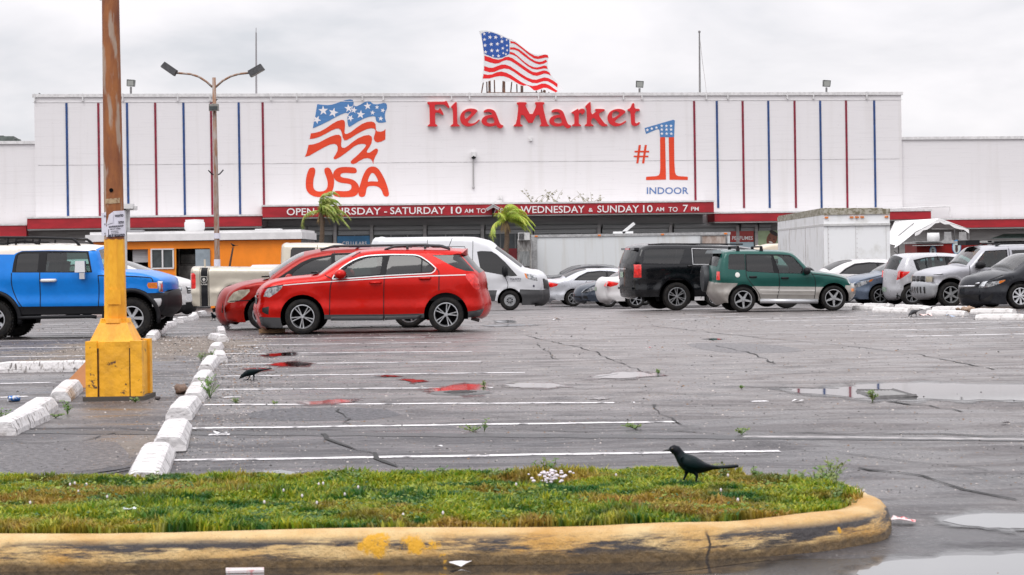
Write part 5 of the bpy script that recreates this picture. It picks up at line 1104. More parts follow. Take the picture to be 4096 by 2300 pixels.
mirror_part(qv, (845,480), .18, .17, M_MAR)
mb = MB(); xa, xb_ = qv['T']((1060,275))[0], qv['T']((1980,270))[0]; z = qv['z1']+.07
for sg in (-1, 1): mb.tube([(xa, sg*.66, z-.08), (xa+.3, sg*.66, z), (xb_-.3, sg*.66, z), (xb_, sg*.66, z-.08)], .028, 6)
for f in (.3, .7): mb.box((xa+(xb_-xa)*f, 0, z), (.06, 1.3, .03))
mb.build('roof_rail', M_CLAD, qv['car'], smooth=True)
qv['end_patch']('L', 'grille', M_GRIL, [(-.45,.68),(.45,.68),(.5,.86),(-.5,.86)]); qv['end_patch']('L', 'scuffed_paint', mat('scuff', (.45,.38,.38), .6, col2=(.12,.01,.01), vs=16, lo=.5, hi=.55), [(-.85,.38),(-.6,.36),(-.62,.52),(-.84,.62)], .006)
mb = MB(); xx, zz = qv['T']((640, 498)); mb.box((xx, -.2, zz+.07), (.10, .9, .03)); mb.build('wiper', M_BLACK, qv['car'])

# ---- blue off-roader
F1 = crop(0, 920, 3.1434)
M_BLU = mat('paint_bright_blue', (.0, .19, .66), .30, .1, .3, spec=.25, var=.08, vs=5); M_ROOFW = mat('roof_cream', (.72, .66, .58), .35, 0, .6, var=.05)
S = dict(W=1.86, paint=M_BLU, face='R', belt=(700, 535), tumble=.12, R=.385, ra=.50, rocker=.48, rs=.08, spokes=6, style='wide', rimf=.60, knob=True, bulge=.10, fr=.25, frd=.14,
 top=[(-600,1000),(-640,900),(-640,700),(-625,540),(-600,400),(-560,280),(-500,225),(-350,205),(0,196),(300,188),(600,186),(900,196),(1060,212),(1160,232),(1195,262),(1220,330),(1262,470),(1275,512),(1330,518),(1570,524),(1800,543),(1950,575),(2060,602),(2120,625),(2150,645),(2155,700),(2156,780),(2225,795),(2240,850),(2243,960),(2190,1010),(2100,1060)],
 wheels=[(-90,1110,240),(1655,1110,240)], cabin=((-500,500),(1200,500)),
 skin=[('windshield', M_WIND, (1198,270), (1268,500)), ('body:roof', M_ROOFW, (-570,300), (1190,250)), ('rear_window', M_TINT, (-620,520), (-580,340)), ('body:bumper', M_BLACK, (2150,790), (2100,1060))],
 seams=[[(500,535),(508,965)],[(145,540),(150,700),(200,850),(275,965)],[(1235,575),(1245,700),(1240,960)],[(1230,572),(1600,580),(1950,600),(1985,650)]],
 regions=[('body:roof', M_ROOFW, [(-700,306),(165,307),(195,288),(260,262),(600,255),(1100,262),(1215,262),(1215,150),(-700,150)]),
  ('body:frame', M_BLACK, [(150,535),(160,420),(180,320),(215,285),(270,266),(600,262),(1100,265),(1160,535)]),
  ('window', M_TINT, [(192,525),(200,400),(210,318),(245,294),(330,290),(478,290),(470,525)]), ('window', M_CLEAR, [(580,285),(1078,285),(1138,528),(570,525)]),
  ('window', M_TINT, [(-540,520),(-520,320),(-100,310),(-90,520)]),
  ('body:lower', M_BLACK, [(170,965),(1250,955),(1290,700),(1340,640),(1345,1100),(170,1100)][0:2]+[(1345,955),(1345,1100),(170,1100)]),
  ('body:bumper', M_BLACK, [(1890,792),(2300,786),(2300,1200),(1800,1200)]),
  ('turn_signal', M_AMB, [(1880,695),(1898,662),(2060,658),(2066,736),(1905,732)]), ('headlight', M_CHR, [(2068,640),(2152,643),(2156,780),(2090,776)])])
fj = build_car('parked_off_roader', 'bright blue boxy off-roader with cream roof and black roof rack behind the yellow pole', 'off-roader', S, Y0=38.2, px0=525, yaw=0, tr=F1)
side_prism(fj, 'bumper_corner', mat('bumper_silver', (.42,.42,.43), .4, .2), [(1960,862),(2130,857),(2150,885),(2130,940),(2095,965),(1970,965)], .05)
0 and side_prism(fj, 'bumper_guard', mat('bumper_silver2', (.40,.40,.41), .4, .2), [(2205,915),(2242,912),(2240,970),(2190,1005),(2160,1010)], .02)
door_handle(fj, (525,634), (698,634), .06, mat('handle_white', (.75,.72,.70), .4), .05)
x_, z_ = fj['T']((1035, 460)); mb = MB(); mb.box((x_, -1.08, z_), (.20, .16, .22), taper=.9); mb.box((x_+.02, -1.0, z_-.18), (.10, .14, .12)); mb.build('mirror', M_CHR, fj['car'])
# wheel arch flares
for wx, wz in fj['wh']:
    mb = MB(); A = [(wx+.53*math.cos(a), wz+.53*math.sin(a)*1.02) for a in [math.pi*(-.05+1.1*q/20) for q in range(21)]]; mb.tube([(x, -(float(fj['hw']([(x, min(z, 1.0))])[0])+.02), z) for x, z in A], .045, 6); mb.build('wheel_arch_flare', M_BLACK, fj['car'], smooth=True)
mb = MB(); ya = .66
for sg in (-1, 1):
    P = [fj['T'](p) for p in ((-560,120),(-400,100),(0,93),(400,95),(870,110),(915,140),(965,200))]; mb.tube([(x, sg*ya, z) for x, z in P], .028, 7)
    P = [fj['T'](p) for p in ((-400,180),(0,175),(250,140),(370,150),(440,185))]; mb.tube([(x, sg*ya*.93, z) for x, z in P], .022, 6)
    for q in (-300, 60, 165, 460): a, b = fj['T']((q, 98)), fj['T']((q-10, 190)); mb.tube([(a[0], sg*ya, a[1]), (b[0], sg*ya, b[1])], .02, 5)
for q in np.linspace(-500, 880, 9): a = fj['T']((q, 105)); mb.tube([(a[0], -ya, a[1]), (a[0], ya, a[1])], .015, 5)
mb.build('roof_rack', M_BLACK, fj['car'], smooth=True)
mb = MB(); P = [fj['T'](p) for p in ((235,1105),(330,1100),(1150,1085),(1220,1095))]; mb.tube([(x, -.98, z) for x, z in P], .035, 7); mb.build('side_step', M_BLACK, fj['car'], smooth=True)
side_prism(fj, 'mud_flap', M_BLACK, [(1290,900),(1330,860),(1335,1110),(1280,1100)], .0, .05)
mb = MB(); P = [fj['T'](p) for p in ((1920,1150),(2050,1110),(2180,1035))]; mb.tube([(x, -.5+.2*k, z) for k, (x, z) in enumerate(P)], .03, 5); mb.build('skid_plate', M_STEEL, fj['car'])
# ---- green compact SUV
R1 = crop(2440, 940, 2.576)
M_GRN = paint('teal_green', (0, 76, 68), .25, .34); M_SILV = mat('lower_silver_beige', (.33, .31, .285), .35, .3, .4, var=.12, vs=5)
S = dict(W=1.70, paint=M_GRN, face='R', belt=(1500, 400), tumble=.14, R=.338, ra=.41, rocker=.30, spokes=5, style='star', rimf=.70, bulge=.10, fr=.28, frd=.22, rimmat=M_STEEL,
 top=[(1150,700),(1095,655),(1040,600),(1028,550),(1032,495),(1048,485),(1056,380),(1080,330),(1110,260),(1140,205),(1160,178),(1230,166),(1350,162),(1550,162),(1750,167),(1850,178),(1905,200),(1960,250),(2030,325),(2080,375),(2140,385),(2250,398),(2350,418),(2430,445),(2475,480),(2500,518),(2540,530),(2543,600),(2505,655),(2480,665)],
 wheels=[(1373,680,123),(2307,668,127)], cabin=((1120,400),(2060,400)),
 skin=[('windshield', M_WIND, (1905,202), (2078,374)), ('rear_window', M_CLEAR, (1078,335), (1140,208)), ('body:bumper', M_SILV, (1034,497), (1150,700)), ('body:bumper', M_SILV, (2501,520), (2480,665))],
 seams=[[(1403,195),(1405,420),(1440,480),(1480,530),(1530,600),(1550,660)],[(1680,200),(1725,330),(1745,460),(1745,530),(1722,660)],[(2070,385),(2110,450),(2118,530),(2105,660)],[(2080,400),(2300,425),(2440,455)],
   dict(p=[(1540,565),(1740,568)], w=.012, m=mat('groove_light', (.55,.53,.50), .4)), dict(p=[(1750,568),(2110,570)], w=.012, m=mat('groove_light', (.55,.53,.50), .4)), dict(p=[(1560,605),(1735,607)], w=.012, m=mat('groove_light', (.55,.53,.50), .4)), dict(p=[(1745,607),(2108,609)], w=.012, m=mat('groove_light', (.55,.53,.50), .4))],
 regions=[('body:lower', M_SILV, [(1000,492),(1310,497),(1270,560),(1200,720),(1000,760)]), ('body:lower', M_SILV, [(1470,527),(2200,535),(2190,740),(1400,740)]), ('body:bumper', M_SILV, [(2425,518),(2600,520),(2600,720),(2400,720)]),
  ('body:frame', M_BLACK, [(1402,196),(1750,198),(1860,205),(1905,235),(1995,340),(1985,398),(1740,395),(1420,376),(1405,370)]),
  ('window', M_TINT, [(1212,210),(1228,196),(1394,196),(1396,360),(1300,360),(1200,352)]), ('window', M_TINT, [(1415,206),(1666,206),(1678,300),(1690,388),(1500,376),(1414,368)]),
  ('window', M_CLEAR, [(1692,212),(1845,213),(1898,238),(1982,338),(1968,392),(1748,390),(1720,300)]),
  ('taillight', M_TL, [(1050,378),(1088,378),(1088,465),(1050,465)]), ('headlight', M_HL, [(2443,448),(2480,462),(2503,515),(2472,508)]), ('turn_signal', M_AMB, [(2488,550),(2526,552),(2526,582),(2490,582)])])
rv = build_car('parked_suv', 'dark green compact SUV with beige lower body and spare wheel on its back', 'suv', S, Y0=52.0, px0=3100, yaw=4, tr=R1)
side_prism(rv, 'fuel_cap', mat('cap_white', (.70,.70,.66), .5), [(1308+27*math.cos(a), 411+27*math.sin(a)) for a in [6.283*k/16 for k in range(16)]], .012)
door_handle(rv, (1440,432), (1505,434), .05, M_BLACK, .02); door_handle(rv, (1768,443), (1832,445), .05, M_BLACK, .02); mirror_part(rv, (2018,370), .20, .20, M_BLACK)
mb = MB(); P = [rv['T'](p) for p in ((1545,680),(2140,682))]; mb.tube([(P[0][0], -.86, P[0][1]), (P[1][0], -.86, P[1][1])], .065, 8); mb.build('side_step', mat('step_silver', (.55,.56,.58), .3, .6), rv['car'], smooth=True)
c = rv['T']((950, 455)); mb = MB(); xe = rv['x0']; mb.lathe([(.0001, -.30), (.26, -.30), (.345, -.28), (.365, -.22), (.365, -.07), (.34, -.04), (.0001, -.03)], (xe+.07, .12, c[1]), 'X', 32); mb.build('spare_wheel_cover', mat('vinyl_cover', (.018,.022,.026), .5, col2=(.22,.22,.22), vs=5, lo=.34, hi=.38, bump=.2), rv['car'], smooth=True, auto=50)
mb = MB(); mb.tube([(xe+.02, -.2, 1.18), (xe+.13, .1, 1.33)], .012, 4); mb.build('rear_wiper', M_BLACK, rv['car'])
for xq in (1330, 1575):
    a = rv['T']((xq, 120)); b = rv['T']((xq, 165)); mb = MB(); y_ = .62; mb.tube([(a[0], -y_, b[1]+.0), (a[0], -y_+.03, a[1]), (a[0], y_-.03, a[1]), (a[0], y_, b[1])], .025, 6)
    for sg in (-1, 1): mb.box((a[0], sg*y_, b[1]+.05), (.10, .08, .16), taper=.6)
    mb.build('roof_bar', M_BLACK, rv['car'])
x_, z_ = rv['T']((1100,180)); mb = MB(); mb.box((x_-.05, 0, z_+.02), (.26, 1.15, .09), taper=.8); mb.build('spoiler', mat('spoiler_grey', (.10,.12,.125), .4), rv['car'])
# ---- black full-size SUV
M_BLK = paint('black_metallic', (10, 12, 17), .3, .25)
S = dict(W=2.02, paint=M_BLK, face='R', belt=(700, 305), tumble=.16, R=.40, ra=.53, rocker=.40, spokes=6, style='double', rimf=.66, bulge=.10, fr=.30, frd=.12,
 top=[(300,640),(270,625),(262,520),(262,455),(262,300),(290,210),(320,140),(380,112),(440,101),(700,97),(1000,104),(1300,118),(1480,140),(1560,170),(1650,240),(1740,300),(1900,315),(2080,335),(2130,370),(2140,470),(2150,560),(2120,620)],
 wheels=[(692,643,131),(1830,650,131)], cabin=((420,300),(1600,300)),
 skin=[('rear_window', M_TINT, (266,292), (316,150)), ('windshield', M_WIND, (1560,172), (1738,298))],
 seams=[[(850,135),(860,300),(830,400)],[(1270,130),(1260,310),(1260,640)],[(262,300),(700,298),(980,305)],[(265,455),(500,470)],
   dict(p=[(854,138),(1300,148),(1300,304),(854,302),(854,138)], w=.010, m=M_SATIN)],
 regions=[('window', M_TINT, [(342,288),(355,210),(378,145),(600,142),(784,142),(755,220),(716,298),(500,294)]), ('window', M_TINT, [(872,150),(1080,152),(1080,300),(872,297)]), ('window', M_TINT, [(1100,152),(1285,156),(1285,300),(1100,300)]), ('window', M_TINT, [(1310,160),(1500,172),(1640,290),(1310,302)]),
  ('taillight', M_TL, [(262,300),(322,298),(325,438),(262,440)])])
sb = build_car('parked_suv', 'large black SUV seen from behind between the white sedans and the green SUV', 'suv', S, Y0=55.5, px0=2440+262/2.576, yaw=11, tr=R1)
sb['end_patch']('L', 'taillight', M_TL, [(.72,.90),(.88,.90),(.88,1.28),(.72,1.28)]); sb['end_patch']('L', 'licence_plate', M_PLATE, [(-.17,.96),(.17,.96),(.17,1.12),(-.17,1.12)])
sb['end_patch']('L', 'chrome_bar', M_CHR, [(-.4,1.19),(.4,1.19),(.4,1.22),(-.4,1.22)]); sb['end_patch']('L', 'rear_step', M_GRIL, [(-.8,.62),(.8,.62),(.8,.68),(-.8,.68)], .05)
x_, z_ = sb['T']((290, 135)); mb = MB(); mb.box((x_+.10, 0, z_-.02), (.30, 1.5, .06)); mb.build('spoiler', M_BLK, sb['car']); mb = MB(); mb.box((x_-.055, 0, z_-.02), (.02, .45, .045)); mb.build('brake_light', M_TL, sb['car'])
door_handle(sb, (798,318), (845,320), .04, M_BLK); door_handle(sb, (1200,325), (1245,326), .04, M_BLK)
mb = MB()
for sg in (-1, 1): mb.tube([(sb['T']((420,100))[0], sg*.72, sb['z1']), (sb['T']((560,94))[0], sg*.72, sb['z1']+.02), (sb['T']((1400,120))[0], sg*.72, sb['z1']-.02)], .022, 5)
mb.build('roof_rail', M_BLACK, sb['car'])
# ---- silver boxy SUV facing left
C4 = crop(3240, 940, 3.0093)
M_SLV = paint('silver', (172, 172, 178), .35, .35); M_SLG = mat('bumper_grey', (.38,.39,.41), .4, .2, .3, var=.1)
S = dict(W=1.79, paint=M_SLV, face='L', belt=(2200, 395), tumble=.13, R=.355, ra=.47, rocker=.40, spokes=6, style='star', rimf=.66, bulge=.14, fr=.3, frd=.14, rimmat=M_STEEL,
 top=[(1530,755),(1490,745),(1465,700),(1462,640),(1470,590),(1485,580),(1490,490),(1510,468),(1600,432),(1720,402),(1850,382),(1915,376),(1960,330),(2040,240),(2105,178),(2180,152),(2300,138),(2500,128),(2800,122),(3200,128),(3400,150),(3470,250),(3510,400),(3520,600),(3500,740)],
 wheels=[(1700,738,146),(2880,745,146)], cabin=((1980,400),(3400,400)),
 skin=[('windshield', M_WIND, (1916,375), (2108,178)), ('body:bumper', M_SLG, (1530,755), (1474,585))],
 seams=[[(1924,360),(1922,480),(1925,560)],[(2410,140),(2415,380),(2415,560),(2400,760)],[(1500,478),(1600,470)],dict(p=[(1545,575),(1600,520),(1680,492),(1760,495),(1830,540),(1880,610)], w=.03, m=paint('silver_flare', (190,190,196), .3, .3))],
 regions=[('body:lower', M_SLG, [(1400,585),(1570,582),(1540,640),(1500,800),(1400,800)]), ('body:frame', M_BLACK, [(1985,398),(2030,300),(2128,190),(2390,176),(2392,382)]),
  ('window', M_CLEAR, [(2000,394),(2040,302),(2132,198),(2384,184),(2384,374)]), ('window', M_TINT, [(2442,182),(2800,172),(2800,368),(2468,372)]), ('window', M_TINT, [(2850,172),(3300,180),(3380,365),(2850,370)]),
  ('turn_signal', M_AMB, [(1440,500),(1478,498),(1476,558),(1440,560)])])
rd = build_car('parked_suv', 'silver boxy SUV facing left beyond the wheel stops with black mirror', 'suv', S, Y0=54.6, px0=3240+1480/3.0093, yaw=9, tr=C4)
rd['end_patch']('L', 'headlight', M_HLF, [(-.84,.72),(-.54,.72),(-.54,.87),(-.84,.87)]); rd['end_patch']('L', 'headlight', M_HLF, [(.82,.72),(.52,.72),(.52,.87),(.82,.87)])
for a, b, c_, d_ in ((-.5,-.28,.71,.79),(-.5,-.28,.80,.88),(-.24,-.03,.71,.79),(-.24,-.03,.80,.88),(.03,.24,.71,.79),(.03,.24,.80,.88),(.28,.5,.71,.79),(.28,.5,.80,.88)): rd['end_patch']('L', 'grille_slot', M_GRIL, [(a,c_),(b,c_),(b,d_),(a,d_)])
for q in np.linspace(-.55, .55, 8): rd['end_patch']('L', 'bumper_slot', M_GRIL, [(q-.03,.40),(q+.025,.40),(q+.025,.58),(q-.03,.58)], .02)
mirror_part(rd, (2030,362), .30, .22, M_BLACK)
x_ = rd['T']((2300,120))[0]; mb = MB()
for sg in (-1, 1): mb.tube([(x_-.05, sg*.62, rd['z1']-.01), (x_+.1, sg*.62, rd['z1']+.06), (x_+1.9, sg*.62, rd['z1']+.07), (x_+2.1, sg*.62, rd['z1'])], .028, 6)
mb.box((x_+.1, 0, rd['z1']+.07), (.06, 1.2, .03)); mb.box((x_-.55, .1, rd['z1']+.10), (.42, .6, .14)); mb.build('roof_rack', M_BLACK, rd['car'])
# ---- white cargo van
M_VAN = mat('paint_van_white', (.66, .665, .69), .3, 0, .6, var=.05)
S = dict(W=2.05, paint=M_VAN, face='R', belt=(2100, 465), tumble=.22, R=.345, ra=.43, rocker=.34, spokes=8, style='steel', rimf=.58, bulge=.20, fr=.45, frd=.26, rs=.12, rimmat=M_STEEL,
 top=[(1455,690),(1448,600),(1448,400),(1455,250),(1470,208),(1520,192),(1700,187),(2000,184),(2120,186),(2200,195),(2290,225),(2350,270),(2440,335),(2545,412),(2600,428),(2660,442),(2705,468),(2728,505),(2738,560),(2748,600),(2746,640),(2710,668),(2660,680)],
 wheels=[(1665,655,75),(2465,655,75)], cabin=((2050,400),(2500,400)),
 skin=[('windshield', M_TINT, (2345,268), (2542,410)), ('body:bumper', M_CLAD, (2740,572), (2660,680))],
 seams=[[(1855,190),(1857,450),(1857,640)],[(2192,200),(2190,450),(2200,640)],[(2425,465),(2450,540),(2400,640)],[(1870,250),(2130,250),(2160,330),(2160,560)],[(1857,450),(2190,455)],[(1600,250),(1850,252)]],
 regions=[('window', M_TINT, [(2222,288),(2250,283),(2330,286),(2370,310),(2430,365),(2520,466),(2480,470),(2420,462),(2330,445),(2250,430)]),
  ('headlight', M_HL, [(2585,450),(2630,455),(2680,478),(2686,503),(2640,498),(2600,490)]), ('turn_signal', M_AMB, [(2572,447),(2588,450),(2600,488),(2583,480)]),
  ('body:bumper', M_CLAD, [(2540,565),(2800,572),(2800,720),(2500,720)]), ('body:lower', M_CLAD, [(1420,572),(1560,575),(1560,720),(1420,720)]), ('body:lower', M_CLAD, [(1760,574),(2370,572),(2340,720),(1760,720)])])
vn = build_car('parked_van', 'white high roof cargo van facing right behind the bright red crossover', 'van', S, Y0=67.6, px0=2040, yaw=0, tr=V1)
mirror_part(vn, (2428,430), .22, .42, M_BLACK); vn['end_patch']('R', 'grille', M_GRIL, [(-.62,.72),(.62,.72),(.66,1.08),(-.66,1.08)])
def side_text(api, s, x0, x1, yb, cap, m_, tr, bold=.0):
    mb = MB(); V_, F_ = text2d(s, bold); mb.add([None]*0, []); P = [api['T']((x0+(x1-x0)*tx, yb-cap*ty)) for tx, ty in V_]; mb.add(api['onside'](P, .006), F_); return mb.build('lettering', m_, api['car'])
M_INK = mat('print_ink', (.03,.03,.06), .6)
side_text(vn, 'CC#1427913', 2464, 2547, 495, 13, M_INK, V1, .02); side_text(vn, 'LICENSED & INSURED', 2470, 2545, 506, 6, M_INK, V1, .01)
side_prism(vn, 'painted_panel_mark', mat('print_blue', (.03,.04,.30), .5), [(2110,306),(2135,306),(2135,317),(2110,317)], .004)
side_prism(vn, 'round_number_decal', M_INK, [V1 and (2651+9*math.cos(a), 541+9*math.sin(a)) for a in [6.283*k/12 for k in range(12)]], .004)
# ---- beige pickup truck
M_BEI = paint('pewter_beige', (198, 190, 174), .35, .35)
S = dict(W=2.02, paint=M_BEI, face='R', belt=(900, 410), tumble=.12, R=.41, ra=.52, rocker=.50, spokes=5, style='std', bulge=.06, fr=.16, frd=.06,
 top=[(130,690),(116,660),(112,600),(112,430),(120,410),(150,405),(400,408),(770,410),(780,408),(782,300),(786,245),(800,232),(900,230),(1100,232),(1200,242),(1260,290),(1330,400),(1400,420),(1560,450),(1585,520),(1585,620),(1560,700)],
 wheels=[(440,662,104),(1340,662,104)], cabin=((800,400),(1300,400)),
 seams=[[(782,400),(784,660)],[(1045,240),(1045,650)]],
 regions=[('window', M_TINT, [(846,350),(850,275),(862,258),(1028,258),(1030,340),(1020,352)]), ('window', M_TINT, [(1062,262),(1180,262),(1230,340),(1062,350)]),
  ('taillight', M_TL, [(104,448),(140,446),(152,460),(152,555),(145,562),(104,562)]), ('body:stripe', M_BLACK, [(190,400),(240,400),(244,700),(192,700)]), ('body:stripe', M_BLACK, [(181,400),(186,400),(189,700),(184,700)]), ('body:stripe', M_BLACK, [(245,400),(250,400),(254,700),(248,700)])],
 skin=[('windshield', M_WIND, (1262,292), (1328,398))])
rm = build_car('parked_pickup', 'beige pickup truck with black racing stripe near the tailgate, seen beyond the yellow pole', 'pickup', S, Y0=57, px0=1100, yaw=0, tr=V1)
# badge on the stripe: shield outline with a horned head, and the word below
M_SIL = mat('decal_silver', (.60,.58,.54), .4); mb = MB()
def poly_on(api, P, off): Q = [api['T'](p) for p in P]; V2, F2 = tri2d(Q); mb.add(api['onside'](V2, off), F2)
sh = [(190,470),(236,470),(238,495),(230,512),(213,520),(196,512),(188,495)]; poly_on(rm, sh, .006); mb.build('badge', M_SIL, rm['car'])
mb = MB(); poly_on(rm, [(213+(x-213)*.86, 494+(y-494)*.84) for x, y in sh], .009); bd = mb.build('badge_field', M_BLACK, rm['car'])
mb = MB(); poly_on(rm, [(207,482),(219,482),(218,500),(213,512),(208,500)], .012)
for sg in (-1, 1):
    P = [(213+sg*(4+10*math.sin(a)*(.5+a/7)), 492-8*math.cos(a)) for a in np.linspace(.2, 4.6, 9)]; Q = [(213+(x-213)*.72, 492+(y-492)*.62) for x, y in P][::-1]; poly_on(rm, P+Q, .012)
mb.build('badge_head', M_SIL, rm['car']); side_text(rm, 'RAM', 189, 237, 534, 11, M_SIL, V1, .02)
mb = MB(); a = rm['T']((120, 625)); mb.box((a[0]-.05, 0, a[1]), (.22, 1.9, .20)); mb.build('rear_bumper', M_CHR, rm['car'])
mb = MB(); a = rm['T']((270, 722)); mb.tube([(a[0]+.3, -.7, a[1]+.08), (a[0], -.82, a[1])], .06, 8); mb.build('exhaust_pipe', M_BLACK, rm['car'])
mb = MB(); a = rm['T']((190, 345)); b = rm['T']((193, 405)); mb.tube([(a[0], -.3, a[1]), (b[0], -.3, b[1]-.1)], .03, 5); mb.build('stake', mat('wood_pale', (.5,.45,.38), .8), rm['car'])
mb = MB(); a = rm['T']((660, 398)); mb.box((a[0], .1, a[1]), (1.0, 1.5, .10), taper=.85); mb.build('car_roof_slab', mat('car_roof_white', (.6,.6,.6), .5), rm['car'])  # slab added on the bed, standing in for a white car roof behind
# ---- silver hatchback seen from its rear corner
S = dict(W=1.69, paint=paint('silver_bright', (186, 186, 190), .3, .3), face='R', belt=(1400, 430), tumble=.17, R=.315, ra=.39, rocker=.26, spokes=5, style='double', bulge=.16, fr=.45, frd=.30,
 top=[(1130,760),(1105,750),(1085,700),(1078,640),(1082,560),(1090,500),(1100,430),(1140,340),(1170,285),(1200,262),(1300,238),(1450,228),(1600,228),(1750,238),(1880,262),(2000,330),(2100,410),(2300,440),(2440,500),(2480,600),(2470,700),(2440,760)],
 wheels=[(1235,762,97),(2250,762,97)], cabin=((1200,400),(2080,400)),
 skin=[('rear_window', M_CLEAR, (1102,425), (1166,290)), ('windshield', M_WIND, (1885,265), (2095,405))],
 seams=[[(1550,232),(1560,300)],[(1660,262),(1700,420),(1700,700)]],
 regions=[('body:frame', M_BLACK, [(1258,300),(1400,268),(1560,256),(1700,258),(1850,280),(2000,390),(1700,410),(1300,436),(1280,400)]),
  ('window', M_CLEAR, [(1295,310),(1400,285),(1404,410),(1330,422)]), ('window', M_CLEAR, [(1416,282),(1560,266),(1640,264),(1665,400),(1424,410)]), ('window', M_CLEAR, [(1690,266),(1840,288),(1960,385),(1715,400)]),
  ('taillight', M_TL, [(1050,545),(1060,450),(1110,440),(1205,440),(1180,470),(1110,530),(1080,546)])])
hb = build_car('parked_hatchback', 'silver hatchback seen from its rear corner, behind the silver boxy SUV', 'hatchback', S, Y0=59.5, px0=3240+1110/3.0093, yaw=9, tr=C4)
hb['end_patch']('L', 'taillight', M_TL, [(.50,.86),(.80,.86),(.80,1.08),(.62,1.02)]); hb['end_patch']('L', 'taillight', M_TL, [(-.60,.88),(-.80,.86),(-.80,1.10),(-.66,1.06)]); hb['end_patch']('L', 'licence_plate', M_PLATE, [(-.17,.42),(.17,.42),(.17,.56),(-.17,.56)])
hb['end_patch']('L', 'lower_valance', M_BLACK, [(-.7,.22),(.7,.22),(.7,.32),(-.7,.32)]); mb = MB(); mb.tube([(hb['x0']+.02, .15, 1.02), (hb['x0']+.22, -.1, 1.25)], .014, 4); mb.build('rear_wiper', M_BLACK, hb['car'])
x_ = hb['T']((1190, 240)); mb = MB(); mb.tube([(x_[0]+.02, 0, x_[1]-.02), (x_[0]-.16, 0, x_[1]+.13)], .008, 4); mb.build('antenna', M_BLACK, hb['car'])

# ---- saloons from one set of proportions (metres; rear at 0, nose at 4.85)
SED = [(.22,.26),(.08,.34),(.02,.50),(.0,.70),(.03,.88),(.10,.99),(.25,1.03),(.62,1.07),(.72,1.09),(1.00,1.23),(1.32,1.36),(1.65,1.43),(2.1,1.46),(2.55,1.44),(2.95,1.36),(3.35,1.18),(3.68,1.00),(3.9,.965),(4.25,.90),(4.55,.80),(4.74,.68),(4.83,.54),(4.85,.40),(4.80,.28),(4.65,.22)]
def sedan(name, label, cat, pm, px_nose=None, px_rear=None, Y=70, flip=False, yaw=0, sy=1.0, sx=1.0, style='std', tintm=None, tl=None, roofh=None):
    q = lambda L: [(x*sx, z*sy) for x, z in L]; tm = tintm or M_TINT
    S = dict(W=1.83, paint=pm, face='L' if flip else 'R', belt=1.0*sy, tumble=.22, R=.325, ra=.39, rocker=.24, spokes=6, style=style, bulge=.22, fr=.65, frd=.34, top=q(SED), wheels=[(1.02*sx, .325, .325), (3.86*sx, .325, .325)], cabin=((1.3*sx, 1), (3.5*sx, 1)),
      skin=[('rear_window', M_TINT, q([(.74,1.10)])[0], q([(1.62,1.43)])[0]), ('windshield', M_WIND, q([(2.98,1.35)])[0], q([(3.66,1.01)])[0])],
      seams=[q([(2.40,1.42),(2.42,1.0),(2.40,.3)]), q([(3.45,.98),(3.42,.6),(3.35,.3)]), q([(1.55,1.0),(1.42,.75)]), q([(3.75,.97),(4.5,.80)])],
      regions=[('body:frame', M_BLACK, q([(1.02,1.03),(1.25,1.20),(1.6,1.36),(2.1,1.40),(2.6,1.37),(3.0,1.26),(3.42,1.02),(2.4,1.0)])),
        ('window', tm, q([(1.15,1.05),(1.32,1.19),(1.62,1.31),(2.1,1.36),(2.34,1.36),(2.36,1.03)])), ('window', tm, q([(2.42,1.03),(2.42,1.355),(2.62,1.34),(2.98,1.22),(3.30,1.04)])),
        ('taillight', M_TL, q([(-.02,.84),(.0,.98),(.12,.97),(.42,.90),(.36,.82),(.15,.76)])), ('headlight', M_HL, q([(4.20,.83),(4.5,.76),(4.74,.62),(4.78,.56),(4.55,.60),(4.3,.70)])), ('turn_signal', M_AMB, q([(4.08,.85),(4.19,.83),(4.24,.75),(4.14,.78)])),
        ('fog_light', M_GRIL, q([(4.62,.32),(4.80,.34),(4.78,.46),(4.66,.44)]))])
    th = math.radians(yaw); d = Vector((math.cos(th), math.sin(th)))
    ref = px_nose if px_nose is not None else px_rear; a, _ = ray(ref*K, 1200); P = Vector((a*Y, Y)); L = 4.85*sx
    if not flip: P0 = P-d*L if px_nose is not None else P
    else: P0 = P+d*L if px_nose is not None else P
    # for a flipped car local x runs from 0 (tail, right) to -L (nose, left)
    n2 = Vector((-d.y, d.x)); api = build_car(name, label, cat, S, yaw=yaw, loc=(P0.x, P0.y), flip=flip)
    e1, e2 = ('L', 'R') if not flip else ('R', 'L')
    api['end_patch'](e1, 'licence_plate', M_PLATE, [(-.16,.62),(.16,.62),(.16,.76),(-.16,.76)]); 
    for s in (-1, 1):
        api['end_patch'](e1, 'taillight', M_TL, [(s*.50,.80*sy),(s*.88,.76*sy),(s*.88,.95*sy),(s*.55,.90*sy)]); api['end_patch'](e2, 'headlight', M_HL, [(s*.50,.56*sy),(s*.88,.62*sy),(s*.88,.76*sy),(s*.6,.68*sy)])
    api['end_patch'](e2, 'grille', M_GRIL, [(-.34,.50),(.34,.50),(.42,.66),(-.42,.66)]); api['end_patch'](e2, 'chrome_bar', M_CHR, [(-.42,.655),(.42,.655),(.42,.685),(-.42,.685)], .02); api['end_patch'](e2, 'lower_grille', M_GRIL, [(-.5,.28),(.5,.28),(.55,.42),(-.55,.42)])
    mirror_part(api, (3.28*sx, 1.02*sy), .2, .15, pm)
    return api
P_W = paint('white_car', (214, 212, 212), .05, .35); P_G = paint('slate_blue_grey', (92, 104, 122), .35, .3); P_D = paint('charcoal', (34, 36, 42), .35, .3); P_S = paint('silver_saloon', (196, 198, 204), .3, .3); P_G2 = paint('grey_blue_dark', (62, 70, 82), .35, .3)
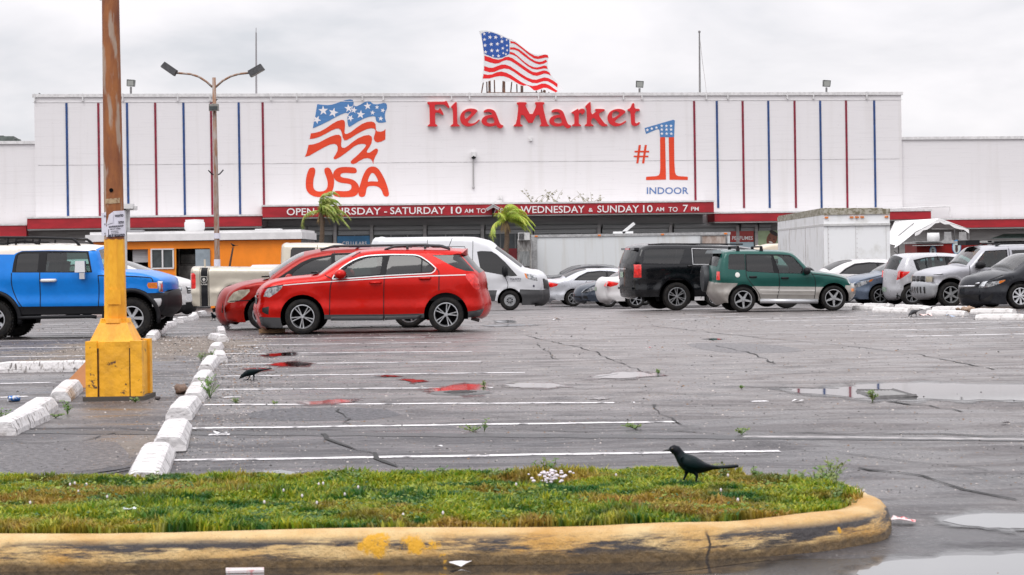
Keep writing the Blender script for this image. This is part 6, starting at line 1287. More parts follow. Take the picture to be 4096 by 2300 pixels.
sedan('parked_car', 'dark grey saloon nearly hidden behind the silver saloon, near the front of the white van', 'car', P_D, px_rear=1372, Y=85, yaw=2, sy=1.12)
sedan('parked_car', 'silver saloon with red tail lamp facing right in front of the long white trailer', 'car', P_S, px_rear=1378, Y=77.5, yaw=5, style='double')
sedan('parked_car', 'blue grey saloon nose facing left between the silver and the white saloons', 'car', P_G2, px_nose=1465, Y=73.5, flip=True, yaw=5)
sedan('parked_car', 'white saloon tail with plate just left of the big black SUV', 'car', P_W, px_rear=1527, Y=68.5, yaw=8)
sedan('parked_car', 'white saloon with tinted windows below the big box trailer, behind the blue grey car', 'car', P_W, px_rear=2035, Y=65.5, yaw=4, sy=1.03)
sedan('parked_car', 'blue grey saloon facing left with square headlamp between the green SUV and silver hatchback', 'car', P_G, px_nose=2137, Y=61.2, flip=True, yaw=7)
# dark saloon at the right edge, traced
S = dict(W=1.82, paint=P_D, face='L', belt=(2500, 420), tumble=.22, R=.33, ra=.405, rocker=.24, spokes=8, style='cap', bulge=.26, fr=.75, frd=.40, rimf=.68,
 top=[(2180,838),(2140,825),(2118,780),(2110,720),(2112,660),(2122,600),(2150,560),(2230,515),(2330,475),(2430,450),(2480,440),(2560,385),(2680,300),(2760,262),(2900,235),(3100,228),(3300,245),(3450,300),(3600,380),(3780,420),(3840,480),(3850,640),(3830,760)],
 wheels=[(2535,776,152),(3560,776,152)], cabin=((2500,400),(3500,400)), rimmat=mat('hubcap', (.62,.63,.65), .35, .4),
 skin=[('windshield', M_WIND, (2485,437), (2755,265))], seams=[[(2330,480),(2200,540)]],
 regions=[('body:frame', M_BLACK, [(2620,410),(2700,330),(2800,280),(3000,262),(3300,280),(3500,390),(3000,410)]),
  ('headlight', M_HL, [(2115,640),(2130,600),(2200,568),(2345,538),(2355,545),(2300,585),(2200,625),(2150,635)]), ('turn_signal', M_AMB, [(2290,552),(2355,538),(2352,550),(2300,584),(2285,580)]),
  ('fog_light', M_GRIL, [(2100,805),(2190,745),(2225,700),(2235,720),(2215,790),(2170,808)])])
cm = build_car('parked_car', 'charcoal saloon cut off by the right edge, nose to the wheel stops', 'car', S, Y0=51.0, px0=3240+2150/3.0093, yaw=12, tr=C4)
cm['end_patch']('L', 'grille', M_GRIL, [(-.40,.55),(.40,.55),(.5,.68),(-.5,.68)]); cm['end_patch']('L', 'lower_grille', M_GRIL, [(-.5,.22),(.5,.22),(.56,.38),(-.56,.38)]); cm['end_patch']('L', 'chrome_bar', M_CHR, [(-.50,.675),(.5,.675),(.5,.705),(-.5,.705)], .02); cm['end_patch']('L', 'chrome_bar', M_CHR, [(-.40,.60),(.40,.60),(.42,.625),(-.42,.625)], .02)
cm['end_patch']('L', 'headlight', M_HL, [(-.52,.60),(-.84,.60),(-.84,.74),(-.62,.72)])
# white crossover behind the blue off-roader
M4 = crop(0, 850, 2.2245)
S = dict(W=1.9, paint=P_W, face='R', belt=(1000, 560), tumble=.17, R=.36, ra=.44, rocker=.28, spokes=6, style='double', bulge=.20, fr=.5, frd=.30,
 top=[(350,870),(330,700),(345,560),(400,470),(480,440),(700,425),(900,430),(1050,455),(1200,510),(1330,560),(1420,575),(1520,600),(1600,622),(1655,645),(1690,680),(1700,720),(1712,770),(1722,830),(1700,870),(1640,885)],
 wheels=[(640,830,102),(1440,830,102)], cabin=((400,500),(1250,500)),
 skin=[('windshield', M_WIND, (1060,458), (1325,556)), ('rear_window', M_TINT, (350,550), (398,475)), ('body:bumper', M_BLACK, (1716,800), (1640,885))],
 regions=[('body:frame', M_BLACK, [(440,560),(480,480),(700,455),(900,460),(1040,490),(1180,560)]), ('window', M_TINT, [(700,470),(880,472),(1020,500),(1130,552),(700,552)]), ('window', M_TINT, [(460,552),(495,490),(680,472),(680,552)]),
  ('headlight', M_HL, [(1548,650),(1580,662),(1670,665),(1668,700),(1620,706),(1580,690)]), ('turn_signal', M_AMB, [(1532,648),(1548,650),(1590,695),(1580,700)]), ('body:bumper', M_BLACK, [(1560,830),(1800,812),(1800,900),(1560,900)])])
gm = build_car('parked_suv', 'white crossover nose showing between the blue off-roader and the beige pickup', 'suv', S, Y0=61.5, px0=750, yaw=-3, tr=M4)
gm['end_patch']('R', 'grille', M_GRIL, [(-.5,.66),(.5,.66),(.56,.96),(-.56,.96)])
for zz in (.72, .80, .88): gm['end_patch']('R', 'chrome_bar', M_CHR, [(-.5,zz),(.5,zz),(.5,zz+.03),(-.5,zz+.03)], .02)
# cream van glimpsed between the two SUVs
S = dict(W=1.95, paint=mat('paint_cream', (.60,.52,.40), .4, 0, .6), face='R', belt=1.15, tumble=.18, R=.35, ra=.43, rocker=.3, bulge=.2, fr=.4, frd=.25, top=[(.1,.4),(.02,.8),(.03,1.5),(.15,2.05),(.4,2.40),(1.0,2.52),(2.6,2.54),(3.2,2.4),(3.8,1.9),(4.3,1.25),(5.0,1.05),(5.2,.8),(5.22,.4)], wheels=[(1.0,.35,.35),(4.2,.35,.35)], cabin=((.5,1),(4,1)),
 skin=[('windshield', M_WIND, (3.2,2.4), (4.3,1.25))], regions=[('window', M_TINT, [(.5,1.3),(.55,1.8),(2.9,1.85),(3.2,1.75),(3.6,1.3)])])
a_, _ = ray(1897*K, 1000); build_car('parked_van', 'cream van roof glimpsed between the black SUV and the box trailer', 'van', S, yaw=0, loc=(a_*96-.05, 96))
# white vehicle roof behind the truck bed is a stand-in slab added on the pickup

# ================================================================== TRAILERS, TRUCK BOX, STALLS
def wbox(mb, x0, x1, y0, y1, Y, depth, zoff=0):
    """box whose front face spans the photo rectangle at distance Y"""
    A, B = unp(x0*K, y1*K, Y), unp(x1*K, y0*K, Y); C = unp(x0*K, y0*K, Y); z0 = A.z; z1 = (B.z+C.z)/2
    mb.add([(A.x, Y, z0), (B.x, Y, z0), (B.x, Y+depth, z0), (A.x, Y+depth, z0), (A.x, Y, z1), (B.x, Y, z1), (B.x, Y+depth, z1), (A.x, Y+depth, z1)], [(3,2,1,0),(4,5,6,7),(0,1,5,4),(1,2,6,5),(2,3,7,6),(3,0,4,7)])
def zat(y, x, Y): return unp(x*K, y*K, Y).z
def xat(x, Y, y=640): return unp(x*K, y*K, Y).x
M_TRL = mat('streaked_white_panel', (.66,.68,.69), .5, col2=(.58,.58,.56), vs=1.4, stretch=(2.0,1,.12), lo=.34, hi=.50); M_RST = mat('rust_panel', (.32,.24,.20), .8, col2=(.48,.42,.38), vs=6, stretch=(1,1,.4)); M_MOSS = mat('mossy_edge', (.42,.40,.34), .8, col2=(.16,.14,.09), vs=7, lo=.42, hi=.58)
Y = 90; tl = thing('white_trailer', 'long white box trailer with streaked side parked under the canopy', 'trailer', (xat(1580, Y), Y, G(Y)))
xa, xb_, zt = xat(1338, Y), xat(1836, Y), zat(587, 1580, Y); z0 = G(Y)+.9
mb = MB(); mb.box(((xa+xb_)/2, Y+1.25, (z0+zt)/2), (xb_-xa, 2.5, zt-z0)); mb.build('body', M_TRL, tl, True)
mb = MB(); mb.box(((xa+xb_)/2, Y-.01, zt-.06), (xb_-xa+.06, .08, .12)); mb.box((xa+.12, Y-.01, (z0+zt)/2), (.24, .06, zt-z0-.1)); mb.box(((xa+xb_)/2, Y-.01, z0+.06), (xb_-xa, .06, .12)); mb.build('frame_rail', mat('alu_rail', (.50,.50,.50), .4, .4, var=.3, vs=8), tl, True)
for x in np.linspace(xa+.1, xb_-.3, 4): mb = MB(); mb.box((x+.1, Y-.07, zt-.07), (.14, .04, .07)); mb.build('marker_light', M_AMB, tl, True)
mb = MB(); wbox(mb, 1765, 1826, 593, 700, Y-.06, .05); dp = mb.build('rusty_door', M_RST, tl, True)
mb = MB()
for a, b, c, d_ in ((1763,1828,590,593),(1763,1765.5,593,700),(1826,1828.5,593,700)): wbox(mb, a, b, c, d_, Y-.10, .05)
mb.build('door_frame', M_POST, tl, True)
for sx_ in (xa+1.5, xb_-2.6, xb_-1.6):
    mb = MB(); mb.lathe([(.0001,0),(.3,0),(.48,.02),(.5,.08),(.5,.24),(.48,.3),(.0001,.3)], (sx_, Y+.1, G(Y)+.5), 'Y', 24); mb.build('wheel', M_RUB, tl, True, smooth=True)
mb = MB(); mb.box((xat(1578, Y)+.1, Y+.8, zt+.25), (.12, .7, .7), ry=.9); mb.box((xat(1570, Y), Y+.8, zt+.05), (.9, .7, .1)); mb.build('roof_vent', mat('vent_white', (.7,.7,.7), .5), tl, True)
# small shed with air conditioner at the left end of the trailer
M_AC = mat('ac_white', (.62,.62,.61), .5, var=.2, vs=8)
sh = thing('weathered_kiosk', 'weathered grey cabin with an air conditioner at the left end of the long trailer', 'cabin', (xat(1320, 89), 89, G(89)))
mb = MB(); xa2, xb2 = xat(1302, 89), xat(1336, 89); zz = zat(600, 1320, 89); mb.box(((xa2+xb2)/2, 90, (G(89)+zz)/2), (xb2-xa2, 2, zz-G(89))); mb.build('wall', mat('weathered_white', (.45,.44,.42), .8, col2=(.15,.14,.13), vs=7, stretch=(3,1,.4)), sh, True)
mb = MB(); wbox(mb, 1303, 1332, 585, 604, 88.6, .5); ac = mb.build('air_conditioner', M_AC, sh, True)
mb = MB()
for k in range(5): wbox(mb, 1305, 1318, 587+3.2*k, 588.6+3.2*k, 88.56, .03)
mb.build('vent_slots', M_GRIL, ac, True)
mb = MB(); wbox(mb, 1308, 1331, 632, 670, 88.9, .1); mb.build('door', mat('old_door', (.25,.26,.26), .7, var=.5, vs=6, stretch=(3,1,.5)), sh, True)
# dark red booth behind it
mb = MB(); wbox(mb, 1238, 1300, 625, 690, 95, 2); bo = mb.build('red_booth', mat('booth_red', (.20,.015,.02), .5, var=.2)); tag(bo, 'dark red booth behind the right hand palm, mostly hidden by the white van', 'booth')
# ---- box truck body, corner towards the camera
Y = 72; bt = thing('box_trailer', 'big dirty white box trailer end-on with mossy roof edge and riveted panels', 'trailer', (xat(2072, Y), Y, G(Y)))
xl, xr = xat(2072, Y, 600), xat(2240, Y, 600); zt = zat(532, 2170, Y); zb_ = G(Y)+.85
XLb = xat(1956, 88, 600); p1 = Vector((xl, Y)); p2 = Vector((xr, Y+.15)); p0 = Vector((XLb, 88.0)); p3 = p2+(p0-p1)
def prism4(mb, P, z0, z1, g=0.0):
    c = sum(P, Vector((0, 0)))/len(P); Q = [c+(p-c)*(1+g) for p in P]; n = len(Q); mb.add([(p.x, p.y, z) for z in (z0, z1) for p in Q], [tuple(range(n-1, -1, -1)), tuple(range(n, 2*n))]+[(i, (i+1) % n, n+(i+1) % n, n+i) for i in range(n)])
BP = [p0, p1, p2, p3]
M_BOX = mat('dirty_white_panel', (.80,.81,.82), .45, col2=(.64,.64,.62), vs=2.2, stretch=(.6,.6,.5), lo=.33, hi=.48)
mb = MB(); prism4(mb, BP, zb_, zt); mb.build('cargo_box', M_BOX, bt, True)
zr_ = zat(565, 2170, Y); mb = MB(); prism4(mb, BP, zr_-.03, zr_+.05, .008); mb.build('rub_rail', M_AC, bt, True)
mb = MB(); prism4(mb, BP, zt-.10, zt+.10, .006); mb.build('roof_edge', M_MOSS, bt, True)
mb = MB(); prism4(mb, [p0+(p1-p0)*.02, p0+(p1-p0)*.98, p2+(p3-p2)*.1, p3+(p2-p3)*.1], zt+.10, zt+.16); mb.build('roof_skin', M_MOSS, bt, True)
for f in (.04, .42, .50, .58, .95): c = p1.lerp(p2, f); mb = MB(); mb.box((c.x, c.y-.03, zt-.20), (.13, .05, .06)); mb.build('marker_light', M_AMB, bt, True)
mb = MB()
for f in (.07, .5):
    for k in range(16): c = p1.lerp(p2, f); mb.box((c.x, c.y-.01, zb_+.2+k*.17), (.022, .02, .022))
for f in (.06, .48, .94): c = p1.lerp(p2, f); mb.box((c.x, c.y-.005, (zb_+zr_)/2), (.012, .012, zr_-zb_))
for f in (.3, .65): c = p0.lerp(p1, f); mb.box((c.x-.012, c.y-.012, (zb_+zr_)/2), (.02, .02, zr_-zb_))
mb.build('rivets', mat('rivet', (.48,.46,.45), .6), bt, True, kind='stuff')
mb = MB(); mb.box(((xl+xr)/2+.2, Y+7.5, G(Y)+.72), (1.8, 14, .22)); mb.build('chassis', M_DARK, bt, True)
for dx in (.25, 2.0):
    for dy in (2.0, 3.3, 13.0): c = p1+(p0-p1)*(dy/16); mb = MB(); mb.lathe([(.0001,0),(.25,0),(.42,.02),(.45,.08),(.45,.24),(.40,.28),(.0001,.28)], (c.x+dx, c.y, G(Y)+.45), 'X', 20); mb.build('wheel', M_RUB, bt, True, smooth=True)
# ---- orange food shack
Y = 86; sk = thing('orange_food_stand', 'orange food stand with flat white roof and open serving hatch', 'kiosk', (xat(520, Y), Y, G(Y)))
M_ORG = mat('orange_wall', (.95,.26,.006), .55, var=.12, vs=1.4, stretch=(1,1,.6)); M_ROOF = mat('stand_roof_white', (.74,.73,.73), .5, var=.12, vs=2)
xa, xb_ = xat(230, Y), xat(757, Y, 620); zt = zat(606, 480, Y); zg = G(Y); dx_ = lambda x: xat(x, Y, 640)
def wallseg(x0, x1, z0, z1, name='wall', m_=M_ORG, y=Y, d=.12): mb = MB(); mb.box(((x0+x1)/2, y+d/2, (z0+z1)/2), (x1-x0, d, z1-z0)); return mb.build(name, m_, sk, True)
zwt, zwb = zat(628, 400, Y), zat(676, 400, Y); zdt = zat(625, 480, Y)
wallseg(xa, xb_, zdt+.0, zt, 'upper_wall'); wallseg(xa, dx_(318), zg, zdt-.002); wallseg(dx_(318), dx_(441), zg, zwb-.002, 'wall'); wallseg(dx_(372), dx_(379), zwb, zdt-.002); wallseg(dx_(437), dx_(443), zwb, zdt-.002, 'wall'); wallseg(dx_(528), xb_, zg, zdt-.002)
mb = MB(); mb.box((xb_-.06, Y+3.0, (zg+zt)/2), (.12, 5.9, zt-zg)); mb.box((xa+.06, Y+3, (zg+zt)/2), (.12, 5.9, zt-zg)); mb.box(((xa+xb_)/2, Y+3.4, (zg+zt)/2), (xb_-xa-.26, .1, zt-zg)); mb.build('inner_wall', mat('kitchen_steel', (.16,.155,.15), .4, .2, col2=(.03,.03,.03), vs=2.5), sk, True)
mb = MB(); mb.box(((dx_(218)+dx_(762))/2, Y+2.9, zat(596, 480, Y)), (dx_(762)-dx_(218), 6.3, .30)); mb.build('roof', M_ROOF, sk, True)
mb = MB(); mb.box(((dx_(228)+dx_(758))/2, Y+2.9, zat(583, 480, Y)-.02), (dx_(758)-dx_(228), 6.0, .12)); mb.box(((dx_(228)+dx_(758))/2, Y+2.9, zat(587, 480, Y)), (dx_(758)-dx_(228)-.1, 5.8, .12)); mb.build('roof_cap', M_ROOF, sk, True)
# sliding window, open left hatch, doorway with grey open door
wd = thing; mb = MB()
for a, b, c, d_ in ((379,437,625,628.5),(379,437,673,677),(379,382,628.5,673),(434,437,628.5,673),(407,410,628.5,673)): wbox(mb, a, b, c, d_, Y-.06, .1)
fw = mb.build('window_frame', M_ROOF, sk, True); mb = MB(); wbox(mb, 382, 434, 628.5, 673, Y+.02, .02); mb.build('pane', M_GLD, fw, True)
mb = MB(); wbox(mb, 334, 372, 627, 660, Y+.3, .04); mb.build('serving_blind', mat('blind_pale', (.50,.50,.52), .6, var=.2, vs=2, stretch=(1,1,10)), sk, True)
mb = MB(); wbox(mb, 318, 372, 672, 676, Y-.3, .5); mb.build('serving_counter', M_GRIL, sk, True)
mb = MB(); wbox(mb, 492, 528, 627, 690, Y-.10, .06); mb.build('door', mat('door_grey_blue', (.28,.33,.37), .5, var=.2), sk, True)
mb = MB(); wbox(mb, 455, 490, 640, 662, Y+2.6, .4); wbox(mb, 450, 488, 668, 720, Y+2.0, .6); wbox(mb, 446, 490, 664, 666, Y+1.8, .8); wbox(mb, 449, 452, 626, 700, Y+1.7, .05); mb.build('kitchen_fittings', mat('kitchen_metal', (.42,.41,.39), .3, .5, var=.4, vs=5), sk, True)
mb = MB(); wbox(mb, 440, 442, 625, 720, Y-.05, .1); mb.build('door_jamb', mat('orange_jamb', (.75,.28,.02), .6), sk, True)
mb = MB(); c = unp(489.5*K, 575*K, Y+2.5); mb.lathe([(.0001,-.35),(.38,-.35),(.40,-.1),(.46,0),(.46,.28),(.42,.30),(.42,.40),(.0001,.42)], tuple(c), 'Z', 20); v_ = mb.build('roof_vent', mat('vent_white', (.7,.7,.7), .5), None, smooth=True, auto=40); tag(v_, 'round white exhaust vent on the roof of the orange food stand', 'vent')
c = unp(676*K, 576*K, Y+2.5); mb = MB(); mb.box((c.x, c.y, c.z-.15), (1.25, 1.0, .32), taper=.9); mb.box((c.x, c.y-.52, c.z-.15), (1.0, .05, .25)); vv = mb.build('roof_air_conditioner', mat('vent_white', (.7,.7,.7), .5)); tag(vv, 'white slotted air conditioner on the right of the food stand roof', 'air conditioner')
mb = MB()
for k in range(10): mb.box((c.x-.55+k*.10, c.y-.56, c.z-.14), (.035, .03, .2))
mb.build('slot', M_GRIL, vv)
# white post lamp above the stand roof, behind the yellow pole
Yq = 60; pl = thing('white_lamp_post', 'square white double post with boxy white heads behind the flyers on the leaning pole', 'lamp post', (xat(318, Yq), Yq, G(Yq)))
mb = MB(); mb.box((xat(314.5, Yq, 560), Yq, (G(Yq)+zat(520, 316, Yq))/2), (.09, .1, zat(520, 316, Yq)-G(Yq))); mb.box((xat(321, Yq, 560), Yq+.1, (zat(584, 320, Yq)+zat(525, 316, Yq))/2), (.09, .1, zat(525, 316, Yq)-zat(584, 320, Yq))); mb.build('post', mat('post_pale', (.55,.55,.56), .5, var=.2), pl, True)
for a, b, c_, d_, m2_ in ((300, 334, 512.5, 525, 0), (312, 341, 518, 528.5, .1)): mb = MB(); wbox(mb, a, b, c_, d_, Yq-.15+m2_, .3); mb.build('lamp_head', M_ROOF, pl, True)
mb = MB(); wbox(mb, 320, 358, 588-10, 584, Yq-.1, .35); mb.build('lower_fitting', mat('fitting_grey', (.4,.4,.42), .5), pl, True)
# ---- marquee tent and red food truck on the right
Yt = 92; tn = thing('canopy_tent', 'white peaked canopy tent between the big box trailer and the red food truck', 'tent', (xat(2330, Yt), Yt, G(Yt)))
def Tp(x, y, Y_): return unp(x*K, y*K, Y_)
mb = MB(); n = 10; rows = []
ridge0, ridge1 = Tp(2362, 549, 90), Tp(2250, 556, 99); eL0, eL1 = Tp(2275, 604, 90), Tp(2222, 600, 99); eR0, eR1 = Tp(2436, 576, 90), Tp(2400, 570, 99)
eL0 = Tp(2300, 585, 90); vs = []
for i in range(n+1):
    t = i/n; a, b, c = eL0.lerp(eL1, t), ridge0.lerp(ridge1, t), eR0.lerp(eR1, t); s = -.10*math.sin(math.pi*((t*3) % 1))
    for q in range(9):
        u = q/8; p = a.lerp(b, u*2) if u < .5 else b.lerp(c, u*2-1); p.z += (s-.12)*math.sin(math.pi*min(1, (u*2) % 1.0001)); vs.append(p)
mb.add(vs, [(i*9+q, i*9+q+1, (i+1)*9+q+1, (i+1)*9+q) for i in range(n) for q in range(8)])
m_t = mat('tent_fabric', (.80,.79,.79), .6, var=.08, vs=2); tc_ = mb.build('canopy', m_t, tn, True, smooth=True)
mb = MB(); fr_ = []
for a, b in ((eL0, eL1),):
    for i in range(11): p = a.lerp(b, i/10); q = p+Vector((-.75-.12*math.sin(i*2.1), -.25, -.55-.12*math.sin(i*1.7))); fr_ += [p, q]
mb.add(fr_, [(2*i, 2*i+1, 2*i+3, 2*i+2) for i in range(10)]); mb.build('hanging_flap', m_t, tn, True, smooth=True)
mb = MB(); k0, k1 = Tp(2243, 600, 90), Tp(2300, 600, 90)
for a, b in ((eL0, ridge0), (ridge0, eR0)): 
    P = [a.lerp(b, k/6) for k in range(7)]; W_ = []
    for k, p in enumerate(P): W_ += [p+Vector((0, -.02, .01)), p+Vector((0, -.04, -.16-.05*math.sin(k*2.3)))]
    mb.add(W_, [(2*i, 2*i+1, 2*i+3, 2*i+2) for i in range(6)])
mb.build('valance', m_t, tn, True)
mb = MB()
for e0, e1 in ((eL0, eL1), (eR0, eR1), (ridge0, ridge1)): mb.tube([e0-Vector((0,0,.06)), e1-Vector((0,0,.06))], .03, 6)
for t in (0, .5, 1): a, b, c = eL0.lerp(eL1, t), ridge0.lerp(ridge1, t), eR0.lerp(eR1, t); mb.tube([a, b-Vector((0,0,.08)), c], .03, 6); mb.tube([a, Vector((a.x, a.y, G(Yt)))], .03, 6); mb.tube([c, Vector((c.x, c.y, G(Yt)))], .03, 6)
mb.build('tent_frame', M_POST, tn, True)
Yf = 78; ft = thing('food_truck', 'dark red food truck with flames and oval signs behind the silver hatchback', 'food truck', (xat(2440, Yf), Yf, G(Yf)))
M_FT = mat('food_truck_red', (.24,.012,.010), .5, spec=.2, var=.3, vs=2); xa, xb_ = xat(2306, Yf), xat(2640, Yf); zt = zat(611, 2440, Yf)
mb = MB(); mb.box(((xa+xb_)/2, Yf+1.2, (zt+G(Yf)+.5)/2), (xb_-xa, 2.4, zt-G(Yf)-.5)); mb.build('body', M_FT, ft, True)
mb = MB(); mb.box(((xa+xb_)/2, Yf+1.2, zt+.04), (xb_-xa+.1, 2.5, .08)); wbox(mb, 2301, 2372, 616, 618.5, Yf-.5, .5); wbox(mb, 2301, 2372, 606.5, 608.5, Yf-.4, .5); mb.build('roof_trim', mat('alu_rail', (.50,.50,.50), .4, .4), ft, True)
for (cx_, cy_, rx_, ry_) in ((2346, 631, 8.5, 13), (2405.5, 621, 11.5, 18)):
    mb = MB(); 
    def el(sx, sy, off, oy=0): n_ = 20; mb.add([unp((cx_+rx_*sx*math.cos(2*math.pi*k/n_))*K, (cy_+oy+ry_*sy*math.sin(2*math.pi*k/n_))*K, Yf-off) for k in range(n_)], [tuple(range(n_))])
    el(1, 1, .02); o1 = mb.build('oval_sign', mat('oval_blue', (.06,.25,.50), .4), ft, True); mb = MB(); el(.84, .88, .03, .6); el(.35, .22, .04, -7); mb.build('oval_picture', mat('oval_pale', (.55,.62,.62), .5), o1, True)
    mb = MB(); el(.30, .45, .045, 5); el(.35, .12, .05, -3); mb.build('oval_figure', mat('oval_dark', (.06,.03,.03), .5), o1, True)
mb = MB(); random.seed(5)
for k in range(9):
    x = 2448+k*8; h_ = random.uniform(8, 20); mb.add([unp(p[0]*K, p[1]*K, Yf-.02-.003*k) for p in ((x, 642), (x+5, 642), (x+6, 642-h_*.4), (x+3, 642-h_*.7), (x+5.5, 642-h_*1.4), (x-1, 642-h_*.7), (x-2, 642-h_*.3))], [(0,1,2,3,4,5,6)])
mb.build('painted_flames', mat('flame_orange', (.80,.25,.01), .5, col2=(.75,.06,.01), vs=5), ft, True)
mb = MB(); wbox(mb, 2500, 2640, 606, 625, Yf-.05, .05); mb.build('serving_hatch', mat('hatch_dark', (.02,.025,.05), .3), ft, True)
mb = MB(); wbox(mb, 2484, 2494, 605, 622, Yf-.05, .05); mb.build('posted_notice', M_PW, ft, True)
mb = MB(); a, b = Tp(2490, 600, Yf), Tp(2640, 598, Yf); mb.add([a, b, Tp(2640, 586, Yf-1.2), Tp(2525, 588, Yf-1.2)], [(0,1,2,3)]); mb.build('awning', mat('awning_green', (.01,.10,.075), .6), ft, True)
for k, (x0_, x1_) in enumerate(((2372, 2395), (2412, 2430))):
    mb = MB(); c = unp((x0_+x1_)/2*K, 602*K, Yf+1); mb.lathe([(.0001,.3),(.14,.3),(.16,.0),(.30,-.08),(.34,-.2),(.0001,-.2)], tuple(c), 'Z', 14); mb.build('roof_vent', M_POST, ft, True, smooth=True)
mb = MB(); c = unp(2347*K, 604*K, Yf+1.5); mb.lathe([(.0001,.30),(.24,.30),(.26,.1),(.22,-.2),(.0001,-.2)], tuple(c), 'Z', 16); mb.build('roof_vent', mat('vent_white', (.7,.7,.7), .5), ft, True, smooth=True)
# ================================================================== POLES
# leaning rusty pole with yellow concrete base
base = gv(294, 1008); Yp = base.y+.32
def pw(x, y, Y_=None): return unp(x*K, y*K, Y_ or Yp)
yp = thing('light_pole', 'tall rusty light pole with peeling yellow lower part and square yellow concrete base', 'pole', (base.x, Yp, 0))
M_YEL = mat('pole_yellow', (.90,.45,.02), .5, col2=(.76,.32,.012), vs=2.2, stretch=(2,2,.7), lo=.38, hi=.6, bump=.4, bs=18)
def yellow_base():
    m = mat('base_yellow', (.86,.42,.018), .55, col2=(.62,.30,.02), vs=3.0, lo=.34, hi=.52, bump=.8, bs=9); n, l = m.node_tree.nodes, m.node_tree.links; b = n['Principled BSDF']
    src = b.inputs['Base Color'].links[0].from_socket; t = n.new('ShaderNodeTexCoord'); z = n.new('ShaderNodeTexNoise'); z.inputs['Scale'].default_value = 5; z.inputs['Detail'].default_value = 10; z.inputs['Roughness'].default_value = .75; l.new(t.outputs['Object'], z.inputs[0])
    r = n.new('ShaderNodeMapRange'); r.inputs[1].default_value = .60; r.inputs[2].default_value = .62; l.new(z.outputs[0], r.inputs[0]); x = n.new('ShaderNodeMixRGB'); l.new(r.outputs[0], x.inputs[0]); l.new(src, x.inputs[1]); x.inputs[2].default_value = (.10,.05,.03,1); l.new(x.outputs[0], b.inputs['Base Color']); return m
M_YB = yellow_base()
M_RUST = mat('rust_pole', (.33,.115,.030), .6, col2=(.16,.045,.02), vs=2.0, stretch=(3,3,.8), lo=.36, hi=.62, bump=.3, bs=30)
n_, l_ = M_RUST.node_tree.nodes, M_RUST.node_tree.links; b_ = n_['Principled BSDF']; src = b_.inputs['Base Color'].links[0].from_socket
t_ = n_.new('ShaderNodeTexCoord'); mp_ = n_.new('ShaderNodeMapping'); mp_.inputs['Scale'].default_value = (9, 9, 1.7); l_.new(t_.outputs['Object'], mp_.inputs[0]); z_ = n_.new('ShaderNodeTexNoise'); z_.inputs['Scale'].default_value = 1; z_.inputs['Detail'].default_value = 7; l_.new(mp_.outputs[0], z_.inputs[0])
r_ = n_.new('ShaderNodeMapRange'); r_.inputs[1].default_value = .55; r_.inputs[2].default_value = .62; r_.inputs[4].default_value = .75; l_.new(z_.outputs[0], r_.inputs[0]); x_ = n_.new('ShaderNodeMixRGB'); l_.new(r_.outputs[0], x_.inputs[0]); l_.new(src, x_.inputs[1]); x_.inputs[2].default_value = (.40,.33,.27,1); l_.new(x_.outputs[0], b_.inputs['Base Color'])
pc = lambda y: 278+ (y/600)*9.5   # axis of the pole in view px
def sect(mb, y0, y1, w0, w1, n=8, rot=math.pi/8):
    A, B = pw(pc(y0), y0), pw(pc(y1), y1); r0 = w0/2*K*Yp/FPX; r1 = w1/2*K*Yp/FPX; vs = []
    for P, r in ((A, r0), (B, r1)): vs += [(P.x+r*math.cos(rot+2*math.pi*k/n), P.y+r*math.sin(rot+2*math.pi*k/n), P.z) for k in range(n)]
    mb.add(vs, [(k, n+k, n+(k+1) % n, (k+1) % n) for k in range(n)]+[tuple(range(n)), tuple(range(2*n-1, n-1, -1))]); return A, B
mb = MB(); sect(mb, -140, 602, 42, 51, 16, 0); mb.build('rusty_shaft', M_RUST, yp, True, smooth=True, auto=30)
mb = MB(); sect(mb, 601, 812, 52, 57, 8); mb.build('yellow_shaft', M_YEL, yp, True)
mb = MB(); sect(mb, 800, 811, 76, 82, 8); c0 = pw(pc(806), 806); 
for k in range(4): a = math.pi/4+k*math.pi/2; mb.box((c0.x+.16*math.cos(a), c0.y+.16*math.sin(a), c0.z), (.03, .03, .05))
mb.build('collar', M_YEL, yp, True)
mb = MB(); A, B = pw(pc(811), 811), pw(pc(861), 861); r0, r1 = .175, .27; vs = []
for P, r in ((A, .150), (B, .245)): vs += [(P.x+sx*r, P.y+sy*r, P.z) for sx, sy in ((-1,-1),(1,-1),(1,1),(-1,1))]
mb.add(vs, [(0,4,5,1),(1,5,6,2),(2,6,7,3),(3,7,4,0),(3,2,1,0)]); mb.build('cone_skirt', M_YEL, yp, True)
mb = MB(); zt = pw(294, 857).z; h = .305; bx = xat(213, base.y, 1000)+.31; mb.box((bx, Yp, zt/2), (.55, .55, zt)); b0_ = mb.build('concrete_base', M_YB, yp, True)
for sx in (-1, 1):
    mb = MB(); mb.box((bx+sx*(h-.135), Yp-.278, zt/2-.02), (.014, .012, zt*.85)); mb.build('rust_gap', mat('rust_gap', (.08,.03,.015), .9, var=.5, vs=12), yp, True)
    for sy in (-1, 1): mb = MB(); mb.box((bx+sx*(h-.065), Yp+sy*(h-.065), zt/2+.004), (.125, .125, zt+.012), taper=.98); mb.build('corner_post', M_YB, yp, True)
mb = MB(); mb.box((bx, Yp, .02), (.66, .66, .05)); mb.build('footing', mat('footing', (.07,.06,.05), .8), yp, True)
mb = MB(); mb.box((pw(292, 746).x, pw(292, 746).y-.127, pw(292, 746).z), (.15, .004, .16)); mb.build('cover_plate', M_YEL, yp, True)
mb = MB(); c = pw(285, 479); mb.lathe([(.0001,-.01),(.022,-.01),(.022,.02)], (c.x, c.y-.106, c.z), 'Y', 12); mb.build('bolt_hole', M_DARK, yp, True)
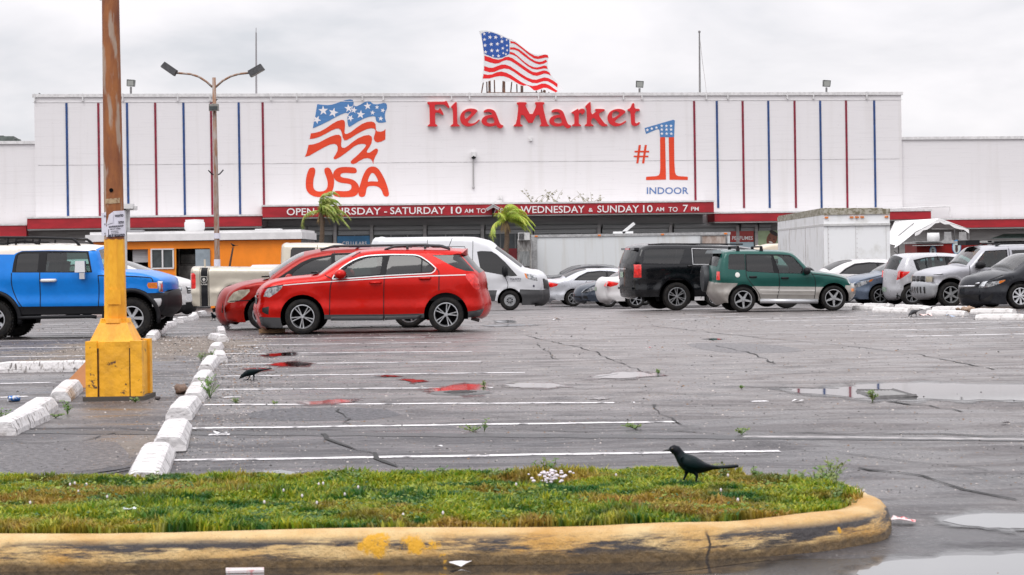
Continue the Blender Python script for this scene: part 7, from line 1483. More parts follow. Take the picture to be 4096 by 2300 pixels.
mb = MB(); A = pw(253, 1, Yp); mb.tube([pw(270, -6), pw(252, -3), pw(246, -8)], .02, 6); mb.build('bracket', mat('bracket_grey', (.4,.4,.4), .5), yp, True)
# tape band and flyers wrapped round the shaft
def wrap(mb, pts2, faces, r_extra):
    """pts in view px; wrapped on the shaft"""
    vs = []
    for x, y in pts2:
        w_ = 42+(y+140)/742*9; r = (w_/2+.3)*K*Yp/FPX+r_extra; cx_ = pc(y); u = (x-cx_)*K*Yp/FPX; a = u/r; C_ = pw(cx_, y); lift = max(0, abs(a)-1.0)*.05
        vs.append((C_.x+(r+lift)*math.sin(a), C_.y-(r+lift)*math.cos(a), C_.z))
    mb.add(vs, faces)
def sheet2(x0, x1, y0, y1, sk=0, nx=10, ny=8, cut=None):
    P = []; F = []
    for j in range(ny+1):
        for i in range(nx+1): v = j/ny; P.append((x0+(x1-x0)*i/nx+sk*v, y0+(y1-y0)*v-3*(i/nx)))
    for j in range(ny):
        for i in range(nx):
            if cut and cut(i/nx, j/ny): continue
            a = j*(nx+1)+i; F.append((a, a+nx+1, a+nx+2, a+1))
    return P, F
mb = MB(); wrap(mb, *sheet2(267, 307, 501, 514), .002); mb.build('tape_band', mat('old_tape', (.45,.33,.20), .3, col2=(.25,.14,.07), vs=30, lo=.4, hi=.55), yp, True)
M_PAP = mat('flyer_paper', (.72,.71,.80), .7, var=.08, vs=8); M_PINK = mat('flyer_ink', (.015,.012,.03), .7)
fl1 = thing('flyer', 'white help wanted flyer with black handwriting taped round the rusty pole, one corner curled', 'flyer', pw(290, 560))
mb = MB(); wrap(mb, *sheet2(267, 320, 533, 596, 4, 14, 12, lambda u, v: u < .42*(1-v/.55) and v < .55), .004); mb.build('paper', M_PAP, fl1, True)
mb = MB(); pts = [(277+3,540),(296-6,533),(290,560),(272,566)]; wrap(mb, pts, [(0,1,2,3)], .016); mb.build('curled_corner', M_PAP, fl1, True)
mb = MB()
def ptext(s, x0, x1, yb, cap, rot=-.07, bold=.02):
    V_, F_ = text2d(s, bold); wrap(mb, [(x0+(x1-x0)*tx, yb+(x1-x0)*tx*rot-cap*ty) for tx, ty in V_], F_, .009)
ptext('WANTED', 294, 318, 546.5, 6.0, bold=.04); ptext('TATTOO', 303, 319, 563, 6.0, bold=.05); ptext('BARBERSHOP', 279, 318, 573, 4.5, bold=.03); ptext('NEXT WEEK', 282, 310, 578.5, 3.2); ptext('BARBERS', 285, 303, 583.5, 2.4); ptext('HAIR STYLISTS', 285, 305, 587.5, 2.2); ptext('NAIL TECHS', 285, 303, 591, 2.0)
ptext('HELP WANTED', 276, 322, 597.5, 7.2, -.05, .045)
for s in ((277, 279, 577, 592), (304, 305, 588, 592)): wrap(mb, [(s[0], s[2]), (s[1], s[2]), (s[1]+.5, s[3]), (s[0]+.5, s[3])], [(0, 3, 2, 1)], .006)
mb.build('handwriting', M_PINK, fl1, True)
fl2 = thing('flyer', 'second white flyer wrapped round the left side of the rusty pole, only its edge showing', 'flyer', pw(266, 565)); mb = MB(); wrap(mb, *sheet2(250, 270, 536, 594, 0, 6, 6), .003); mb.build('paper', M_PAP, fl2, True)
mb = MB(); ptext('ED', 262, 269, 546, 5, bold=.03); ptext('OP', 262, 268, 566, 4, bold=.03); ptext('W', 263, 268, 590, 5, bold=.03); mb.build('handwriting', M_PINK, fl2, True)
# double arm street lamp
Yl = 74; 
def lw(x, y): return unp(x*K, y*K, Yl)
lp = thing('street_lamp', 'rusty street lamp post with two curved arms and tilted shoebox heads', 'street lamp', (lw(547.5, 800).x, Yl, G(Yl)))
M_LP = mat('lamp_post_paint', (.26,.13,.07), .6, col2=(.36,.31,.28), vs=2.2, stretch=(5,5,.9), lo=.40, hi=.58)
b0 = Vector((lw(548.5, 790).x, Yl, G(Yl))); mb = MB(); mb.tube([b0, lw(546, 640), lw(542, 400), lw(538, 195)], [.115, .105, .085, .070], 10); mb.build('post', M_LP, lp, True, smooth=True)
M_HEAD = mat('lamp_head_grey', (.07,.07,.075), .5, var=.4, vs=12)
mb = MB(); mb.tube([lw(534, 219), lw(520, 206), lw(500, 193), lw(480, 186.5), lw(458, 184.5), lw(444, 183.5)], .042, 7); mb.build('arm', M_LP, lp, True, smooth=True)
mb = MB(); mb.tube([lw(542, 219), lw(560, 203), lw(580, 192), lw(600, 186), lw(628, 183)], .042, 7); mb.build('arm', M_LP, lp, True, smooth=True)
for cx_, cy_, ry in ((426.5, 173, .62), (644, 177, -.50)):
    c = lw(cx_, cy_); mb = MB(); mb.box(c, (.60, .40, .24), ry=ry, taper=.92); hd = mb.build('lamp_head', M_HEAD, lp, True); R3 = Matrix.Rotation(ry, 3, 'Y'); mb = MB(); mb.box(c+R3 @ Vector((0, 0, -.125)), (.54, .34, .02), ry=ry); mb.build('lens', mat('lamp_lens', (.50,.48,.46), .3), hd, True)
mb = MB(); c = lw(540, 271); mb.box(c+Vector((0, -.2, 0)), (.36, .25, .26), taper=.95); bx_ = mb.build('floodlight_box', mat('flood_box', (.28,.27,.25), .5, var=.4, vs=8), lp, True); mb = MB(); mb.box(c+Vector((0, -.33, -.03)), (.30, .03, .13)); mb.build('lens', M_GLD, bx_, True)
mb = MB(); mb.tube([lw(524, 428), lw(533, 438), lw(542, 440), lw(552, 438), lw(562, 427)], .025, 5); mb.build('cross_bracket', M_BLACK, lp, True)
for k, (y0_, y1_) in enumerate(((586, 600), (652, 674))):
    mb = MB(); A, B = lw(546, y0_), lw(547, y1_); mb.lathe([(.12, 0), (.122, B.z-A.z)], (A.x, A.y, A.z), 'Z', 10); tag(mb.build('paper_notice', M_PAP), ['small white notice taped high on the street lamp post', 'small printed notice taped low on the street lamp post'][k], 'notice')
# ================================================================== WHEEL STOPS
M_STOP2 = mat('stop_concrete_clean', (.72,.70,.69), .75, col2=(.36,.33,.31), vs=5, lo=.36, hi=.46, bump=1, bs=12)
M_STOP = mat('stop_concrete', (.66,.64,.64), .75, col2=(.30,.27,.25), vs=6, stretch=(1.4,3,2), lo=.33, hi=.46, bump=1.2, bs=9)
n_, l_ = M_STOP.node_tree.nodes, M_STOP.node_tree.links; b_ = n_['Principled BSDF']; src = b_.inputs['Base Color'].links[0].from_socket
t_ = n_.new('ShaderNodeTexCoord'); mp_ = n_.new('ShaderNodeMapping'); mp_.inputs['Scale'].default_value = (3.0, 26, 8); l_.new(t_.outputs['Object'], mp_.inputs[0]); z_ = n_.new('ShaderNodeTexNoise'); z_.inputs['Scale'].default_value = 1; z_.inputs['Detail'].default_value = 5; l_.new(mp_.outputs[0], z_.inputs[0])
r_ = n_.new('ShaderNodeMapRange'); r_.inputs[1].default_value = .60; r_.inputs[2].default_value = .64; r_.inputs[4].default_value = .85; l_.new(z_.outputs[0], r_.inputs[0]); x_ = n_.new('ShaderNodeMixRGB'); l_.new(r_.outputs[0], x_.inputs[0]); l_.new(src, x_.inputs[1]); x_.inputs[2].default_value = (.10,.085,.08,1); l_.new(x_.outputs[0], b_.inputs['Base Color'])
def stop_mesh(L=1.75, W_=.26, H=.15, chip=0, seed=0):
    r = random.Random(seed); mb = MB(); n = 12; prof = [(-.5, 0), (-.49, .35), (-.36, .9), (-.25, 1.0), (.25, 1.0), (.36, .9), (.49, .35), (.5, 0)]; vs = []
    for i in range(n+1):
        t = i/n; e_ = .88 if i in (0, n) else (.97 if i in (1, n-1) else 1)
        for px_, pz in prof: vs.append((px_*W_*(1.0 if pz < .5 else e_)+r.uniform(-.003, .003), (t-.5)*L, pz*H*e_+(r.uniform(-.004, .002) if pz > 0 else -.01)))
    m = len(prof); mb.add(vs, [(i*m+k, i*m+k+1, (i+1)*m+k+1, (i+1)*m+k) for i in range(n) for k in range(m-1)]+[tuple(range(m-1, -1, -1)), tuple(n*m+k for k in range(m))])
    return mb
def stop(label, p, rz, L=1.75, W_=.28, H=.16, seed=0, group=None):
    mb = stop_mesh(L, W_, H, 0, seed); o = mb.build('wheel_stop', M_STOP2 if seed >= 60 else M_STOP); o.location = (p.x, p.y, G(p.y)); o.rotation_euler = (random.uniform(-.02, .02), random.uniform(-.03, .03), rz); tag(o, label, 'wheel stop', group); return o
GL = 'white wheel stops along the left hand row'
LS = [((362,1226),(405,1120),.30,'nearest white wheel stop, touching the back of the grass'), ((425,1138),(445,1052),.30,'chipped wheel stop, second from the grass in the long left row'), ((449,1057),(465,992),.28,'third wheel stop from the grass, with a brown chip in its end'), ((486,1012),(492,957),.26,'wheel stop next to the brown rock in the long row'),
  ((503,975),(510,929),.25,'wheel stop half hidden by the tallest roadside weed clump'), ((517,933),(526,903),.24,'wheel stop left of the pecking bird'), ((554,912),(548,879),.24,'skewed wheel stop standing alone right of the row'), ((540,888),(538,855),.24,'wheel stop just beyond the skewed one'), ((562,860),(548,838),.22,'wheel stop turned across the row on the brown dirt'),
  ((558,842),(552,824),.22,'wheel stop below the minivan bumper'), ((563,828),(565,808),.22,'farthest wheel stop of the long row, touching the minivan nose')]
for i, (a, b, w_, lb_) in enumerate(LS):
    A = gv(*a); L = [2.05, 2.2, 1.95, 1.75, 2.0, 1.85, 1.8, 1.9, 1.8, 1.8, 1.8][i]; an = [.135, .14, .11, .12, .12, .10, .16, .12, .26, .16, .1][i]; c = A+Vector((-math.sin(an), math.cos(an), 0))*L*.5; stop(lb_, c, an, L, w_-.03, .12, i, GL)
for i, (a, b, w_, lb_) in enumerate([((55,1066),(112,1003),.26,'tipped wheel stop at the left with a dark weed over it'), ((150,1010),(205,950),.24,'wheel stop leaning toward the yellow base, beside a wooden board'), ((2,1096),(16,1062),.26,'wheel stop end poking in at the left edge'),
      ((378,856),(402,842),.22,'wheel stop right below the off-roader front tyre'), ((392,842),(412,828),.22,'second wheel stop behind the off-roader tyre'), ((410,828),(430,812),.22,'third wheel stop behind the off-roader tyre'), ((432,818),(447,806),.22,'fourth wheel stop behind the off-roader tyre'), ((452,812),(480,800),.2,'low broken wheel stop below the off-roader bumper'),
      ((478,806),(492,796),.2,'wheel stop below the pickup bumper, front one'), ((488,800),(505,788),.2,'wheel stop below the pickup bumper, middle one'), ((500,792),(514,780),.2,'wheel stop below the pickup, farthest one')]):
    A = gv(*a); L = 1.6 if i < 3 else 1.7; an = .10+.05*math.sin(i*2.3); c = A+Vector((-math.sin(an), math.cos(an), 0))*L*.5; stop(lb_, c, an, L, w_, .14, 20+i, 'wheel stops beside the off-roader')
A, B = gv(0, 937), gv(222, 935); stop('long broken wheel stop lying crosswise left of the yellow base', (A+B)/2+Vector((0, .1, 0)), math.pi/2, (B-A).length*1.02, .22, .15, 40)
for i, (x0, x1, y0, y1, lb_) in enumerate([(530,920,865,918,'wheel stop in the front line just right of the green SUV'), (770,1205,885,948,'wheel stop in the front line left of the pecking pigeon'), (1415,1890,908,990,'wheel stop in the front line right of the pecking pigeon'), (2000,2600,955,1040,'nearest wheel stop at the right edge of the lot'),
      (420,625,835,885,'short wheel stop behind the front line nearest the green SUV'), (660,990,840,885,'wheel stop in the back line below the silver hatchback'), (1040,1435,850,912,'wheel stop in the back line between hatchback and boxy SUV'), (1485,1940,868,930,'wheel stop in the back line below the boxy SUV, with rubble on it'), (1945,2470,888,968,'wheel stop in the back line below the charcoal saloon')]):
    yc = y0+(y1-y0)*.72; A = gnd(*C4((x0, yc))); B = gnd(*C4((x1, yc+4))); d = B-A; stop(lb_, (A+B)/2, math.atan2(-d.x, d.y), d.xy.length*.96, .20, .125, 60+i, 'wheel stops in front of the right hand cars')
# ================================================================== PALMS
M_TRK = mat('palm_trunk', (.16,.11,.075), .9, var=.5, vs=14, stretch=(1,1,4), bump=1, bs=12); M_FRD = mat('palm_frond', (.24,.36,.05), .5, var=.45, vs=3, col2=(.40,.42,.12)); M_DRY = mat('dry_frond', (.34,.24,.12), .8)
def palm(lb_, x, ytop, xb, Yp_, seed, S_=1.0, pal=M_FRD):
    r = random.Random(seed); T_ = unp(x*K, ytop*K, Yp_); Bp = Vector((unp(xb*K, 700*K, Yp_).x, Yp_, G(Yp_))); t = thing('palm_tree', lb_, 'palm tree', Bp, 0, 'wind blown palms')
    mb = MB(); P = [Bp.lerp(T_, q/8)+Vector((.05*math.sin(q*1.2), 0, 0)) for q in range(9)]; mb.tube(P, [.22, .17, .15, .14, .13, .13, .12, .11, .09], 9); mb.build('trunk', M_TRK, t, True, smooth=True)
    def frond(L, az, el, wind, mb, wdt=.42):
        p = T_.copy(); d = Vector((math.cos(az)*math.cos(el), math.sin(az)*math.cos(el), math.sin(el))); pts = [p.copy()]; n = 13
        for q in range(n):
            d = (d+Vector((wind, 0, -.30-.03*q))*.62*(q/n+.20)).normalized(); p = p+d*L/n; pts.append(p.copy())
        mb.tube(pts, [.03*(1-q/n)+.008 for q in range(n+1)], 4, False)
        for q in range(1, n*3):
            f = q/3; i = min(n-1, int(f)); c = pts[i].lerp(pts[i+1], f-i); dd = (pts[i+1]-pts[i]).normalized(); sd = dd.cross(Vector((0, 0, 1))); sd = sd.normalized() if sd.length > .01 else Vector((0, 1, 0))
            for s in (-1, 1):
                l = wdt*math.sin(math.pi*min(1, .12+f/n*.88))**.6*r.uniform(.7, 1.15); v = (sd*s*.75+dd*.7+Vector((wind*.9, 0, -.45))+Vector((r.uniform(-.2,.2), r.uniform(-.2,.2), r.uniform(-.2,.2)))).normalized(); w = dd*.016
                m_ = c+v*l*.5; mb.add([c-w, c+w, m_+w*1.1, c+v*l+Vector((0,0,-.06)), m_-w*1.1], [(0,1,2,3,4)])
    mb = MB()
    for q in range(20): frond(S_*r.uniform(1.5, 2.5), r.uniform(-1.5, 1.6) if q % 5 else r.uniform(1.6, 4.6), r.uniform(-.1, 1.4), r.uniform(.2, .5), mb)
    mb.build('crown', pal, t, True)
    mb = MB()
    for q in range(5): frond(S_*r.uniform(.8, 1.2), r.uniform(0, 6.2), r.uniform(-1.2, -.5), .15, mb, .2)
    mb.build('dead_fronds', M_DRY, t, True)
    return t
palm('palm with a single wind blown crown in front of the word THURSDAY', 808, 531, 808, 96, 11, .70)
palm('bright green palm with spread crown right of the white van roof', 1272, 553, 1275, 94, 5, .70, mat('palm_frond_bright', (.34,.50,.05), .5, var=.4, vs=3, col2=(.52,.55,.10)))
# ================================================================== BIRDS
M_BIRD = mat('bird_black', (.004,.005,.009), .42, col2=(.002,.010,.012), vs=8, spec=.16); M_BRN = mat('bird_brown', (.035,.03,.028), .6); M_EYE = mat('bird_eye', (.02,.015,.01), .15)
def loft(mb, spine, n=14):
    """spine: (x, z, ry, rz[, y]) rings in the x-z plane"""
    vs = []; fs = []
    for i, s in enumerate(spine):
        x, z, ry, rz = s[:4]; y = s[4] if len(s) > 4 else 0; a, b = spine[max(0, i-1)], spine[min(len(spine)-1, i+1)]; t = Vector((b[0]-a[0], b[1]-a[1])).normalized(); nn = Vector((-t.y, t.x))
        for k in range(n): w = 2*math.pi*k/n; c, s2 = math.cos(w), math.sin(w); vs.append((x+nn.x*rz*s2, y+ry*c, z+nn.y*rz*s2))
    for i in range(len(spine)-1):
        for k in range(n): fs.append((i*n+k, i*n+(k+1) % n, (i+1)*n+(k+1) % n, (i+1)*n+k))
    fs.append(tuple(range(n))); fs.append(tuple((len(spine)-1)*n+k for k in range(n))); mb.add(vs, fs)
def bird(name, label, cat, P, sc, spine, legs, rz=0, m_=None, beak=None, eye=None, wing=None, group=None, flipx=False):
    f = -1 if flipx else 1; t = thing(name, label, cat, P, rz, group); sp = [(f*a[0]*sc, a[1]*sc, *(v*sc for v in a[2:])) for a in spine]
    mb = MB(); loft(mb, sp)
    for L in legs: mb.tube([(f*x*sc, y*sc, z*sc) for x, y, z in L], [.0085*sc*2.2/ (1+.9*i) if i < 2 else .0036*sc*2 for i in range(len(L))], 6)
    for L in legs:
        x, y, z = L[-1]
        for da in (-.5, 0, .5, math.pi): mb.tube([(f*x*sc, y*sc, z*sc), (f*(x-.055*math.cos(da))*sc, (y+.05*math.sin(da))*sc, z*sc-.001)], .0035*sc*1.5, 4)
    b = mb.build('body', m_ or M_BIRD, t, smooth=True); 
    if sc > .9: md = b.modifiers.new('fuse', 'REMESH'); md.mode = 'VOXEL'; md.voxel_size = .0035*sc; md.use_smooth_shade = True
    if beak: mb = MB(); loft(mb, [(f*a[0]*sc, a[1]*sc, a[2]*sc, a[3]*sc) for a in beak], 8); mb.build('beak', M_GRIL, t, smooth=True)
    if eye:
        for s in (-1, 1): mb = MB(); mb.ball((f*eye[0]*sc, s*eye[2]*sc, eye[1]*sc), .0075*sc, 8, 6); mb.build('eye', M_EYE, t, smooth=True)
    if wing:
        for s in (-1, 1): mb = MB(); loft(mb, [(f*a[0]*sc, a[1]*sc, a[2]*sc, a[3]*sc, s*a[4]*sc) for a in wing], 10); mb.build('wing', m_ or M_BIRD, t, smooth=True)
    return t
# unit: about 0.42 m from beak to tail tip for sc=1
SP = [(-.128,.215,.006,.006),(-.118,.216,.018,.018),(-.100,.217,.026,.029),(-.082,.210,.029,.032),(-.068,.192,.028,.031),(-.055,.172,.034,.036),(-.035,.150,.046,.048),(-.008,.130,.055,.056),(.025,.116,.056,.055),(.058,.107,.048,.046),(.090,.102,.036,.033),(.120,.100,.024,.020),(.150,.100,.020,.013),(.200,.102,.021,.011),(.260,.105,.022,.012),(.295,.108,.017,.010),(.303,.109,.004,.004)]
LG = [[(-.015,.022,.085),(-.022,.026,.055),(-.035,.028,.028),(-.062,.030,.004)],[(.030,-.022,.080),(.042,-.026,.050),(.036,-.028,.025),(.038,-.030,.003)]]
WG = [(-.052,.168,.008,.014,.030),(-.035,.152,.012,.030,.042),(0,.136,.013,.034,.052),(.04,.122,.012,.028,.052),(.08,.113,.010,.020,.044),(.13,.106,.007,.011,.028),(.175,.103,.003,.005,.016)]
BK = [(-.108,.214,.011,.011),(-.130,.212,.008,.008),(-.150,.209,.005,.0045),(-.168,.205,.001,.001)]
p = unp(1735*K, 1216*K, 11.15); bird('blackbird', 'large glossy black bird striding left across the grass near its right end', 'bird', Vector((p.x, 11.15, .180)), .92, SP, LG, 0, None, BK, (-.108,.222,.024), WG)
SP2 = [(-.150,.030,.006,.006),(-.138,.040,.017,.017),(-.122,.055,.024,.026),(-.100,.068,.026,.028),(-.075,.085,.034,.034),(-.040,.098,.046,.044),(0,.106,.050,.046),(.04,.112,.044,.040),(.08,.120,.034,.028),(.12,.128,.022,.017),(.17,.138,.020,.011),(.24,.148,.020,.010),(.275,.152,.006,.006)]
BK2 = [(-.134,.040,.010,.010),(-.152,.026,.006,.006),(-.168,.008,.001,.001)]
WG2 = [(-.070,.092,.008,.014,.030),(-.04,.104,.012,.028,.040),(0,.112,.012,.030,.046),(.04,.118,.011,.024,.042),(.09,.126,.008,.014,.030),(.14,.133,.003,.006,.014)]
p = gv(632, 956); bird('blackbird', 'black bird pecking at a parking line right of the wheel stops', 'bird', p, .93, SP2, LG, 0, None, BK2, (-.130,.052,.022), WG2)
p = gv(537, 806); bird('blackbird', 'small dark bird on the asphalt between wheel stops and minivan nose', 'bird', p, .9, SP, LG, 1.2, None, BK, None, WG)
PG = dict(m_=mat('pigeon_grey', (.035,.036,.042), .5, var=.4, vs=20))
def roofp(x, y, off=0): return FP(x*K, y*K, off)
bird('pigeon', 'pigeon perched on the left end of the roof edge', 'pigeon', roofp(102, 243, .05)+Vector((0, 0, .02)), 1.0, SP, LG, 0, PG['m_'], BK, None, None, 'roof pigeons', flipx=False)
bird('pigeon', 'pigeon crouched on the roof edge left of the street lamp', 'pigeon', roofp(421, 245.5, -.3), .8, SP, LG, 0, PG['m_'], BK, None, None, 'roof pigeons')
bird('pigeon', 'pigeon sitting on the floodlight box of the street lamp', 'pigeon', lw(540, 262.5), .85, SP, LG, math.pi, PG['m_'], BK, None, None)
p = gnd(*C4((1250, 985))); bird('pigeon', 'pigeon feeding on litter between the right hand wheel stops', 'pigeon', p, 1.1, SP2, LG, .6, PG['m_'], BK2, None, WG2)
p = gnd(*C4((1985, 880))); bird('pigeon', 'grey pigeon standing in front of the charcoal saloon', 'pigeon', p+Vector((0, -.4, .0)), 1.15, SP, LG, 1.35, mat('pigeon_brown', (.06,.055,.05), .6, var=.4, vs=20), BK, None, WG)
mb = MB(); A, B = unp(577*K, 672*K, 70), unp(586*K, 622*K, 70); mb.tube([Vector((A.x-.4, 70, G(70))), A, B], [.05, .04, .03], 6); tag(mb.build('wooden_stake', mat('stake_wood', (.07,.04,.03), .8)), 'leaning dark stake before the orange food stand with a small bird on top', 'stake')
bird('sparrow', 'small bird on top of the leaning stake', 'bird', B+Vector((0, 0, 0)), .62, SP, LG, 0, None, BK, None, None)
# ================================================================== DRAIN, MANHOLE, LITTER
M_IRON = mat('cast_iron', (.11,.105,.105), .5, .0, var=.4, vs=20); C_ = [gv(x, y) for x, y in ((2155, 986), (2245, 984), (2305, 999), (2200, 1001))]
gr = thing('drain_grate', 'iron drain grate at the left end of the wide puddle', 'drain', (C_[0]+C_[2])/2)
mb = MB()
for i in range(4): a, b = C_[i], C_[(i+1) % 4]; mb.tube([a+Vector((0, 0, .012)), b+Vector((0, 0, .0))], .022, 4)
mb.build('frame', M_IRON, gr, True); mb = MB()
for k in range(1, 16): a, b = C_[0].lerp(C_[3], k/16), C_[1].lerp(C_[2], k/16); 
for k in range(1, 10): a, b = C_[0].lerp(C_[1], k/10), C_[3].lerp(C_[2], k/10); mb.tube([a+Vector((0, 0, .006)), b+Vector((0, 0, .006))], .012, 4)
mb.build('bars', mat('worn_bars', (.26,.255,.25), .4), gr, True); mb = MB(); mb.add([c+Vector((0, 0, .009)) for c in C_], [(0, 1, 2, 3)]); mb.build('pit', M_DARK, gr, True)
c = gv(1158, 987); mb = MB(); mb.lathe([(.0001, .010), (.26, .010), (.28, .014), (.32, .012), (.34, .0)], (c.x, c.y-.1, G(c.y)), 'Z', 36)
for k in range(5): mb.box((c.x, c.y-.1+(k-2)*.09, G(c.y)+.016), (.36-.08*abs(k-2), .02, .008))
tag(mb.build('manhole_cover', M_IRON, smooth=True, auto=30), 'round iron manhole cover in front of the red reflecting puddle', 'manhole cover')
M_CAN = mat('can_blue', (.03,.14,.42), .25, .5, col2=(.6,.6,.6), vs=25, lo=.42, hi=.5); p = gv(35, 1010); ca = thing('drink_can', 'blue drink can lying on its side at the far left', 'can', p, .5); mb = MB(); mb.lathe([(.025,-.062),(.033,-.055),(.033,.055),(.026,.062)], (0, 0, .033), 'X', 18); mb.build('can_body', M_CAN, ca, smooth=True); mb = MB(); mb.lathe([(.0001,.060),(.024,.060),(.028,.063)], (0, 0, .033), 'X', 18); mb.build('can_end', M_CHR, ca, smooth=True); mb = MB(); mb.lathe([(.0001,-.060),(.024,-.060),(.028,-.063)], (0, 0, .033), 'X', 18); mb.build('can_end', M_CHR, ca, smooth=True)
def lump(mb, c, r, sc=(1, 1, .7), seed=0):
    q = random.Random(seed); n0 = len(mb.v); mb.ball(c, r, 9, 6, sc)
    for i in range(n0, len(mb.v)): v = mb.v[i]; k = 1+.18*math.sin(v[0]*97+v[2]*71)+.12*math.sin(v[1]*83); mb.v[i] = (c[0]+(v[0]-c[0])*k, c[1]+(v[1]-c[1])*k, c[2]+(v[2]-c[2])*k)
p = gv(455, 990); mb = MB(); lump(mb, (p.x, p.y, .05), .085); tag(mb.build('rock', mat('rock_brown', (.26,.18,.14), .85, var=.4, vs=20, bump=1), smooth=True), 'brown rock lying left of the wheel stop row', 'rock')
p = gv(397, 1006); mb = MB(); lump(mb, (p.x, p.y, .02), .035); tag(mb.build('rock', mat('stone_dark', (.06,.05,.05), .85), smooth=True), 'small dark stone right of the yellow base', 'rock')
p = gv(684, 838); q = thing('wood_block', 'short wooden plank chocked under the nose of the bright red crossover', 'wood', p+Vector((0, 0, .0))); mb = MB(); mb.box((0, 0, .05), (.48, .25, .085), rz=-.15); mb.build('plank', mat('plank', (.40,.24,.13), .8, var=.4, vs=8, stretch=(1,6,6)), q)
A = gv(212, 978); mb = MB(); mb.add([(A.x-.35, A.y+.35, .0), (A.x+.05, A.y+.2, .0), (A.x+.1, A.y+.25, .28), (A.x-.02, A.y+.3, .33)], [(0, 1, 2, 3)]); mb.add([(A.x-.35, A.y+.37, .0), (A.x+.05, A.y+.22, .0), (A.x+.1, A.y+.27, .28), (A.x-.02, A.y+.32, .33)], [(3, 2, 1, 0)]); tag(mb.build('board', mat('board_orange', (.55,.24,.10), .7)), 'thin orange wooden board leaning behind the left wheel stop by the yellow base', 'board')
M_LIT = mat('litter_white', (.70,.69,.70), .6, var=.1, vs=20)
def scrap(x, y, s, lb_, m_=None, h=0.0, z=None):
    s *= .75
    p = gv(x, y, h) if z is None else z; mb = MB(); n = 9; vs = []
    for k in range(n): a = 2*math.pi*k/n; r = s*random.uniform(.5, 1); vs.append((p.x+r*math.cos(a), p.y+r*.7*math.sin(a), p.z+.012+random.uniform(0, s*.35)))
    vs.append((p.x, p.y, p.z+s*.28)); mb.add(vs, [(k, (k+1) % n, n) for k in range(n)]); tag(mb.build('litter', m_ or M_LIT), lb_, 'litter')
M_LR = mat('litter_red', (.60,.05,.06), .5, col2=(.7,.6,.6), vs=20, lo=.44, hi=.5)
for a in [(2008, 1012, .10, 'folded white paper on the asphalt left of the drain'), (2272, 1318, .14, 'red and white wrapper on the road right of the kerb tip'), (1398, 806, .14, 'white crumpled paper on the lot right of the crossover'), (556, 1094, .10, 'white scrap below the second near parking line'), (140, 999, .10, 'white scrap near the left wheel stop'),
          (640, 877, .10, 'pinkish scrap on the dirt left of the crossover'), (1155, 1428, .09, 'white scrap in the gutter at the bottom of the picture'), (2302, 788, .0, ''), (1100, 1127, .07, 'pale scrap on the asphalt behind the grass centre'), (2525, 1068, .08, 'white scrap at the right beyond the gutter strip'), (1478, 1198, .0, ''), (1635, 876, .05, 'red scrap far out on the empty lot'),
          (1592, 1016, .04, 'tiny pale scrap in the middle of the lot'), (2418, 1003, .03, 'tiny scrap by the wide puddle'), (430, 858, .08, 'white scrap on the dirt between the two wheel stop rows'), (480, 880, .06, 'small white scrap on the brown dirt')]:
    if a[2] > 0: scrap(a[0], a[1], a[2], a[3], M_LR if 'red' in a[3].split()[0] else None)
p = gnd(*C4((1390, 985))); scrap(0, 0, .28, 'pink and white plastic bag by the feeding pigeon', mat('bag_pink', (.75,.55,.52), .4), z=p); p = gnd(*C4((1395, 905))); scrap(0, 0, .30, 'white bag at the right end of a back line wheel stop', None, z=p+Vector((0, 0, .02)))
p = gnd(*C4((1690, 990))); scrap(0, 0, .22, 'pale blue wrapper below the front line wheel stops', mat('wrap_blue', (.35,.45,.62), .4), z=p); p = gnd(*C4((1870, 925))); 
mb = MB()
for k in range(9): lump(mb, (p.x+random.uniform(-.6, .5), p.y-.1+random.uniform(-.2, .2), p.z+.07), random.uniform(.05, .11), seed=k)
tag(mb.build('rubble_heap', mat('rubble', (.42,.30,.22), .9, var=.5, vs=9), smooth=True), 'small heap of brown rubble on a back line wheel stop', 'rubble')
P0 = [unp(x*K, y*K, 10.15) for x, y in ((312, 1282),)][0]; scrap(0, 0, .07, 'crushed clear plastic in the grass at the left', mat('plastic_clear', (.62,.66,.68), .2), z=Vector((P0.x, 10.35, .17)))
mb = MB(); wbox_ = [gv(568, 1446), gv(664, 1444), gv(664, 1437), gv(568, 1438)]; mb.add([c+Vector((0, 0, .02)) for c in wbox_]+[c+Vector((0, 0, .008)) for c in wbox_], [(0,1,2,3),(0,4,5,1),(1,5,6,2),(3,7,4,0)]); tag(mb.build('paper_card', mat('card', (.68,.62,.62), .5, col2=(.6,.25,.25), vs=30, lo=.38, hi=.42)), 'pale printed card lying in the gutter at the bottom edge', 'litter')
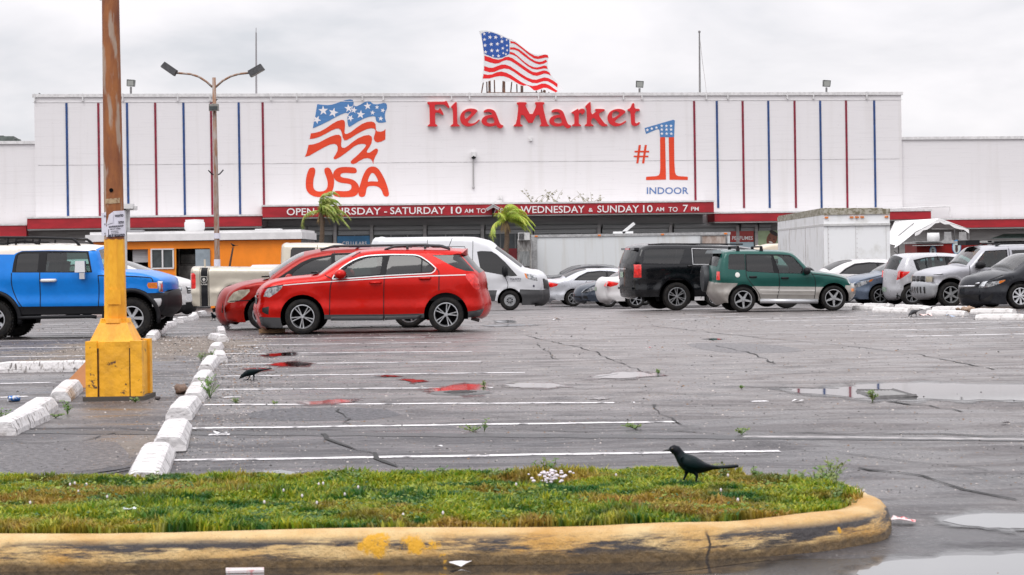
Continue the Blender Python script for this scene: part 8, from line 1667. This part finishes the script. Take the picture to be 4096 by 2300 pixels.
# wire on the asphalt and pebbles
mb = MB(); mb.tube([gv(215, 1197, .01), gv(250, 1188, .02), gv(300, 1181, .03), gv(328, 1175, .02)], .004, 4); mb.tube([gv(215, 1197, .01), gv(270, 1193, .01), gv(322, 1183, .01)], .004, 4); tag(mb.build('wire', M_BLACK), 'thin black wire on the asphalt left of the nearest wheel stop', 'wire')
def stones(name, N, label):
    Yk = 12*np.exp(rng.random(N)*1.45); Yk[:N//4] = rng.uniform(12, 34, N//4); Xk = rng.uniform(-.28, .28, N)*Yk; q = N//4; Xk[:q] = -1.95-.125*(Yk[:q]-12)+rng.normal(0, .40, q)
    n3 = N//8; Yk[-n3:] = rng.uniform(29, 39, n3); Xk[-n3:] = rng.normal(-6.3, 1.0, n3); n4 = N//10; Yk[-n3-n4:-n3] = rng.uniform(8.1, 9.3, n4); Xk[-n3-n4:-n3] = rng.uniform(-2.6, 2.4, n4)
    s = rng.uniform(.0018, .0050, N)*(.6+Yk/17)*np.where(rng.random(N) < .05, 1.8, 1.0); a = rng.uniform(0, 6.28, N); Z = np.interp(Yk, _GY, _GZ)
    P = np.empty((N, 5, 3))
    for k in range(4): P[:, k] = np.c_[Xk+np.cos(a+k*1.571)*s*1.2, Yk+np.sin(a+k*1.571)*s, Z]
    P[:, 4] = np.c_[Xk+rng.uniform(-.3, .3, N)*s, Yk, Z+s*.9]
    me = bpy.data.meshes.new(name); b0 = np.arange(N)*5; lv = np.stack([v for k in range(4) for v in (b0+k, b0+(k+1) % 4, b0+4)], 1).ravel()
    me.vertices.add(N*5); me.vertices.foreach_set('co', P.ravel()); me.loops.add(N*12); me.loops.foreach_set('vertex_index', lv.astype(np.int32)); me.polygons.add(N*4); me.polygons.foreach_set('loop_start', (np.arange(N*4)*3).astype(np.int32)); me.update()
    c = np.where(rng.random((N, 1)) < .55, np.array([.30, .27, .25])*rng.uniform(.5, 1.8, (N, 1)), np.array([.03, .026, .024])); br = rng.random((N, 1)) < .2; c = np.where(br, np.array([.20, .12, .07]), c)
    cc = np.ones((N, 5, 4)); cc[:, :, :3] = c[:, None, :]; ca = me.color_attributes.new('tint', 'FLOAT_COLOR', 'POINT'); ca.data.foreach_set('color', cc.ravel())
    m = bpy.data.materials.new('loose_stone'); m.use_nodes = True; at = m.node_tree.nodes.new('ShaderNodeAttribute'); at.attribute_name = 'tint'; m.node_tree.links.new(at.outputs['Color'], m.node_tree.nodes['Principled BSDF'].inputs['Base Color']); m.node_tree.nodes['Principled BSDF'].inputs['Roughness'].default_value = .7
    me.materials.append(m); o = bpy.data.objects.new(name, me); COL.objects.link(o); tag(o, label, None, None, 'stuff')
stones('gravel', 17000, 'loose grit and bits of bark scattered on the asphalt')
